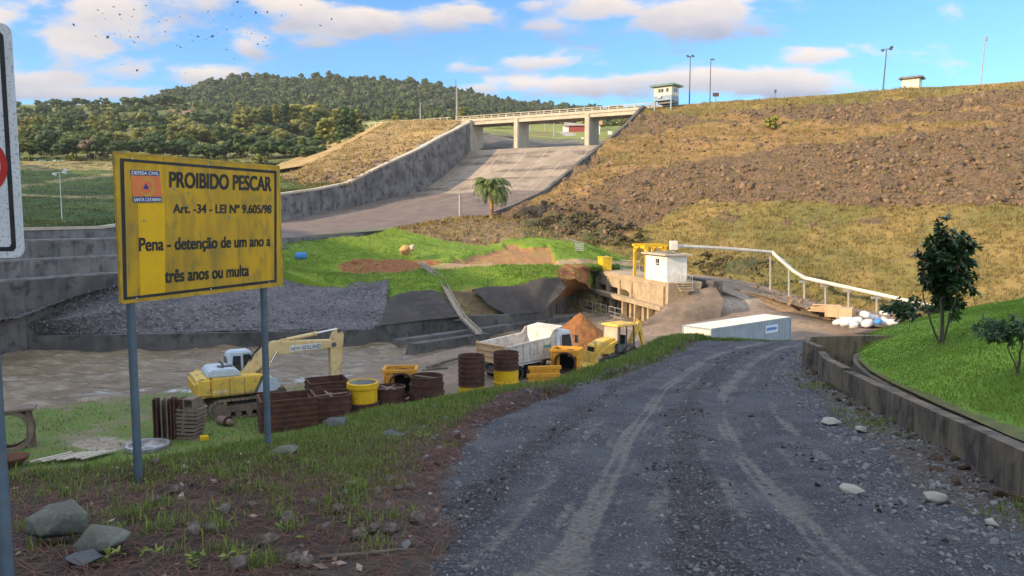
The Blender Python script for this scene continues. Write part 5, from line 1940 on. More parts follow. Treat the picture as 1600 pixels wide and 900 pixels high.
m_brown = mk('brown_board', (0.10, 0.055, 0.045), None, rough=.7)
board(1118, 145, 151, 1.3, 'small dark brown board on a post on the dam crest', m_brown)
board(1211, 140, 145.5, .45, 'tiny dark sign on a thin post on the dam crest', m_steeldark)
board(933, 204, 210, 1.7, 'wide white board on the far grass right of the bridge pier', m_white, 240)
board(953, 205, 210, 1.3, 'square white board on the far grass near the dark slope edge', m_white, 240)
board(910, 214.5, 217.5, .6, 'small white marker beside the far road, left of the pier', m_white, 215)

# ---- utility poles and cables left of the bridge
b705 = axp(53.5, -1.5, ZC - .2)
pole('utility_pole', 'tall dark thin utility pole at the left bridge end', 705, 124, .13, None, m_steeldark, s=-1, base=b705, cat='utility pole')
b709 = axp(52.6, -.5, ZC - .2)
pole('utility_pole', 'pale thick concrete utility pole at the left bridge end', 709, 134, .2, None, m_polegrey, base=b709, cat='utility pole')
b657 = crest(657, -4)
pole('utility_pole', 'short pale utility pole on the embankment carrying the cables', 657, 160, .2, None, m_polegrey, base=b657, cat='utility pole')
tp = Vector((b657.x, b657.y, b657.z + hgt(657, 161, b657)))
for k, yy in enumerate((138, 141.5, 146)):
    e = Vector((b705.x, b705.y, b705.z + hgt(705, yy, b705)))
    pts = [tp.lerp(e, i / 8) + Vector((0, 0, -.8 * math.sin(math.pi * i / 8) - .25 * k)) for i in range(9)]
    m = MB()
    m.tube(pts, .06, 5)
    tag(m.build('power_cable', m_steeldark), ('upper', 'middle', 'lowest')[k] + ' sagging cable between the short pale pole and the tall dark pole', 'cable')
for px, y0, y1, d, lb in ((828, 183, 205, 290, 'thin pale pole seen under the bridge, right of the left pier'), (865.5, 180, 213, 232, 'thick pale pole seen under the bridge, midway between the piers'), (851, 186, 206, 300, 'faint brownish pole seen under the bridge between two pale poles')):
    b = P(px, y1, d)
    pole('utility_pole', lb, px, y0, .2, None, m_polegrey, base=b, cat='utility pole')

# ---- farmhouse far behind
fb = P(911, 206, 290)
fh = thing('farmhouse', 'low red and white farmhouse with grey roof seen under the bridge', 'house', fb, -.1)
m_red = mk('red_wall', (0.25, 0.05, 0.045), None, rough=.8)
m_roofgrey = mk('grey_roof', (0.36, 0.34, 0.34), (0.28, 0.26, 0.26), 1, .7)
m_rooftile = mk('tile_roof', (0.5, 0.27, 0.18), None, rough=.8)
m = MB()
m.box((-.8, 0, .8), (9.0, 5, 2.6))
m.build('wall', m_red, fh)
for x_, s_ in ((-6.45, 2.2), (5.05, 2.6)):
    m = MB()
    m.box((x_, 0, .75), (s_, 4.6, 2.3))
    m.build('side_wall', m_white, fh)
m = MB()
m.prism([(-7.4, 2.0), (4.2, 2.0), (4.2, 2.2), (-7.0, 3.3)], -3.2, 3.2)
m.build('roof', m_roofgrey, fh)
m = MB()
m.prism([(4.25, 2.3), (7.2, 2.3), (7.2, 3.5), (4.25, 3.5)], -2.6, 2.6)
m.build('tile_roof', m_rooftile, fh)

# ---- pole in the pasture, post on the knoll
b = Vector(P(97, 345, 113))
pole('floodlight_pole', 'thin lone pole with two white floodlights in the shaded pasture', 97, 270, .07, 'two', m_white, base=b)
m = MB()
b = P(719, 336, 113)
m.tube([(b.x, b.y, b.z - .5), (b.x, b.y, b.z + 1.6), (b.x, b.y, b.z + 3.1)], [.2, .2, .17], 8)
tag(m.build('concrete_post', m_polegrey, None, True), 'weathered pale post standing left of the palm by the chute', 'post')

# ------------------------------------------------------------ intake structure
NI, FI = Vector((14.6, 72.0, 0)), Vector((8.9, 94.0, 0))
UI = (FI - NI).normalized()
LI = (FI - NI).length
NO = Vector((-UI.y, UI.x, 0))                 # toward the river (left)
if NO.x > 0:
    NO = -NO
ZI = -4.55


def ip(u, o, z):
    q = NI + UI * u + NO * o
    return Vector((q.x, q.y, z))


RZI = math.atan2(UI.y, UI.x)
it = thing('intake_structure', 'tall weathered concrete intake with open dark gated bays below the white hut', 'intake')
m = MB()
m.box(ip(LI / 2, -1.9, ZI - .25), (LI + .4, 3.7, .5), RZI)
m.build('deck', m_concwarm, it)
# front beam wall (lit) from the deck down to the upper openings
m = MB()
front = [(-.2, ZI - .5), (LI, ZI - .5), (LI, ZI - 1.4), (12.6, ZI - 1.55), (9.2, ZI - 1.6), (6.0, ZI - 2.55), (3.0, ZI - 2.75), (-.2, ZI - 2.75)]
MI = Matrix.Translation((NI.x, NI.y, 0)) @ Matrix.Rotation(RZI, 4, 'Z')
sg = 1 if (Matrix.Rotation(RZI, 3, 'Z') @ Vector((0, 1, 0))).dot(NO) > 0 else -1
m.prism([(x, z) for x, z in front], sg * -.7, sg * .05, MI)
m.build('front_wall', m_concwarm, it)
m = MB()
m.prism([(-.2, ZI - .49), (LI, ZI - .49), (LI, ZI - .12), (-.2, ZI - .12)], sg * -.2, sg * .12, MI)
m.build('deck_edge', m_concwarm, it)
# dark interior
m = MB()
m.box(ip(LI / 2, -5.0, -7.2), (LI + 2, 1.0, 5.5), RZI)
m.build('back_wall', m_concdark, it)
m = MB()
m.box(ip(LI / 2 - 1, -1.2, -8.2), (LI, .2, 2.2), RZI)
m.build('gate_shade', m_black, it)  # black sheet standing in for the shade inside the bays
for i, u in enumerate((1.4, 4.6, 7.8, 11.0, 14.4, 18.0, 21.6)):
    m = MB()
    m.box(ip(u, -1.6, -7.4), (.55, 3.6, 4.4), RZI)
    m.build('column', m_concwarm, it)
m = MB()
m.box(ip(LI / 2 - 1.5, .55, -6.95), (LI - 1, .9, .42), RZI)
m.build('cross_beam', m_concwarm, it)
for i, u in enumerate((2.0, 5.2, 8.4, 11.8, 15.4, 19.0)):
    m = MB()
    m.box(ip(u, .6, -8.2), (.38, .5, 2.1), RZI)
    m.build('post', m_concwarm, it)
m = MB()
m.prism([(-.2, -6.85), (6.2, -6.85), (3.4, -4.9), (-.2, -4.9)], sg * -.6, sg * .3, MI)
m.build('gusset', m_concwarm, it)
# near buttress (pale block right of the wall) and sloping side
m = MB()
b0 = ip(-.25, .1, 0)
perp = -NO
pb_ = [(b0.x, b0.y), (b0.x + perp.x * 3.4, b0.y + perp.y * 3.4), (b0.x + perp.x * 3.4 - UI.x * .6, b0.y + perp.y * 3.4 - UI.y * .6), (b0.x - UI.x * .6, b0.y - UI.y * .6)]
m.slab(pb_, -8.6, ZI - .02)
m.build('buttress', m_concwarm, it)
# far wing wall running to the river wall
m = MB()
a = ip(LI, 0, 0)
m.add([(a.x, a.y, -9.4), (a.x, a.y, -4.9), (4.8, 80.6, -7.0), (4.8, 80.6, -9.4), (a.x - .8, a.y + .2, -9.4), (a.x - .8, a.y + .2, -4.9), (4.2, 81, -7.0), (4.2, 81, -9.4)],
      [(0, 1, 2, 3), (7, 6, 5, 4), (1, 5, 6, 2), (0, 4, 5, 1), (3, 2, 6, 7)])
m.build('wing_wall', m_concdark, it)
# sloping paved flank in front of the buttress
V = loft([[P(1034, 484, 71.2), P(1021, 494, 69), P(1006, 504, 67.2)], [P(1048, 469, 71.9), P(1044, 483, 69.9), P(1036, 499, 67.6)], [P(1080, 457, 71.6), P(1080, 473, 69.8), P(1072, 489, 68)], [P(1117, 448, 72.6), P(1123, 458, 71.3), P(1130, 469, 69.8)]], 30, 30)
V += np.array([0, 0, .1])
last = V.reshape(30, 30, 3)[:, -1]
V = np.concatenate([V.reshape(30, 30, 3), (last + np.array([-.5, -.9, -1.6]))[:, None]], 1).reshape(-1, 3)
mesh_np('flank_paving', V, grid_faces(30, 31), mk('flank_paving_brown', (0.13, 0.10, 0.08), (0.19, 0.145, 0.11), .5, .95, .03, 4, (0.26, 0.19, 0.13), 1.5, .5), it, None, True)

# ---- white hut on the deck
hut3 = thing('white_hut', 'small white rendered hut with flat roof and tiny window on the intake deck', 'hut', ip(2.3, -1.15, ZI), RZI)
sy = 1 if sg > 0 else -1
HW, HD, HHh = 4.7, 2.1, 2.55
m = MB()
m.box((0, 0, HHh / 2), (HW, HD, HHh))
m.build('wall', m_white, hut3)
m_roofdark = mk('tar_roof', (0.10, 0.095, 0.09), (0.2, 0.19, 0.17), 1.2, .9)
m = MB()
m.box((0, 0, HHh + .07), (HW + .7, HD + .8, .14))
m.build('roof', m_concpale, hut3)
m = MB()
m.box((0, 0, HHh + .19), (HW * .7, HD * .7, .1))
m.build('roof_tar', m_roofdark, hut3)
m = MB()
m.box((-.3, sy * HD / 2, HHh * .72), (.78, .05, .62))
wn = m.build('window', m_black, hut3)
m = MB()
m.box((-.3, sy * (HD / 2 + .04), HHh * .72), (.05, .03, .62))
m.box((-.3, sy * (HD / 2 + .04), HHh * .72 - .12), (.78, .03, .05))
m.box((-.3, sy * (HD / 2 + .045), HHh * .72 + .36), (.95, .1, .06))
m.build('frame', m_white, wn)
m = MB()
m.box((-HW / 2 - .5, -sy * .3, -.05), (.9, 1.6, .1))
for k in range(3):
    m.box((-HW / 2 - .9 - .3 * k, -sy * .3, -.25 - .2 * k), (.32, 1.4, .1))
m.build('steps', m_concwarm, hut3)
m = MB()
for y in (-1.0, .4):
    for k in range(4):
        m.tube([(-HW / 2 - .2 - .35 * k, -sy * .3 + y * .7, -.3), (-HW / 2 - .2 - .35 * k, -sy * .3 + y * .7, .75)], .025, 5)
    m.tube([(-HW / 2 - .2, -sy * .3 + y * .7, .75), (-HW / 2 - 1.3, -sy * .3 + y * .7, .6)], .03, 5)
m.build('handrail', m_polegrey, hut3)

# ---- yellow hoist frame
m_yellow = mk('yellow_paint', (0.72, 0.47, 0.02), (0.60, 0.37, 0.02), 1.2, .55, c3=(0.3, 0.19, 0.06), s3=5, f3=.5)
yf = thing('hoist_frame', 'yellow steel hoist frame standing left of the white hut', 'hoist', ip(6.0, -.3, ZI), RZI)
HF = 3.2
for y in (0, -sy * 2.0):
    m = MB()
    for x in (-1.0, 1.9):
        m.box((x, y, HF / 2 - .35), (.26, .26, HF + .7))
    m.box((.45, y, HF - .05), (3.2, .26, .26))
    m.box((.45, y, -.55), (3.2, .24, .24))
    m.bar((-1.0, y, HF - .75), (-.3, y, HF - .1), .14, .14)
    m.bar((1.9, y, HF - .75), (1.2, y, HF - .1), .14, .14)
    m.build('portal', m_yellow, yf)
m = MB()
for x in (-1.0, 1.9):
    m.box((x, -sy * 1.0, HF + .1), (.24, 2.6, .24))
m.box((.45, -sy * .9, HF + .16), (.3, 3.4, .3))
m.build('top_beam', m_yellow, yf)

# ---- yellow cabinet and barriers on the deck
m = MB()
yc = thing('yellow_cabinet', 'upright faded yellow cabinet on the intake deck edge', 'cabinet', ip(17.2, -.6, ZI), RZI)
m.box((0, 0, .75), (1.7, 1.1, 1.5))
m.build('body', m_yellow, yc, bevel=.03)
m = MB()
for x in (-.6, -.2, .2, .6):
    m.box((x, sy * .57, .75), (.06, .05, 1.4))
m.box((0, 0, 1.54), (1.8, 1.2, .08))
m.build('trim', m_yellow, yc)
m_galv = mk('galvanised_steel', (0.42, 0.44, 0.46), (0.34, 0.36, 0.38), 3, .45, metal=.4)


def barrier(p, q, label, h=1.1, n=12, mat=m_galv):
    p, q = Vector(p), Vector(q)
    t = thing('safety_barrier', label, 'barrier', p, math.atan2(q.y - p.y, q.x - p.x), None)
    L = (Vector((q.x, q.y, 0)) - Vector((p.x, p.y, 0))).length
    dz = q.z - p.z
    m = MB()
    m.tube([(0, 0, 0), (0, 0, h), (L, 0, h + dz), (L, 0, dz)], .035, 6)
    m.tube([(0, 0, .2), (L, 0, .2 + dz)], .03, 6)
    m.build('frame', mat, t)
    if n:
        m = MB()
        for k in range(1, n):
            x = L * k / n
            m.tube([(x, 0, .2 + dz * k / n), (x, 0, h + dz * k / n)], .016, 4)
        m.build('bars', mat, t)
    else:
        m = MB()
        m.tube([(L / 2, 0, dz / 2), (L / 2, 0, h + dz / 2)], .03, 5)
        m.tube([(0, 0, h * .55), (L, 0, h * .55 + dz)], .025, 5)
        m.build('bars', mat, t)


barrier(ip(22, -2.4, ZI + .35), ip(18.5, -2.0, ZI + .05), 'grey crowd barrier left of the yellow cabinet', 1.25)
barrier(ip(16.8, -2.4, ZI + .02), ip(13.2, -3.2, ZI + .02), 'grey crowd barrier just right of the yellow cabinet', 1.2)
cn = thing('sheet_canopy', 'small lean-to shelter of pale corrugated sheets by the path', 'shelter', P(896, 396, 93), 0)
m = MB()
m.add([(-1.2, -.8, 1.9), (1.1, -.8, 1.25), (1.1, .9, 1.25), (-1.2, .9, 1.9), (-1.2, -.8, 1.95), (1.1, -.8, 1.3), (1.1, .9, 1.3), (-1.2, .9, 1.95)], [(0, 3, 2, 1), (4, 5, 6, 7), (0, 1, 5, 4), (1, 2, 6, 5), (2, 3, 7, 6), (3, 0, 4, 7)])
m.build('roof', m_galv, cn)
m = MB()
for k in range(5):
    m.box((.7, -.8, .15 + .25 * k), (1.0, .04, .14))
m.tube([(.2, -.8, -.3), (.2, -.8, 1.5)], .04, 5)
m.tube([(1.1, -.8, -.3), (1.1, -.8, 1.3)], .04, 5)
m.tube([(.2, .8, -.3), (.2, .8, 1.5)], .04, 5)
m.build('side_panel', m_galv, cn)
# handrails on the sill before the gated bays
for i in range(4):
    a, b = ip(17.8 - i * 3.4, 3.4 - i * .25, -8.75), ip(15.0 - i * 3.4, 3.2 - i * .25, -8.75)
    barrier(a, b, ('leftmost', 'second', 'third', 'rightmost')[i] + ' tubular handrail section before the dark gated bays', 1.15, 0, m_polegrey)

# ---- concrete sills in the river
for (p, q, h, lb) in ((P(612, 548, 60.5), P(905, 503, 77), .75, 'long dark concrete sill in the river, the farther of two'), (P(636, 557, 58.6), P(760, 535, 64.5), .75, 'short dark concrete sill in the river, the nearer of two')):
    d = Vector((q.x - p.x, q.y - p.y, 0))
    L = d.length
    t = MB()
    mm = Matrix.Translation(((p.x + q.x) / 2, (p.y + q.y) / 2, 0)) @ Matrix.Rotation(math.atan2(d.y, d.x), 4, 'Z')
    t.add([mm @ Vector(v) for v in [(-L / 2, -.5, -10), (L / 2, -.5, -10), (L / 2, .6, -10), (-L / 2, .6, -10), (-L / 2 + .5, -.45, -9 + h), (L / 2, -.45, -9 + h), (L / 2, .5, -9 + h), (-L / 2 + .5, .5, -9 + h)]],
          [(3, 2, 1, 0), (4, 5, 6, 7), (0, 1, 5, 4), (1, 2, 6, 5), (2, 3, 7, 6), (3, 0, 4, 7)])
    tag(t.build('river_sill', m_concdark), lb, 'sill')

# ---- wooden launder down the paved bank
ld = [P(656, 419, 80.5), P(690, 446, 77), P(707, 480, 71.5), P(722, 505, 68.5), P(748, 531, 63)]
m_wood = mk('weathered_wood', (0.40, 0.33, 0.25), (0.28, 0.23, 0.18), 2, .9, stretch=(1, 1, 1))
t = thing('plank_chute', 'long pale plank chute running down the paved bank to the truck', 'chute', ld[0])
m = MB()
for i in range(4):
    a, b = ld[i] - ld[0], ld[i + 1] - ld[0]
    up = Vector((0, 0, .5))
    m.bar(a + up, b + up, .55, .08)
m.build('plank', m_wood, t)
for sd in (-.28, .28):
    m = MB()
    for i in range(4):
        a, b = ld[i] - ld[0], ld[i + 1] - ld[0]
        m.bar(a + Vector((sd, 0, .65)), b + Vector((sd, 0, .65)), .06, .22)
    m.build('side_board', m_wood, t)
m = MB()
for i in range(1, 4):
    a = ld[i] - ld[0]
    m.bar(a + Vector((-.7, 0, .3)), a + Vector((.7, 0, .3)), .1, .1)
m.build('crosspiece', m_wood, t)

# ---- half-pipe flume on posts
fl_px = [(1054, 384, 77), (1130, 388, 78), (1205, 394, 79), (1222, 408, 78), (1240, 424, 77.5), (1258, 435, 77), (1285, 441, 76), (1330, 451, 74.5), (1380, 462, 73), (1450, 478, 71), (1520, 492, 69)]
fp = [P(*q) for q in fl_px]
fm = thing('water_flume', 'long white half-pipe flume on thin posts along the foot of the dam', 'flume', fp[0])
m_flume = mk('white_flume', (0.66, 0.65, 0.62), (0.5, 0.49, 0.46), 1, .6)
nn_ = 14
m = MB()
vs, fs = [], []
for i, p in enumerate(fp):
    d = (fp[min(i + 1, len(fp) - 1)] - fp[max(i - 1, 0)]).normalized()
    s_ = d.cross(Vector((0, 0, 1))).normalized()
    u_ = s_.cross(d)
    w = .20 if i < 2 else .34
    prof = [(-w, .18), (-w, -.02), (-w * .6, -.14), (w * .6, -.14), (w, -.02), (w, .18), (w * .86, .18), (w * .84, .02), (w * .5, -.08), (-w * .5, -.08), (-w * .84, .02), (-w * .86, .18)]
    for (a_, b_) in prof:
        vs.append(p - fp[0] + s_ * a_ + u_ * b_)
k = 12
for i in range(len(fp) - 1):
    for j in range(k):
        fs.append((i * k + j, i * k + (j + 1) % k, (i + 1) * k + (j + 1) % k, (i + 1) * k + j))
fs += [tuple(range(k)), tuple((len(fp) - 1) * k + j for j in range(k))[::-1]]
m.add(vs, fs)
m.build('channel', m_flume, fm)
for (px, y0, y1, d) in ((1204, 396, 449, 79), (1233, 419, 461, 77.7), (1257, 437, 466, 77), (1290, 443, 474, 76), (1326, 451, 484, 74.5), (1370, 462, 486, 73.2), (1430, 475, 500, 71.5)):
    a, b = P(px, y0, d), P(px, y1 + 4, d)
    m = MB()
    m.tube([b - fp[0], a - fp[0] - Vector((0, 0, .12))], .11, 8)
    if px > 1250:
        m.bar(a - fp[0] + Vector((-.5, 0, -.2)), a - fp[0] + Vector((.5, 0, -.2)), .2, .22)
    m.build('post', m_polegrey, fm)
m = MB()
m.box(Vector((-.1, 0, .05)), (.7, .7, .9))
m.box(Vector((-.1, 0, -.8)), (.16, .16, 1.2))
m.build('head_box', m_flume, fm)
# ------------------------------------------------------------ machines and formwork on the river flat
ZG = -8.3
m_excy = mk('machine_yellow', (0.74, 0.48, 0.07), (0.64, 0.41, 0.07), 1.2, .5, c3=(0.26, 0.19, 0.11), s3=3.0, f3=.65, streak=((0.26, 0.19, 0.11), 3, .6))
m_boom = mk('boom_yellow', (0.72, 0.54, 0.27), (0.62, 0.45, 0.21), 1.2, .55, c3=(0.3, 0.22, 0.13), s3=4, f3=.5)
m_cabblue = mk('cab_paint', (0.50, 0.56, 0.62), (0.42, 0.48, 0.54), 2, .45, c3=(.35, .33, .3), s3=5, f3=.3)
m_track = mk('track_steel', (0.16, 0.12, 0.09), (0.24, 0.18, 0.125), 3, .85, .01, 8)
m_chrome = mk('rod_chrome', (0.6, 0.6, 0.6), None, rough=.2, metal=.9)
m_rust = mk('rusty_steel', (0.06, 0.030, 0.024), (0.105, 0.046, 0.03), 2.2, .88, .006, 12, (0.055, 0.032, 0.027), 5, .6)
m_rustlight = mk('light_rust', (0.085, 0.040, 0.027), (0.13, 0.056, 0.032), 2.2, .88, .006, 12, (0.12, 0.06, 0.04), 5, .5)
m_ryellow = mk('form_yellow', (0.74, 0.46, 0.01), (0.66, 0.39, 0.01), 1.4, .5, c3=(0.35, 0.22, 0.05), s3=5, f3=.35, streak=((0.32, 0.2, 0.06), 2.5, .25))
m_orange = mk('form_orange', (0.70, 0.34, 0.03), (0.60, 0.28, 0.03), 1.4, .55, c3=(0.3, 0.16, 0.06), s3=5, f3=.4)
m_rubber = mk('tyre_rubber', (0.025, 0.024, 0.023), (0.06, 0.052, 0.045), 3, .9)
m_brownsteel = mk('muddy_steel', (0.17, 0.125, 0.10), (0.26, 0.19, 0.14), 2, .9, .01, 8, streak=((0.07, 0.05, 0.045), 3, .6))
FONTS = {}


def text_mesh(name, s, mat, parent, x0, x1, z0, z1, y, flip=1, bold=.0, shear=0.0, place=None):
    """lettering fitted into the box x0..x1, z0..z1 of the parent's local XZ plane; flip=-1 faces +y; place maps (x, z) to a local point"""
    cu = bpy.data.curves.new(name, 'FONT')
    cu.body = s
    cu.size = 1
    cu.extrude = 0.0
    ob = bpy.data.objects.new(name, cu)
    COL.objects.link(ob)
    bpy.context.view_layer.update()
    me = bpy.data.meshes.new_from_object(ob.evaluated_get(bpy.context.evaluated_depsgraph_get()))
    bpy.data.objects.remove(ob)
    if bold:
        # heavier strokes: copies of the lettering slightly shifted, each a hair in front of the last
        bm = bmesh.new()
        offs = [(0, 0), (bold, 0), (0, bold * .6), (bold, bold * .6), (bold * .5, bold * .3)]
        for j, (dx, dz) in enumerate(offs):
            n0 = len(bm.verts)
            bm.from_mesh(me)
            bm.verts.ensure_lookup_table()
            for v in bm.verts[n0:]:
                v.co.x += dx
                v.co.y += dz
                v.co.z = j * .00025
        bm.to_mesh(me)
        bm.free()
    co = np.array([v.co[:] for v in me.vertices])
    layer = co[:, 2].copy()
    lo, hi = co.min(0), co.max(0)
    u = (co[:, 0] - lo[0]) / (hi[0] - lo[0])
    v = (co[:, 1] - lo[1]) / (hi[1] - lo[1])
    if place:
        new = np.array([place(a, b) for a, b in zip(u, v)])
    else:
        xx = x0 + u * (x1 - x0) if flip > 0 else x1 - u * (x1 - x0)
        new = np.stack([xx + shear * v, np.full(len(u), y), z0 + v * (z1 - z0)], 1)
    new[:, 1] -= layer
    me.vertices.foreach_set('co', new.astype(np.float32).ravel())
    me.materials.clear()
    me.materials.append(mat)
    me.update()
    return link(name, me, parent)


m_ink = mk('lettering_black', (0.018, 0.018, 0.02), (0.035, 0.034, 0.03), 6, .6)
m_navy = mk('lettering_navy', (0.03, 0.05, 0.11), None, rough=.6)

# ---- excavator
EX, EY = -13.6, 38.6
HA = R(30)
ex = thing('excavator', 'yellow tracked excavator with raised boom working at the river edge', 'excavator', (EX, EY, ZG), HA)


def EL(px, py):
    u = (px - 800) / F / math.cos(PITCH) * 1.0
    k = (px - 800) / F
    # X/Y in world is k / (cos + v sin); use the exact ray
    v = pix_dir(px, py)
    q = v.x / v.y
    x = (q * EY - EX) / (math.cos(HA) - q * math.sin(HA))
    d = EY + x * math.sin(HA)
    return (x, EYE + v.z / v.y * d - ZG)


for sd in (-1, 1):
    y = sd * 1.15
    m = MB()
    prof = []
    Lh, r = 1.65, .44
    for i in range(9):
        a = math.pi / 2 + math.pi * i / 8
        prof.append((-Lh + r * math.cos(a), r + r * math.sin(a)))
    for i in range(9):
        a = -math.pi / 2 + math.pi * i / 8
        prof.append((Lh + r * math.cos(a), r + r * math.sin(a)))
    # shoes around the loop
    pts = np.array(prof + [prof[0]])
    dd = np.concatenate([[0], np.cumsum(np.linalg.norm(np.diff(pts, axis=0), axis=1))])
    n = 44
    for i in range(n):
        s_ = dd[-1] * i / n
        x = np.interp(s_, dd, pts[:, 0])
        z = np.interp(s_, dd, pts[:, 1])
        s2 = (s_ + .05) % dd[-1]
        x2 = np.interp(s2, dd, pts[:, 0])
        z2 = np.interp(s2, dd, pts[:, 1])
        a = math.atan2(z2 - z, x2 - x)
        m.box((x, y, z + .02), (dd[-1] / n * .86, .6, .07), M=Matrix.Rotation(-a, 4, 'Y'))
    tk = m.build('track', m_track, ex)
    m = MB()
    m.box((0, y, .46), (3.0, .36, .34))
    for i in range(6):
        m.lathe([(0.0, -.2), (.15, -.2), (.15, .2), (0, .2)], 12, Matrix.Translation((-1.3 + .52 * i, y, .2)) @ Matrix.Rotation(math.pi / 2, 4, 'X'))
    for x in (-Lh, Lh):
        m.lathe([(0.0, -.16), (.36, -.16), (.36, .16), (0, .16)], 18, Matrix.Translation((x, y, .44)) @ Matrix.Rotation(math.pi / 2, 4, 'X'))
    m.build('rollers', m_brownsteel, tk)
m = MB()
m.box((0, 0, .75), (1.8, 1.9, .4))
m.lathe([(0, .9), (.75, .9), (.75, 1.12), (0, 1.12)], 24)
m.build('undercarriage', m_steeldark, ex)
m = MB()
m.box((-.75, 0, 1.22), (3.7, 2.5, .22))
m.prism([(-2.0, 1.12), (1.0, 1.12), (1.25, 1.35), (1.0, 1.8), (.2, 2.02), (-2.0, 2.05)], -1.34, -.45)
m.prism([(-2.0, 1.12), (-.2, 1.12), (-.2, 2.0), (-2.0, 2.05)], -.45, 1.34)
m.build('body', m_excy, ex, bevel=.05)
m = MB()
m.prism([(.15, 1.16), (1.06, 1.16), (1.32, 1.36), (1.05, 1.82), (.52, 1.95)], -1.365, -1.30)
m.build('front_panel', m_cabblue, ex)
m = MB()
m.prism([(-.02, 1.16), (.12, 1.16), (.5, 1.96), (.38, 1.98)], -1.368, -1.30)
m.build('dark_stripe', m_steeldark, ex)
m = MB()
for x in (-1.15, -.45):
    m.box((x, -1.343, 1.55), (.025, .015, .8))
m.box((-.75, -1.343, 1.2), (3.0, .015, .02))
m.build('door_seam', m_steeldark, ex)
m = MB()
m.prism([(-2.78, 1.2), (-1.95, 1.1), (-1.95, 2.08), (-2.55, 2.08), (-2.78, 1.9)], -1.34, 1.34)
m.build('counterweight', m_excy, ex, bevel=.12, seg=3)
m = MB()
m.prism([(-2.2, 2.05), (-.5, 2.03), (-.65, 2.3), (-1.0, 2.42), (-1.9, 2.42), (-2.12, 2.3)], -1.1, .9)
m.build('engine_hood', m_cabblue, ex, bevel=.06)
m = MB()
m.tube([(-1.35, -.6, 2.3), (-1.35, -.6, 2.62), (-1.5, -.6, 2.78)], .06, 8)
m.box((-1.2, -.3, 2.45), (.7, .35, .06))
m.build('exhaust', m_steeldark, ex)
CX = -.55
cabp = [(x + CX, z) for x, z in [(-.38, 1.3), (.95, 1.3), (1.25, 1.7), (1.12, 2.35), (.75, 3.02), (-.2, 3.02), (-.42, 2.84)]]
m = MB()
m.prism(cabp, .38, 1.32)
cb = m.build('cab', m_cabblue, ex, bevel=.07, seg=3)
m = MB()
m.prism([(x + CX, z) for x, z in [(-.2, 1.75), (.25, 1.75), (.25, 2.78), (-.12, 2.8)]], .33, .39)
m.prism([(x + CX, z) for x, z in [(.38, 1.75), (1.08, 1.75), (1.02, 2.3), (.72, 2.84), (.38, 2.84)]], .33, .39)
m.build('side_window', m_glass, cb)
m = MB()
m.box((-.43 + CX, .85, 2.35), (.03, .7, .8), M=Matrix.Rotation(-.04, 4, 'Y'))
m.build('rear_window', m_glass, cb)
m = MB()
m.add([(x + CX, y, z) for x, y, z in [(1.27, .5, 1.72), (1.27, 1.2, 1.72), (1.14, 1.2, 2.35), (1.14, .5, 2.35), (.8, 1.2, 2.94), (.8, .5, 2.94)]], [(0, 1, 2, 3), (3, 2, 4, 5)])
m.build('windscreen', m_glass, cb)
bp = [EL(*q) for q in ((383, 594), (378, 583), (392, 562), (410, 541), (427, 533), (519, 530.5), (524, 536), (514, 542.5), (470, 548), (431, 554), (412, 568), (400, 579), (391, 594))]
bp[0] = (bp[0][0] + .1, bp[0][1])
m = MB()
m.prism(bp, -.27, .27)
bo = m.build('boom', m_boom, ex, bevel=.03)
a, b = EL(455, 546), EL(501, 536.5)
pl_ = [EL(451, 539.2), EL(451, 548.6), EL(500, 543.2), EL(500, 534.0)]
m = MB()
m.prism(pl_, -.278, -.268)
m.build('name_plate', m_white, bo)
q0, q1 = EL(452.5, 547.2), EL(499, 542.0)
q2, q3 = EL(452.5, 541.2), EL(499, 536.2)
text_mesh('lettering', 'NEW HOLLAND', m_navy, bo, 0, 1, 0, 1, 0, bold=.02,
          place=lambda u, v: (q0[0] + (q1[0] - q0[0]) * u, -.283, (q0[1] + (q1[1] - q0[1]) * u) * (1 - v) + (q2[1] + (q3[1] - q2[1]) * u) * v))
# bracing cut in the lower boom
m = MB()
m.prism([EL(389, 590), EL(399.5, 577), EL(394, 594)], -.279, .279)
m.build('boom_opening', m_steeldark, bo)
sp = [EL(*q) for q in ((525.5, 512.5), (530, 513.5), (535.5, 521), (534.5, 538), (531, 566), (529, 592), (515.5, 592), (514, 545), (515.5, 533), (519, 522))]
m = MB()
m.prism(sp, -.22, .22)
sk = m.build('stick', m_boom, ex, bevel=.02)
m = MB()
q = EL(519.5, 537)
m.lathe([(0, -.3), (.13, -.3), (.13, .3), (0, .3)], 14, Matrix.Translation((q[0], 0, q[1])) @ Matrix.Rotation(math.pi / 2, 4, 'X'))
q = EL(528, 515.5)
m.lathe([(0, -.28), (.11, -.28), (.11, .28), (0, .28)], 14, Matrix.Translation((q[0], 0, q[1])) @ Matrix.Rotation(math.pi / 2, 4, 'X'))
m.build('pivot_pin', m_steeldark, sk)
m = MB()
q = [EL(524, 590), EL(536, 586), EL(536, 604), EL(528, 618), EL(514, 616), EL(511, 603)]
m.prism(q, -.45, .45)
m.build('bucket', m_steeldark, ex, bevel=.03)


def cyl(name, p, q, split, r, parent, y=0.0):
    p, q = Vector((p[0], y, p[1])), Vector((q[0], y, q[1]))
    k = p.lerp(q, split)
    m = MB()
    m.tube([p, k], r, 10)
    m.tube([k.lerp(p, .06), k], r * 1.2, 10)
    o = m.build(name, m_boom, parent, True)
    m = MB()
    m.tube([k, q], r * .5, 8)
    m.build('rod', m_chrome, o, True)


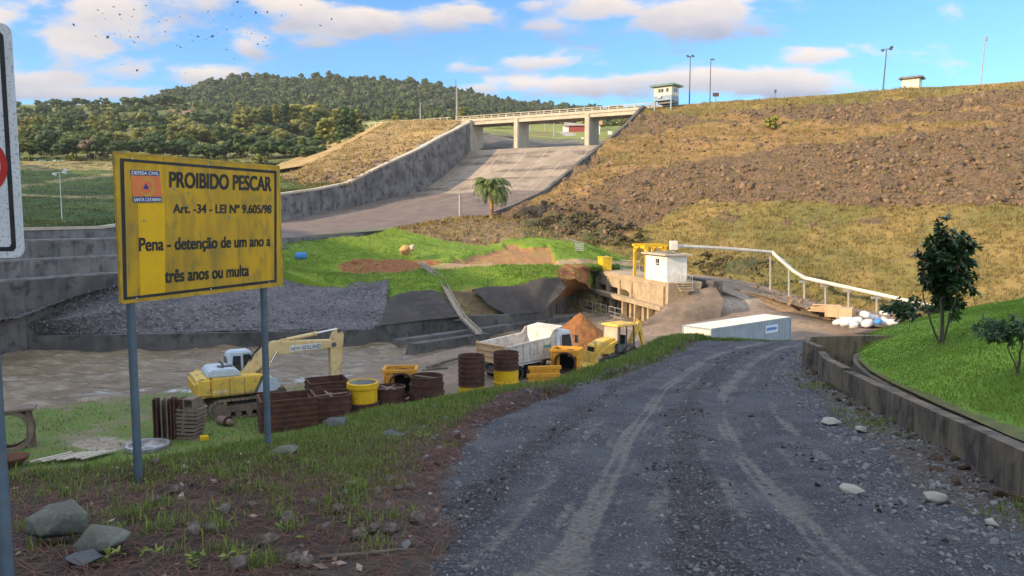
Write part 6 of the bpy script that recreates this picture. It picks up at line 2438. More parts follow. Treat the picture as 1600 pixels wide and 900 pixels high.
cyl('stick_cylinder', EL(446, 531), EL(526, 514), .6, .10, ex)
m = MB()
m.prism([EL(432, 534), EL(452, 534), EL(449, 528), EL(441, 529)], -.12, .12)
m.build('cylinder_bracket', m_boom, ex)
for y in (-.38, .38):
    cyl('boom_cylinder', EL(401, 598), EL(431, 546), .66, .10, ex, y)
cyl('bucket_cylinder', EL(533, 541), EL(531, 580), .6, .07, ex, -.1)
m = MB()
hp = [EL(*q) for q in ((385, 580), (395, 555), (412, 537), (428, 529.5), (446, 528))]
for dy in (-.12, 0, .1):
    m.tube([(x, dy, z + .03) for x, z in hp], .025, 5)
m.build('hydraulic_hose', m_rubber, bo)
text_mesh('emblem_lettering', 'E215', m_white, ex, -1.9, -1.3, 1.34, 1.46, -1.35, bold=.02)


# ---- rusty formwork
def ring_stack(name, label, cat, px, d, r, h, n, mat, z0=ZG, flare=0.0, spokes=0, spin=0.0, group=None, y_mat=None, y_h=0.0):
    p = P(px, 340, d)
    t = thing(name, label, cat, (p.x, p.y, z0), spin, group)
    lh = (h - y_h) / n
    if y_h:
        m = MB()
        m.lathe([(r * 1.0, -.3), (r * 1.0, y_h * .45), (r * 1.05, y_h * .47), (r * 1.05, y_h * .53), (r, y_h * .55), (r, y_h - .02), (r * .93, y_h - .02), (r * .93, -.3)], 36, closed=True)
        m.build('lower_form', y_mat, t, True)
    for i in range(n):
        z = y_h + i * lh
        rr = r * (1 + flare * (1 - (z / h)))
        m = MB()
        m.lathe([(rr * .95, z), (rr * 1.04, z), (rr * 1.04, z + .05), (rr, z + .06), (rr, z + lh - .06), (rr * 1.05, z + lh - .05), (rr * 1.05, z + lh - .012), (rr * .95, z + lh - .012)], 36, closed=True)
        m.build('ring', mat, t, True)
    if spokes:
        m = MB()
        for k in range(spokes):
            a = math.pi * k / spokes
            c, s_ = math.cos(a) * r * .95, math.sin(a) * r * .95
            m.bar((-c, -s_, h - .1), (c, s_, h - .1), .09, .06)
        if spokes > 1:
            m.lathe([(0, h - .12), (.16, h - .12), (.16, h - .05), (0, h - .05)], 14)
        m.build('spoke', m_brownsteel, t)
    return t


ring_stack('form_stack', 'tall stack of rusty round forms on a yellow base, left of the dump truck tailgate', 'formwork', 735.5, 41, .71, 2.42, 6, m_rust, y_mat=m_ryellow, y_h=.75)
ring_stack('form_stack', 'stack of rusty rings on a tall yellow drum before the truck\'s wheels', 'formwork', 790.5, 42, .69, 2.42, 4, m_rust, y_mat=m_ryellow, y_h=1.45)
ring_stack('form_stack', 'short wide flared stack of rusty rings beside the yellow arch form', 'formwork', 664, 39, .80, 1.72, 4, m_rust, flare=.18, spokes=1, spin=-.5)
ring_stack('form_stack', 'low rusty round form with spokes between the yellow drum and the arch form', 'formwork', 604.5, 38.6, .80, 1.22, 3, m_rust, spokes=3, spin=.3)
# yellow drum on a black base
p = P(562, 340, 37.5)
t = thing('yellow_drum_form', 'bright yellow drum form with a flanged rim on a dark rusty base', 'formwork', (p.x, p.y, ZG))
m = MB()
m.lathe([(.82, 0), (.82, .30), (.78, .32), (.78, .62), (.83, .64), (.83, .68), (.7, .68), (.7, 0)], 36, closed=True)
m.build('base_ring', m_rust, t, True)
m = MB()
m.lathe([(.72, .7), (.72, 1.38), (.80, 1.42), (.81, 1.5), (.79, 1.58), (.80, 1.66), (.76, 1.7), (.70, 1.7), (.69, 1.62), (.66, .7)], 40, closed=True)
m.build('drum', m_ryellow, t, True)
m = MB()
m.lathe([(.655, .72), (.655, 1.66), (.65, 1.66), (.65, .72)], 36, closed=True)
m.build('liner', m_galv, t, True)


def tub(name, label, px, d, w, l, h, rz, n, mat, round_=0.0, cross=False, inner=None, z0=ZG):
    p = P(px, 340, d)
    t = thing(name, label, 'formwork', (p.x, p.y, z0), rz)

    def outline(k, z):
        W_, L_ = w / 2 * k, l / 2 * k
        if not round_:
            return [(-W_, -L_, z), (W_, -L_, z), (W_, L_, z), (-W_, L_, z)]
        out = []
        rr = round_ * k
        for cx, cy, a0 in ((W_ - rr, -L_ + rr, -90), (W_ - rr, L_ - rr, 0), (-W_ + rr, L_ - rr, 90), (-W_ + rr, -L_ + rr, 180)):
            for i in range(7):
                a = R(a0 + 15 * i)
                out.append((cx + rr * math.cos(a), cy + rr * math.sin(a), z))
        return out
    lh = h / n
    for i in range(n):
        z = i * lh
        k0 = 1.0
        prof = [(.95, z), (1.035, z), (1.035, z + .045), (.99, z + .05), (.99, z + lh - .06), (1.035, z + lh - .055), (1.035, z + lh - .012), (.95, z + lh - .012)]
        m = MB()
        vs = []
        for k, zz in prof:
            vs += outline(k, zz)
        q = len(vs) // len(prof)
        fs = []
        for a in range(len(prof)):
            b = (a + 1) % len(prof)
            for c in range(q):
                e = (c + 1) % q
                fs.append((a * q + c, a * q + e, b * q + e, b * q + c))
        m.add(vs, fs)
        m.m = [1 if a in (0, 1, 4, 5, 6) else 0 for a in range(len(prof)) for c in range(q)]
        m.build('frame', [mat, m_rustlight], t)
    if inner:
        m = MB()
        m.box((0, 0, h * .12), (w * .9, l * .9, .04))
        m.build('floor_plate', inner, t)
    if cross:
        m = MB()
        m.bar((-w * .47, -l * .1, h - .1), (w * .47, l * .1, h - .1), .09, .06)
        m.bar((-w * .06, l * .47, h - .1), (w * .06, -l * .47, h - .1), .09, .06)
        m.lathe([(0, h - .12), (.17, h - .12), (.17, h - .04), (0, h - .04)], 14)
        m.build('cross_brace', m_brownsteel, t)
    return t


tub('form_stack', 'large rectangular stack of rusty open frames right behind the sign\'s right post', 440, 35.4, 2.5, 1.7, 1.5, R(24), 6, m_rust, inner=m_rust)
tub('form_stack', 'rounded square stack of rusty frames with a crossed brace on top', 508, 36.6, 2.0, 1.75, 1.35, R(20), 4, m_rust, round_=.5, cross=True)
tub('form_stack', 'rectangular rusty frame stack standing below the excavator stick', 505, 39.3, 2.0, 1.7, 1.45, R(24), 6, m_rust, cross=False, inner=m_rust)


def arch_form(label, px, d, z0, rz, s=1.0):
    p = P(px, 340, d)
    t = thing('arch_form', label, 'formwork', (p.x, p.y, z0), rz)
    t.scale = (s, s, s)
    m = MB()
    # box shell open in the middle: two side walls, back, rim with ribs
    m.box((0, .75, .85), (1.62, .06, 1.7))
    for x in (-.8, .8):
        m.box((x, .1, .85), (.06, 1.3, 1.7))
    for z in (.3, .75, 1.2, 1.6):
        for x in (-.86, .86):
            m.box((x, .1, z), (.1, 1.3, .06))
        m.box((0, .82, z), (1.7, .1, .06))
    m.build('shell', m_orange, t)
    m = MB()
    m.box((0, -.5, 1.66), (1.8, .12, .14))
    m.box((0, .8, 1.66), (1.8, .12, .14))
    for x in (-.86, .86):
        m.box((x, .12, 1.66), (.12, 1.3, .14))
    m.build('rim', m_orange, t)
    m = MB()
    M_ = Matrix.Translation((.12, -.55, .95)) @ Matrix.Rotation(math.pi / 2, 4, 'X')
    m.lathe([(.60, -1.2), (.60, .3), (.69, .3), (.69, .2), (.65, .18), (.65, -1.2)], 32, M_, closed=True)
    m.build('pipe', m_rust, t, True)
    m = MB()
    m.lathe([(0, -1.15), (.60, -1.15), (.60, -1.1), (0, -1.1)], 24, M_)
    m.build('pipe_end', m_black, t)
    m = MB()
    m.box((-.5, -.53, .75), (.45, .05, 1.4))
    m.box((.55, -.53, 1.48), (.6, .05, .3))
    m.build('front_panel', m_orange, t)
    return t


arch_form('orange box form with a big dark pipe mouth, between round rusty forms', 622, 40.3, ZG + .1, R(4))
arch_form('orange box form with a pipe mouth standing before the truck cab', 886, 46.5, ZG + .1, R(-18), 1.0)
# low orange beams by the truck
p = P(850, 340, 44.5)
t = thing('steel_beams', 'two low orange steel beams lying between truck wheels and grass', 'beam', (p.x, p.y, ZG), R(8))
for k, dz in ((0, .55), (.35, .95)):
    m = MB()
    m.box((k * .4, k, dz), (2.0, .18, .2))
    m.box((k * .4, k, dz - .3), (1.8, .1, .4))
    m.build('beam', m_orange, t)

# ---- lower left clutter
p = P(261, 690, 33.4)
t = thing('form_segment', 'dark upright rusty steel segment with round flanges beside the frame pile', 'formwork', (p.x, p.y, ZG), R(12))
m = MB()
for x in (-.42, -.3, .3, .42):
    pts = []
    for i in range(13):
        a = math.pi * (i / 12) - math.pi / 2
        pts.append((.15 + .55 * math.cos(a) if False else .45 * math.cos(a), .95 + .95 * math.sin(a)))
    M_ = Matrix.Translation((x, 0, 0)) @ Matrix.Rotation(math.pi / 2, 4, 'Z')
    m.prism([(-.45, 0.0), (-.45, 1.9)] + [(q[0], q[1]) for q in pts[::-1]], -.03, .03, M_)
m.build('flange', m_rust, t)
m = MB()
m.box((-.12, -.1, .95), (.05, .5, 1.75))
m.box((.12, -.1, .95), (.05, .5, 1.75))
m.box((0, .14, .95), (.28, .05, 1.75))
m.build('web', m_brownsteel, t)
p = P(299, 686, 33.6)
t = thing('frame_pile', 'tapering pile of muddy steel frames with a square tube on top', 'frame pile', (p.x, p.y, ZG), R(-8))
for i in range(8):
    w = 1.08 - .035 * abs(i - 5)
    m = MB()
    x0 = -.12 + .03 * i
    z = .08 + i * .18
    m.box((x0, -.42, z), (w, .08, .1))
    m.box((x0, .42, z), (w, .08, .1))
    m.box((x0 - w / 2 + .04, 0, z), (.08, .78, .1))
    m.box((x0 + w / 2 - .04, 0, z), (.08, .78, .1))
    m.build('frame', m_brownsteel, t)
m = MB()
M_ = Matrix.Translation((.15, -.05, 1.62))
for (c, s_) in (((0, 0, .2), (.5, .7, .05)), ((0, 0, -.2), (.5, .7, .05)), ((.23, 0, 0), (.05, .7, .36)), ((-.23, 0, 0), (.05, .7, .36))):
    m.box((c[0] + .15, c[1] - .05, c[2] + 1.62), s_)
m.build('square_tube', m_brownsteel, t)
m = MB()
m.box((-.3, 0, 1.62), (.38, .6, .34))
m.build('block', m_rust, t)
p = P(231, 701, 31.9)
t = thing('flange_lid', 'large round pale lid with a rim lying flat on the grass', 'lid', (p.x, p.y, ZG + .05))
m = MB()
m.lathe([(0, .02), (.7, .02), (.74, .1), (.86, .1), (.86, .0), (.0, 0)], 36)
m.build('lid', mk('lid_paint', (0.42, 0.42, 0.42), (0.18, 0.14, 0.12), 1.6, .7), t, True)
m = MB()
m.lathe([(.78, .1), (.78, .16), (.87, .16), (.87, .1)], 36, closed=True)
m.build('rim', m_galv, t, True)
m_plank = mk('pale_plank', (0.50, 0.45, 0.36), (0.38, 0.33, 0.26), 3, .9, stretch=(.2, 3, 1))
p = P(112, 724, 30.2)
for k in range(9):
    m = MB()
    m.box((0, 0, .03), (.16, 1.25 + .2 * random.random(), .05))
    o = m.build('timber_plank', m_plank)
    o.location = (p.x - .95 + .23 * k, p.y + .1 * math.sin(k * 2.3) + .06 * k, ZG + .12 + .02 * (k % 2))
    o.rotation_euler = (0, 0, R(-38 + 5 * math.sin(k * 1.7)))
    tag(o, 'pale plank in the row lying side by side on the grass by the river', 'plank', 'planks lying on the grass')
p = P(17, 712, 31.5)
t = thing('flanged_ring', 'big upright rusty ring with a flat steel frame on top at the left edge', 'ring', (p.x, p.y, ZG), R(25))
for y in (-.32, .32):
    m = MB()
    m.lathe([(.72, -.04), (.92, -.04), (.92, .04), (.72, .04)], 36, Matrix.Translation((0, y, .92)) @ Matrix.Rotation(math.pi / 2, 4, 'X'), closed=True)
    m.build('ring', m_rust if y > 0 else m_brownsteel, t, True)
m = MB()
m.box((.25, 0, 1.82), (1.5, .9, .09))
m.box((.72, 0, .9), (.12, .62, 1.8))
m.prism([(.55, 0), (1.0, 0), (.85, 1.75), (.7, 1.75)], -.05, .05)
m.build('frame', m_brownsteel, t)
p = P(20, 736, 29.5)
t = thing('rusty_dish', 'shallow round rusty dish lying on the grass at the left edge', 'dish', (p.x, p.y, ZG + .1))
m = MB()
m.lathe([(0, .06), (.3, .08), (.55, .3), (.62, .32), (.6, .26), (.33, .0), (0, -.02)], 32)
m.build('bowl', m_rustlight, t, True)
p = P(320, 689, 33)
m = MB()
m.prism([(-.2, 0), (.2, 0), (.14, .24), (-.2, .24)], -.16, .16)
o = m.build('yellow_block', m_ryellow, None, bevel=.02)
o.location = (p.x, p.y, ZG)
o.rotation_euler = (0, 0, .4)
tag(o, 'small bright yellow steel block in the grass by the frame pile', 'block')
p = P(352, 667, 35.5)
t = thing('rusty_motor', 'rusty cylindrical motor lying on the grass before the excavator track', 'motor', (p.x, p.y, ZG + .22), R(-35))
m = MB()
M_ = Matrix.Rotation(math.pi / 2, 4, 'Y')
m.lathe([(0, -.45), (.2, -.45), (.22, -.4), (.22, .1), (.16, .2), (.16, .5), (.07, .52), (.07, .65), (0, .65)], 16, M_)
m.build('casing', m_brownsteel, t, True)
m = MB()
m.lathe([(.15, .2), (.27, .2), (.27, .27), (.15, .27)], 16, M_, closed=True)
m.build('flange', m_rust, t, True)

# ---- dump truck
HT = R(45)
tr_ = thing('dump_truck', 'dusty white dump truck with cream bed and wooden looking tailgate', 'truck', (-1.26, 45.9, ZG - .15), HT)
m_bed = mk('bed_paint', (0.62, 0.60, 0.56), (0.52, 0.48, 0.42), 1.2, .7, c3=(0.30, 0.20, 0.13), s3=3, f3=.5, streak=((0.30, 0.22, 0.15), 2.5, .5))
m_tail = mk('tailgate_sunlit', (0.62, 0.44, 0.26), (0.52, 0.36, 0.22), 1.2, .75, c3=(0.32, 0.20, 0.12), s3=3, f3=.4)  # tan over cream: warm sunlight painted into the tailgate colour
m_truckw = mk('truck_white', (0.66, 0.68, 0.70), (0.58, 0.60, 0.61), 1.5, .4, c3=(.45, .38, .3), s3=4, f3=.3)
BL = 4.35
for y in (-1.22, 1.22):
    m = MB()
    s_ = 1 if y > 0 else -1
    m.prism([(.05, 1.2), (BL - .3, 1.15), (BL, 1.5), (BL, 2.45), (.05, 2.25)], y - .04, y + .04)
    sw = m.build('side_wall', m_bed, tr_)
    m = MB()
    for k in range(7):
        x = .3 + k * .62
        m.box((x, y + s_ * .07, 1.74), (.09, .07, .98))
    m.bar((.05, y + s_ * .05, 2.27), (BL, y + s_ * .05, 2.47), .12, .1)
    m.bar((.05, y + s_ * .05, 1.22), (BL - .3, y + s_ * .05, 1.2), .1, .1)
    m.build('ribs', m_bed, sw)
m = MB()
m.box((BL / 2 - .1, 0, 1.17), (BL - .3, 2.4, .1))
m.build('bed_floor', m_brownsteel, tr_)
m = MB()
m.add([(BL - .25, -1.24, 1.2), (BL - .25, 1.24, 1.2), (BL + .05, 1.24, 2.9), (BL + .05, -1.24, 2.9), (BL - .15, -1.24, 1.2), (BL - .15, 1.24, 1.2), (BL + .15, 1.24, 2.9), (BL + .15, -1.24, 2.9)],
      [(0, 3, 2, 1), (4, 5, 6, 7), (0, 1, 5, 4), (1, 2, 6, 5), (2, 3, 7, 6), (3, 0, 4, 7)])
m.add([(BL + .05, -1.24, 2.86), (BL + .05, 1.24, 2.86), (BL + 1.0, 1.1, 3.0), (BL + 1.0, -1.1, 3.0), (BL + .05, -1.24, 2.92), (BL + .05, 1.24, 2.92), (BL + 1.0, 1.1, 3.06), (BL + 1.0, -1.1, 3.06)],
      [(0, 3, 2, 1), (4, 5, 6, 7), (0, 1, 5, 4), (1, 2, 6, 5), (2, 3, 7, 6), (3, 0, 4, 7)])
for y in (-1.24, 1.24):
    m.prism([(BL - .5, 2.42), (BL + .1, 2.45), (BL + .1, 2.9), (BL - .1, 2.9)], y - .03, y + .03)
m.build('headboard', m_bed, tr_)
m = MB()
m.box((-.02, 0, 1.78), (.07, 2.5, 1.2), M=Matrix.Rotation(R(-4), 4, 'Y'))
tg = m.build('tailgate', m_tail, tr_)
m = MB()
for z in (1.25, 1.6, 1.95, 2.32):
    m.box((-.08 - (z - 1.78) * .07, 0, z), (.08, 2.54, .08))
for y in (-1.22, 1.22):
    m.box((-.08, y, 1.78), (.1, .1, 1.3))
m.build('ribs', m_tail, tg)
m = MB()
for y in (-.42, .42):
    m.box((3.1, y, .95), (6.6, .12, .26))
m.box((.1, 0, .85), (.12, 2.3, .25))
m.build('chassis', m_steeldark, tr_)
m = MB()
m.box((0.02, 0, .62), (.08, 2.2, .14))
for y in (-.8, .8):
    m.box((.0, y, .82), (.06, .3, .14))
m.build('bumper', m_brownsteel, tr_)
m = MB()
for y in (-1.1, 1.1):
    m.prism([(.35, .95), (.5, 1.1), (3.0, 1.1), (3.15, .95), (3.0, 1.05), (.5, 1.05)], y - .25, y + .25)
m.build('mudguard', m_truckw, tr_)
cp = [(BL + .28, .75), (BL + 2.05, .75), (BL + 2.15, 1.3), (BL + 2.02, 1.9), (BL + 1.75, 2.72), (BL + .5, 2.78), (BL + .28, 2.6)]
m = MB()
m.prism(cp, -1.15, 1.15)
cb = m.build('cab', m_truckw, tr_, bevel=.09, seg=3)
for s_ in (-1, 1):
    m = MB()
    m.prism([(BL + .85, 1.62), (BL + 1.85, 1.62), (BL + 1.62, 2.45), (BL + .85, 2.48)], s_ * 1.165 - .02, s_ * 1.165 + .02)
    m.build('side_window', m_glass, cb)
    m = MB()
    m.box((BL + .72, s_ * 1.155, 1.6), (.03, .02, 1.6))
    m.box((BL + 1.9, s_ * 1.155, 1.2), (.03, .02, .9))
    m.build('door_seam', m_steeldark, cb)
    m = MB()
    m.box((BL + 2.05, s_ * 1.38, 2.1), (.1, .2, .5))
    m.tube([(BL + 1.95, s_ * 1.12, 2.3), (BL + 2.05, s_ * 1.36, 2.3)], .02, 5)
    m.build('mirror', m_steeldark, cb)
m = MB()
m.add([(BL + 2.05, -1.0, 1.92), (BL + 2.05, 1.0, 1.92), (BL + 1.79, 1.0, 2.66), (BL + 1.79, -1.0, 2.66)], [(0, 1, 2, 3)])
m.build('windscreen', m_glass, cb)
m = MB()
m.box((BL + .3, .0, 2.2), (.06, 1.2, .5))
m.build('rear_window', m_glass, cb)
for x in (1.15, 2.4, 5.35):
    for s_ in (-1, 1):
        m = MB()
        y = s_ * .98
        M_ = Matrix.Translation((x, y, .5)) @ Matrix.Rotation(math.pi / 2, 4, 'X')
        m.lathe([(.26, -.2), (.46, -.24), (.5, -.2), (.5, .2), (.46, .24), (.26, .2)], 28, M_)
        w = m.build('wheel', m_rubber, tr_, True)
        m = MB()
        m.lathe([(0, -.12), (.12, -.14), (.27, -.05), (.27, .05), (.12, .14), (0, .12)], 20, M_)
        m.build('rim', m_brownsteel, w, True)
m = MB()
m.box((BL - .75, -1.32, 1.95), (.55, .02, .16))
m.build('side_mark', mk('green_mark', (0.10, 0.25, 0.16), None, rough=.6), tr_)

# ---- backhoe loader
p = P(962, 340, 52)
bh = thing('backhoe_loader', 'old yellow backhoe loader with open cab beside the orange dirt heap', 'backhoe', (p.x, p.y, ZG - .25), R(217))
m = MB()
m.prism([(.35, .9), (2.1, .85), (2.2, 1.05), (2.15, 1.55), (1.3, 1.85), (.35, 1.95)], -.48, .48)
m.build('hood', m_excy, bh, bevel=.06, seg=3)
m = MB()
m.box((2.19, 0, 1.22), (.05, .62, .5))
m.build('grille', m_black, bh)
m = MB()
m.box((-.3, 0, .85), (2.6, .9, .35))
m.build('chassis', m_steeldark, bh)
m = MB()
for x in (-1.25, .3):
    for y in (-.72, .72):
        m.bar((x, y, 1.0), (x * .95, y * .95, 2.72), .09, .09)
for y in (-.72, .72):
    m.bar((-.5, y, 1.0), (-.5, y * .95, 2.72), .07, .07)
    m.box((-.5, y, 1.25), (1.5, .06, .5))
m.build('cab_frame', m_steeldark, bh)
m = MB()
m.box((-.48, 0, 2.8), (2.0, 1.7, .16), taper=(.92, .9))
m.build('roof', m_excy, bh, bevel=.04)
m = MB()
m.add([(.32, -.66, 1.75), (.32, .66, 1.75), (.3, .64, 2.66), (.3, -.64, 2.66), (.36, -.66, 1.75), (.36, .66, 1.75), (.34, .64, 2.66), (.34, -.64, 2.66)], [(0, 3, 2, 1), (4, 5, 6, 7), (0, 1, 5, 4), (1, 2, 6, 5), (2, 3, 7, 6), (3, 0, 4, 7)])
m.build('windscreen', mk('dusty_glass', (0.42, 0.38, 0.32), (0.34, 0.31, 0.27), 2, .5), bh)
m = MB()
m.box((-.6, 0, 1.35), (.5, .5, .12))
m.box((-.85, 0, 1.7), (.12, .5, .6))
m.build('seat', m_rubber, bh, bevel=.04)
for (x, r_, w_) in ((-.75, .68, .42), (1.6, .45, .28)):
    for s_ in (-1, 1):
        m = MB()
        M_ = Matrix.Translation((x, s_ * .88, r_)) @ Matrix.Rotation(math.pi / 2, 4, 'X')
        m.lathe([(r_ * .5, -w_ * .4), (r_ * .93, -w_ * .5), (r_, -w_ * .4), (r_, w_ * .4), (r_ * .93, w_ * .5), (r_ * .5, w_ * .4)], 28, M_)
        w = m.build('wheel', m_rubber, bh, True)
        m = MB()
        m.lathe([(0, -.1), (r_ * .52, -.06), (r_ * .52, .06), (0, .1)], 20, M_)
        m.build('rim', m_excy, w, True)
for s_ in (-1, 1):
    m = MB()
    pts = [(.25, s_ * .62, 1.75), (1.5, s_ * .62, 1.35), (2.5, s_ * .62, .7)]
    m.bar(pts[0], pts[1], .12, .2)
    m.bar(pts[1], pts[2], .12, .2)
    m.bar((1.0, s_ * .62, .95), (2.0, s_ * .62, 1.2), .08, .08)
    m.build('loader_arm', m_excy, bh)
m = MB()
m.prism([(2.45, .35), (3.2, .3), (2.62, .5), (2.5, 1.2), (2.42, 1.2)], -1.0, 1.0)
m.box((2.46, .75, 1.35), (.06, .14, 1.1))
m.box((2.46, -.75, 1.25), (.06, .14, .9))
m.build('loader_bucket', m_excy, bh)
m = MB()
m.prism([(-1.5, 1.0), (-1.2, 1.0), (-2.2, 2.75), (-2.4, 2.85), (-2.52, 2.7)], -.14, .14)
ba = m.build('backhoe_boom', m_excy, bh, bevel=.02)
m = MB()
m.prism([(-2.55, 2.85), (-2.32, 2.95), (-2.2, 2.65), (-2.85, .95), (-3.05, 1.0)], -.11, .11)
m.build('backhoe_stick', m_excy, bh, bevel=.02)
m = MB()
m.tube([(-1.5, 0.2, 1.35), (-2.4, 0.2, 2.45)], .06, 8)
m.tube([(-2.2, 0, 3.0), (-2.75, 0, 1.7)], .05, 8)
m.build('hydraulic_cylinder', m_excy, bh, True)
m = MB()
m.prism([(-2.8, .95), (-3.1, 1.0), (-3.3, .6), (-3.0, .2), (-2.6, .35)], -.28, .28)
m.build('backhoe_bucket', m_steeldark, bh)

# ---- dirt heap
p = P(907, 340, 57.5)
m_heap = mk('orange_dirt', (0.30, 0.13, 0.045), (0.23, 0.095, 0.033), .8, .95, .10, 4, (0.15, 0.06, 0.025), 3, .7)
nr, na = 40, 90
rr, aa = np.meshgrid(np.linspace(0, 1, nr), np.linspace(0, 2 * math.pi, na, endpoint=False))
x, y = (rr * np.cos(aa)).ravel(), (rr * np.sin(aa)).ravel()
Rw = 3.5
cnr = 1 + .10 * np.cos(3 * aa.ravel() + .6)
q = np.stack([x * Rw * cnr + p.x, y * Rw * cnr + p.y, 0 * x], 1)
hgt_ = 2.95 * np.clip(1 - (rr.ravel()) ** 1.05, 0, 1) ** 1.05
z = ZG - .35 + hgt_ + fbm(q, 1.3, 4, 201) * .28 * np.clip(hgt_, 0, 1) + fbm(q, 4, 3, 202) * .11
i, j = np.meshgrid(np.arange(na), np.arange(nr - 1))
i, j = i.ravel(), j.ravel()
fc = np.stack([i * nr + j, i * nr + j + 1, ((i + 1) % na) * nr + j + 1, ((i + 1) % na) * nr + j], 1)
Vh = np.stack([q[:, 0], q[:, 1], z], 1) - np.array([p.x, p.y, ZG - .35])
o = mesh_np('dirt_heap', Vh, fc, m_heap, None, None, True, loc=(p.x, p.y, ZG - .35))
tag(o, 'pointed heap of orange dirt between the truck cab and the backhoe', 'dirt heap')

# ---- shipping container
A_, B_, C_ = P(1239, 496.5, 60.8), P(1193, 490, 63.2), P(1067, 508, 56.5)
ux = Vector((B_.x - C_.x, B_.y - C_.y, 0))
LC = ux.length
ux.normalize()
uy = Vector((-ux.y, ux.x, 0))
WC, HC = 2.55, 2.65
cen = Vector(((B_.x + C_.x) / 2, (B_.y + C_.y) / 2, 0)) - uy * WC / 2
zc = (A_.z + B_.z + C_.z) / 3 - HC
co_ = thing('shipping_container', 'long steel shipping container with white roof and blue grey ribbed side', 'container', (cen.x, cen.y, zc), math.atan2(ux.y, ux.x))
m_cont = mk('container_blue', (0.27, 0.34, 0.40), (0.23, 0.29, 0.35), 1, .55, c3=(.3, .24, .2), s3=4, f3=.25, streak=((0.2, 0.2, 0.2), 2, .3))
m_contw = mk('container_roof', (0.68, 0.65, 0.58), (0.58, 0.55, 0.48), .7, .6, c3=(.4, .33, .25), s3=3, f3=.3)


def corrug(m, p0, p1, z0, z1, n, dep, nrm, cap=True):
    p0, p1, nrm = Vector(p0), Vector(p1), Vector(nrm)
    vs = []
    N_ = n * 4
    for i in range(N_ + 1):
        k = i % 4
        off = 0 if k in (0, 1) else -dep
        q = p0.lerp(p1, i / N_) + nrm * off
        vs += [(q.x, q.y, z0), (q.x, q.y, z1)]
    m.add(vs, [(2 * i, 2 * i + 2, 2 * i + 3, 2 * i + 1) for i in range(N_)])


m = MB()
corrug(m, (-LC / 2, -WC / 2, 0), (LC / 2, -WC / 2, 0), .15, HC - .1, 38, .04, (0, -1, 0))
corrug(m, (LC / 2, WC / 2, 0), (-LC / 2, WC / 2, 0), .15, HC - .1, 38, .04, (0, 1, 0))
m.build('side_panel', m_cont, co_, fix=False)
m = MB()
corrug(m, (-LC / 2, WC / 2, 0), (-LC / 2, -WC / 2, 0), .15, HC - .1, 9, .04, (-1, 0, 0))
m.build('end_panel', m_contw, co_, fix=False)
m = MB()
m.box((LC / 2 - .03, 0, HC / 2), (.05, WC - .1, HC - .2))
for y in (-.9, -.3, .3, .9):
    m.tube([(LC / 2 + .03, y, .15), (LC / 2 + .03, y, HC - .15)], .025, 6)
m.build('door', m_cont, co_)
m = MB()
m.box((0, 0, HC - .04), (LC - .02, WC - .04, .05))
for k in range(22):
    m.box((-LC / 2 + .35 + k * (LC - .7) / 21, 0, HC - .005), (.2, WC - .3, .025))
m.build('roof', m_contw, co_)
m = MB()
for y in (-WC / 2 + .03, WC / 2 - .03):
    m.box((0, y, HC - .05), (LC + .02, .09, .12))
    m.box((0, y, .08), (LC + .02, .09, .16))
    for x in (-LC / 2 + .03, LC / 2 - .03):
        m.box((x, y, HC / 2), (.11, .11, HC))
for x in (-LC / 2 + .02, LC / 2 - .02):
    m.box((x, 0, HC - .05), (.09, WC - .1, .12))
    m.box((x, 0, .08), (.09, WC - .1, .16))
m.build('frame', m_cont, co_)
m = MB()
m.box((LC * .235, -WC / 2 - .012, HC - .72), (1.75, .02, .62))
lbp = m.build('name_board', mk('board_pale', (0.50, 0.60, 0.72), None, rough=.6), co_)
m = MB()
r_ = random.Random(4)
x = LC * .235 - .72
while x < LC * .235 + .62:
    w = r_.uniform(.07, .15)
    m.box((x + w / 2, -WC / 2 - .026, HC - .70 + r_.uniform(-.01, .01)), (w, .006, r_.uniform(.2, .27)))
    x += w + .03
m.build('blurred_lettering', mk('board_blue', (0.05, 0.16, 0.42), None, rough=.6), lbp)

# ---- sacks, boxes, boards at the dam's foot
m_sack = mk('white_sack', (0.66, 0.64, 0.62), (0.52, 0.50, 0.49), 2, .75, .02, 5)
m_sackb = mk('blue_sack', (0.06, 0.24, 0.52), (0.05, 0.19, 0.44), 2, .7, .02, 5)
sb_v, sb_f = ICO3
for k in range(34):
    a = random.random()
    px = 1312 + 80 * a
    layer = random.choice((0, 0, 1, 1, 2)) * min(1, 2.2 * a) if k > 9 else 0
    p = P(px, 511 - 5 * random.random() - 14 * abs(a - .5) * .2, 63.5 + random.uniform(-.8, 1.2))
    blue = k in (12, 27)
    if blue:
        px = 1366 + (k % 5) * 3
        p = P(px, 508, 62.7)
        layer = .4
    vv = np.sign(sb_v) * np.abs(sb_v) ** .75
    vv = vv * (1 + .16 * fbm(vv + k, 2.2, 3, k)[:, None]) * np.array([.62, .42, .26]) * random.uniform(.7, 1.1) * (.75 if blue else 1)
    o = mesh_np('sack', vv, sb_f, m_sackb if blue else m_sack, None, None, True)
    o.location = (p.x, p.y, p.z + .15 + layer * .42)
    o.rotation_euler = (random.uniform(-.3, .3), random.uniform(-.3, .3), random.uniform(0, 3.1))
    if blue:
        tag(o, 'bright blue plastic sack among white ones in the heap', 'sack', 'blue sacks in the heap')
    else:
        tag(o, 'bulging white plastic sack in the heap below the flume posts', 'sack', 'white sacks in the heap')
m_crate = mk('pale_crate_wood', (0.52, 0.38, 0.24), (0.42, 0.30, 0.19), 3, .85, stretch=(1, 1, 6))
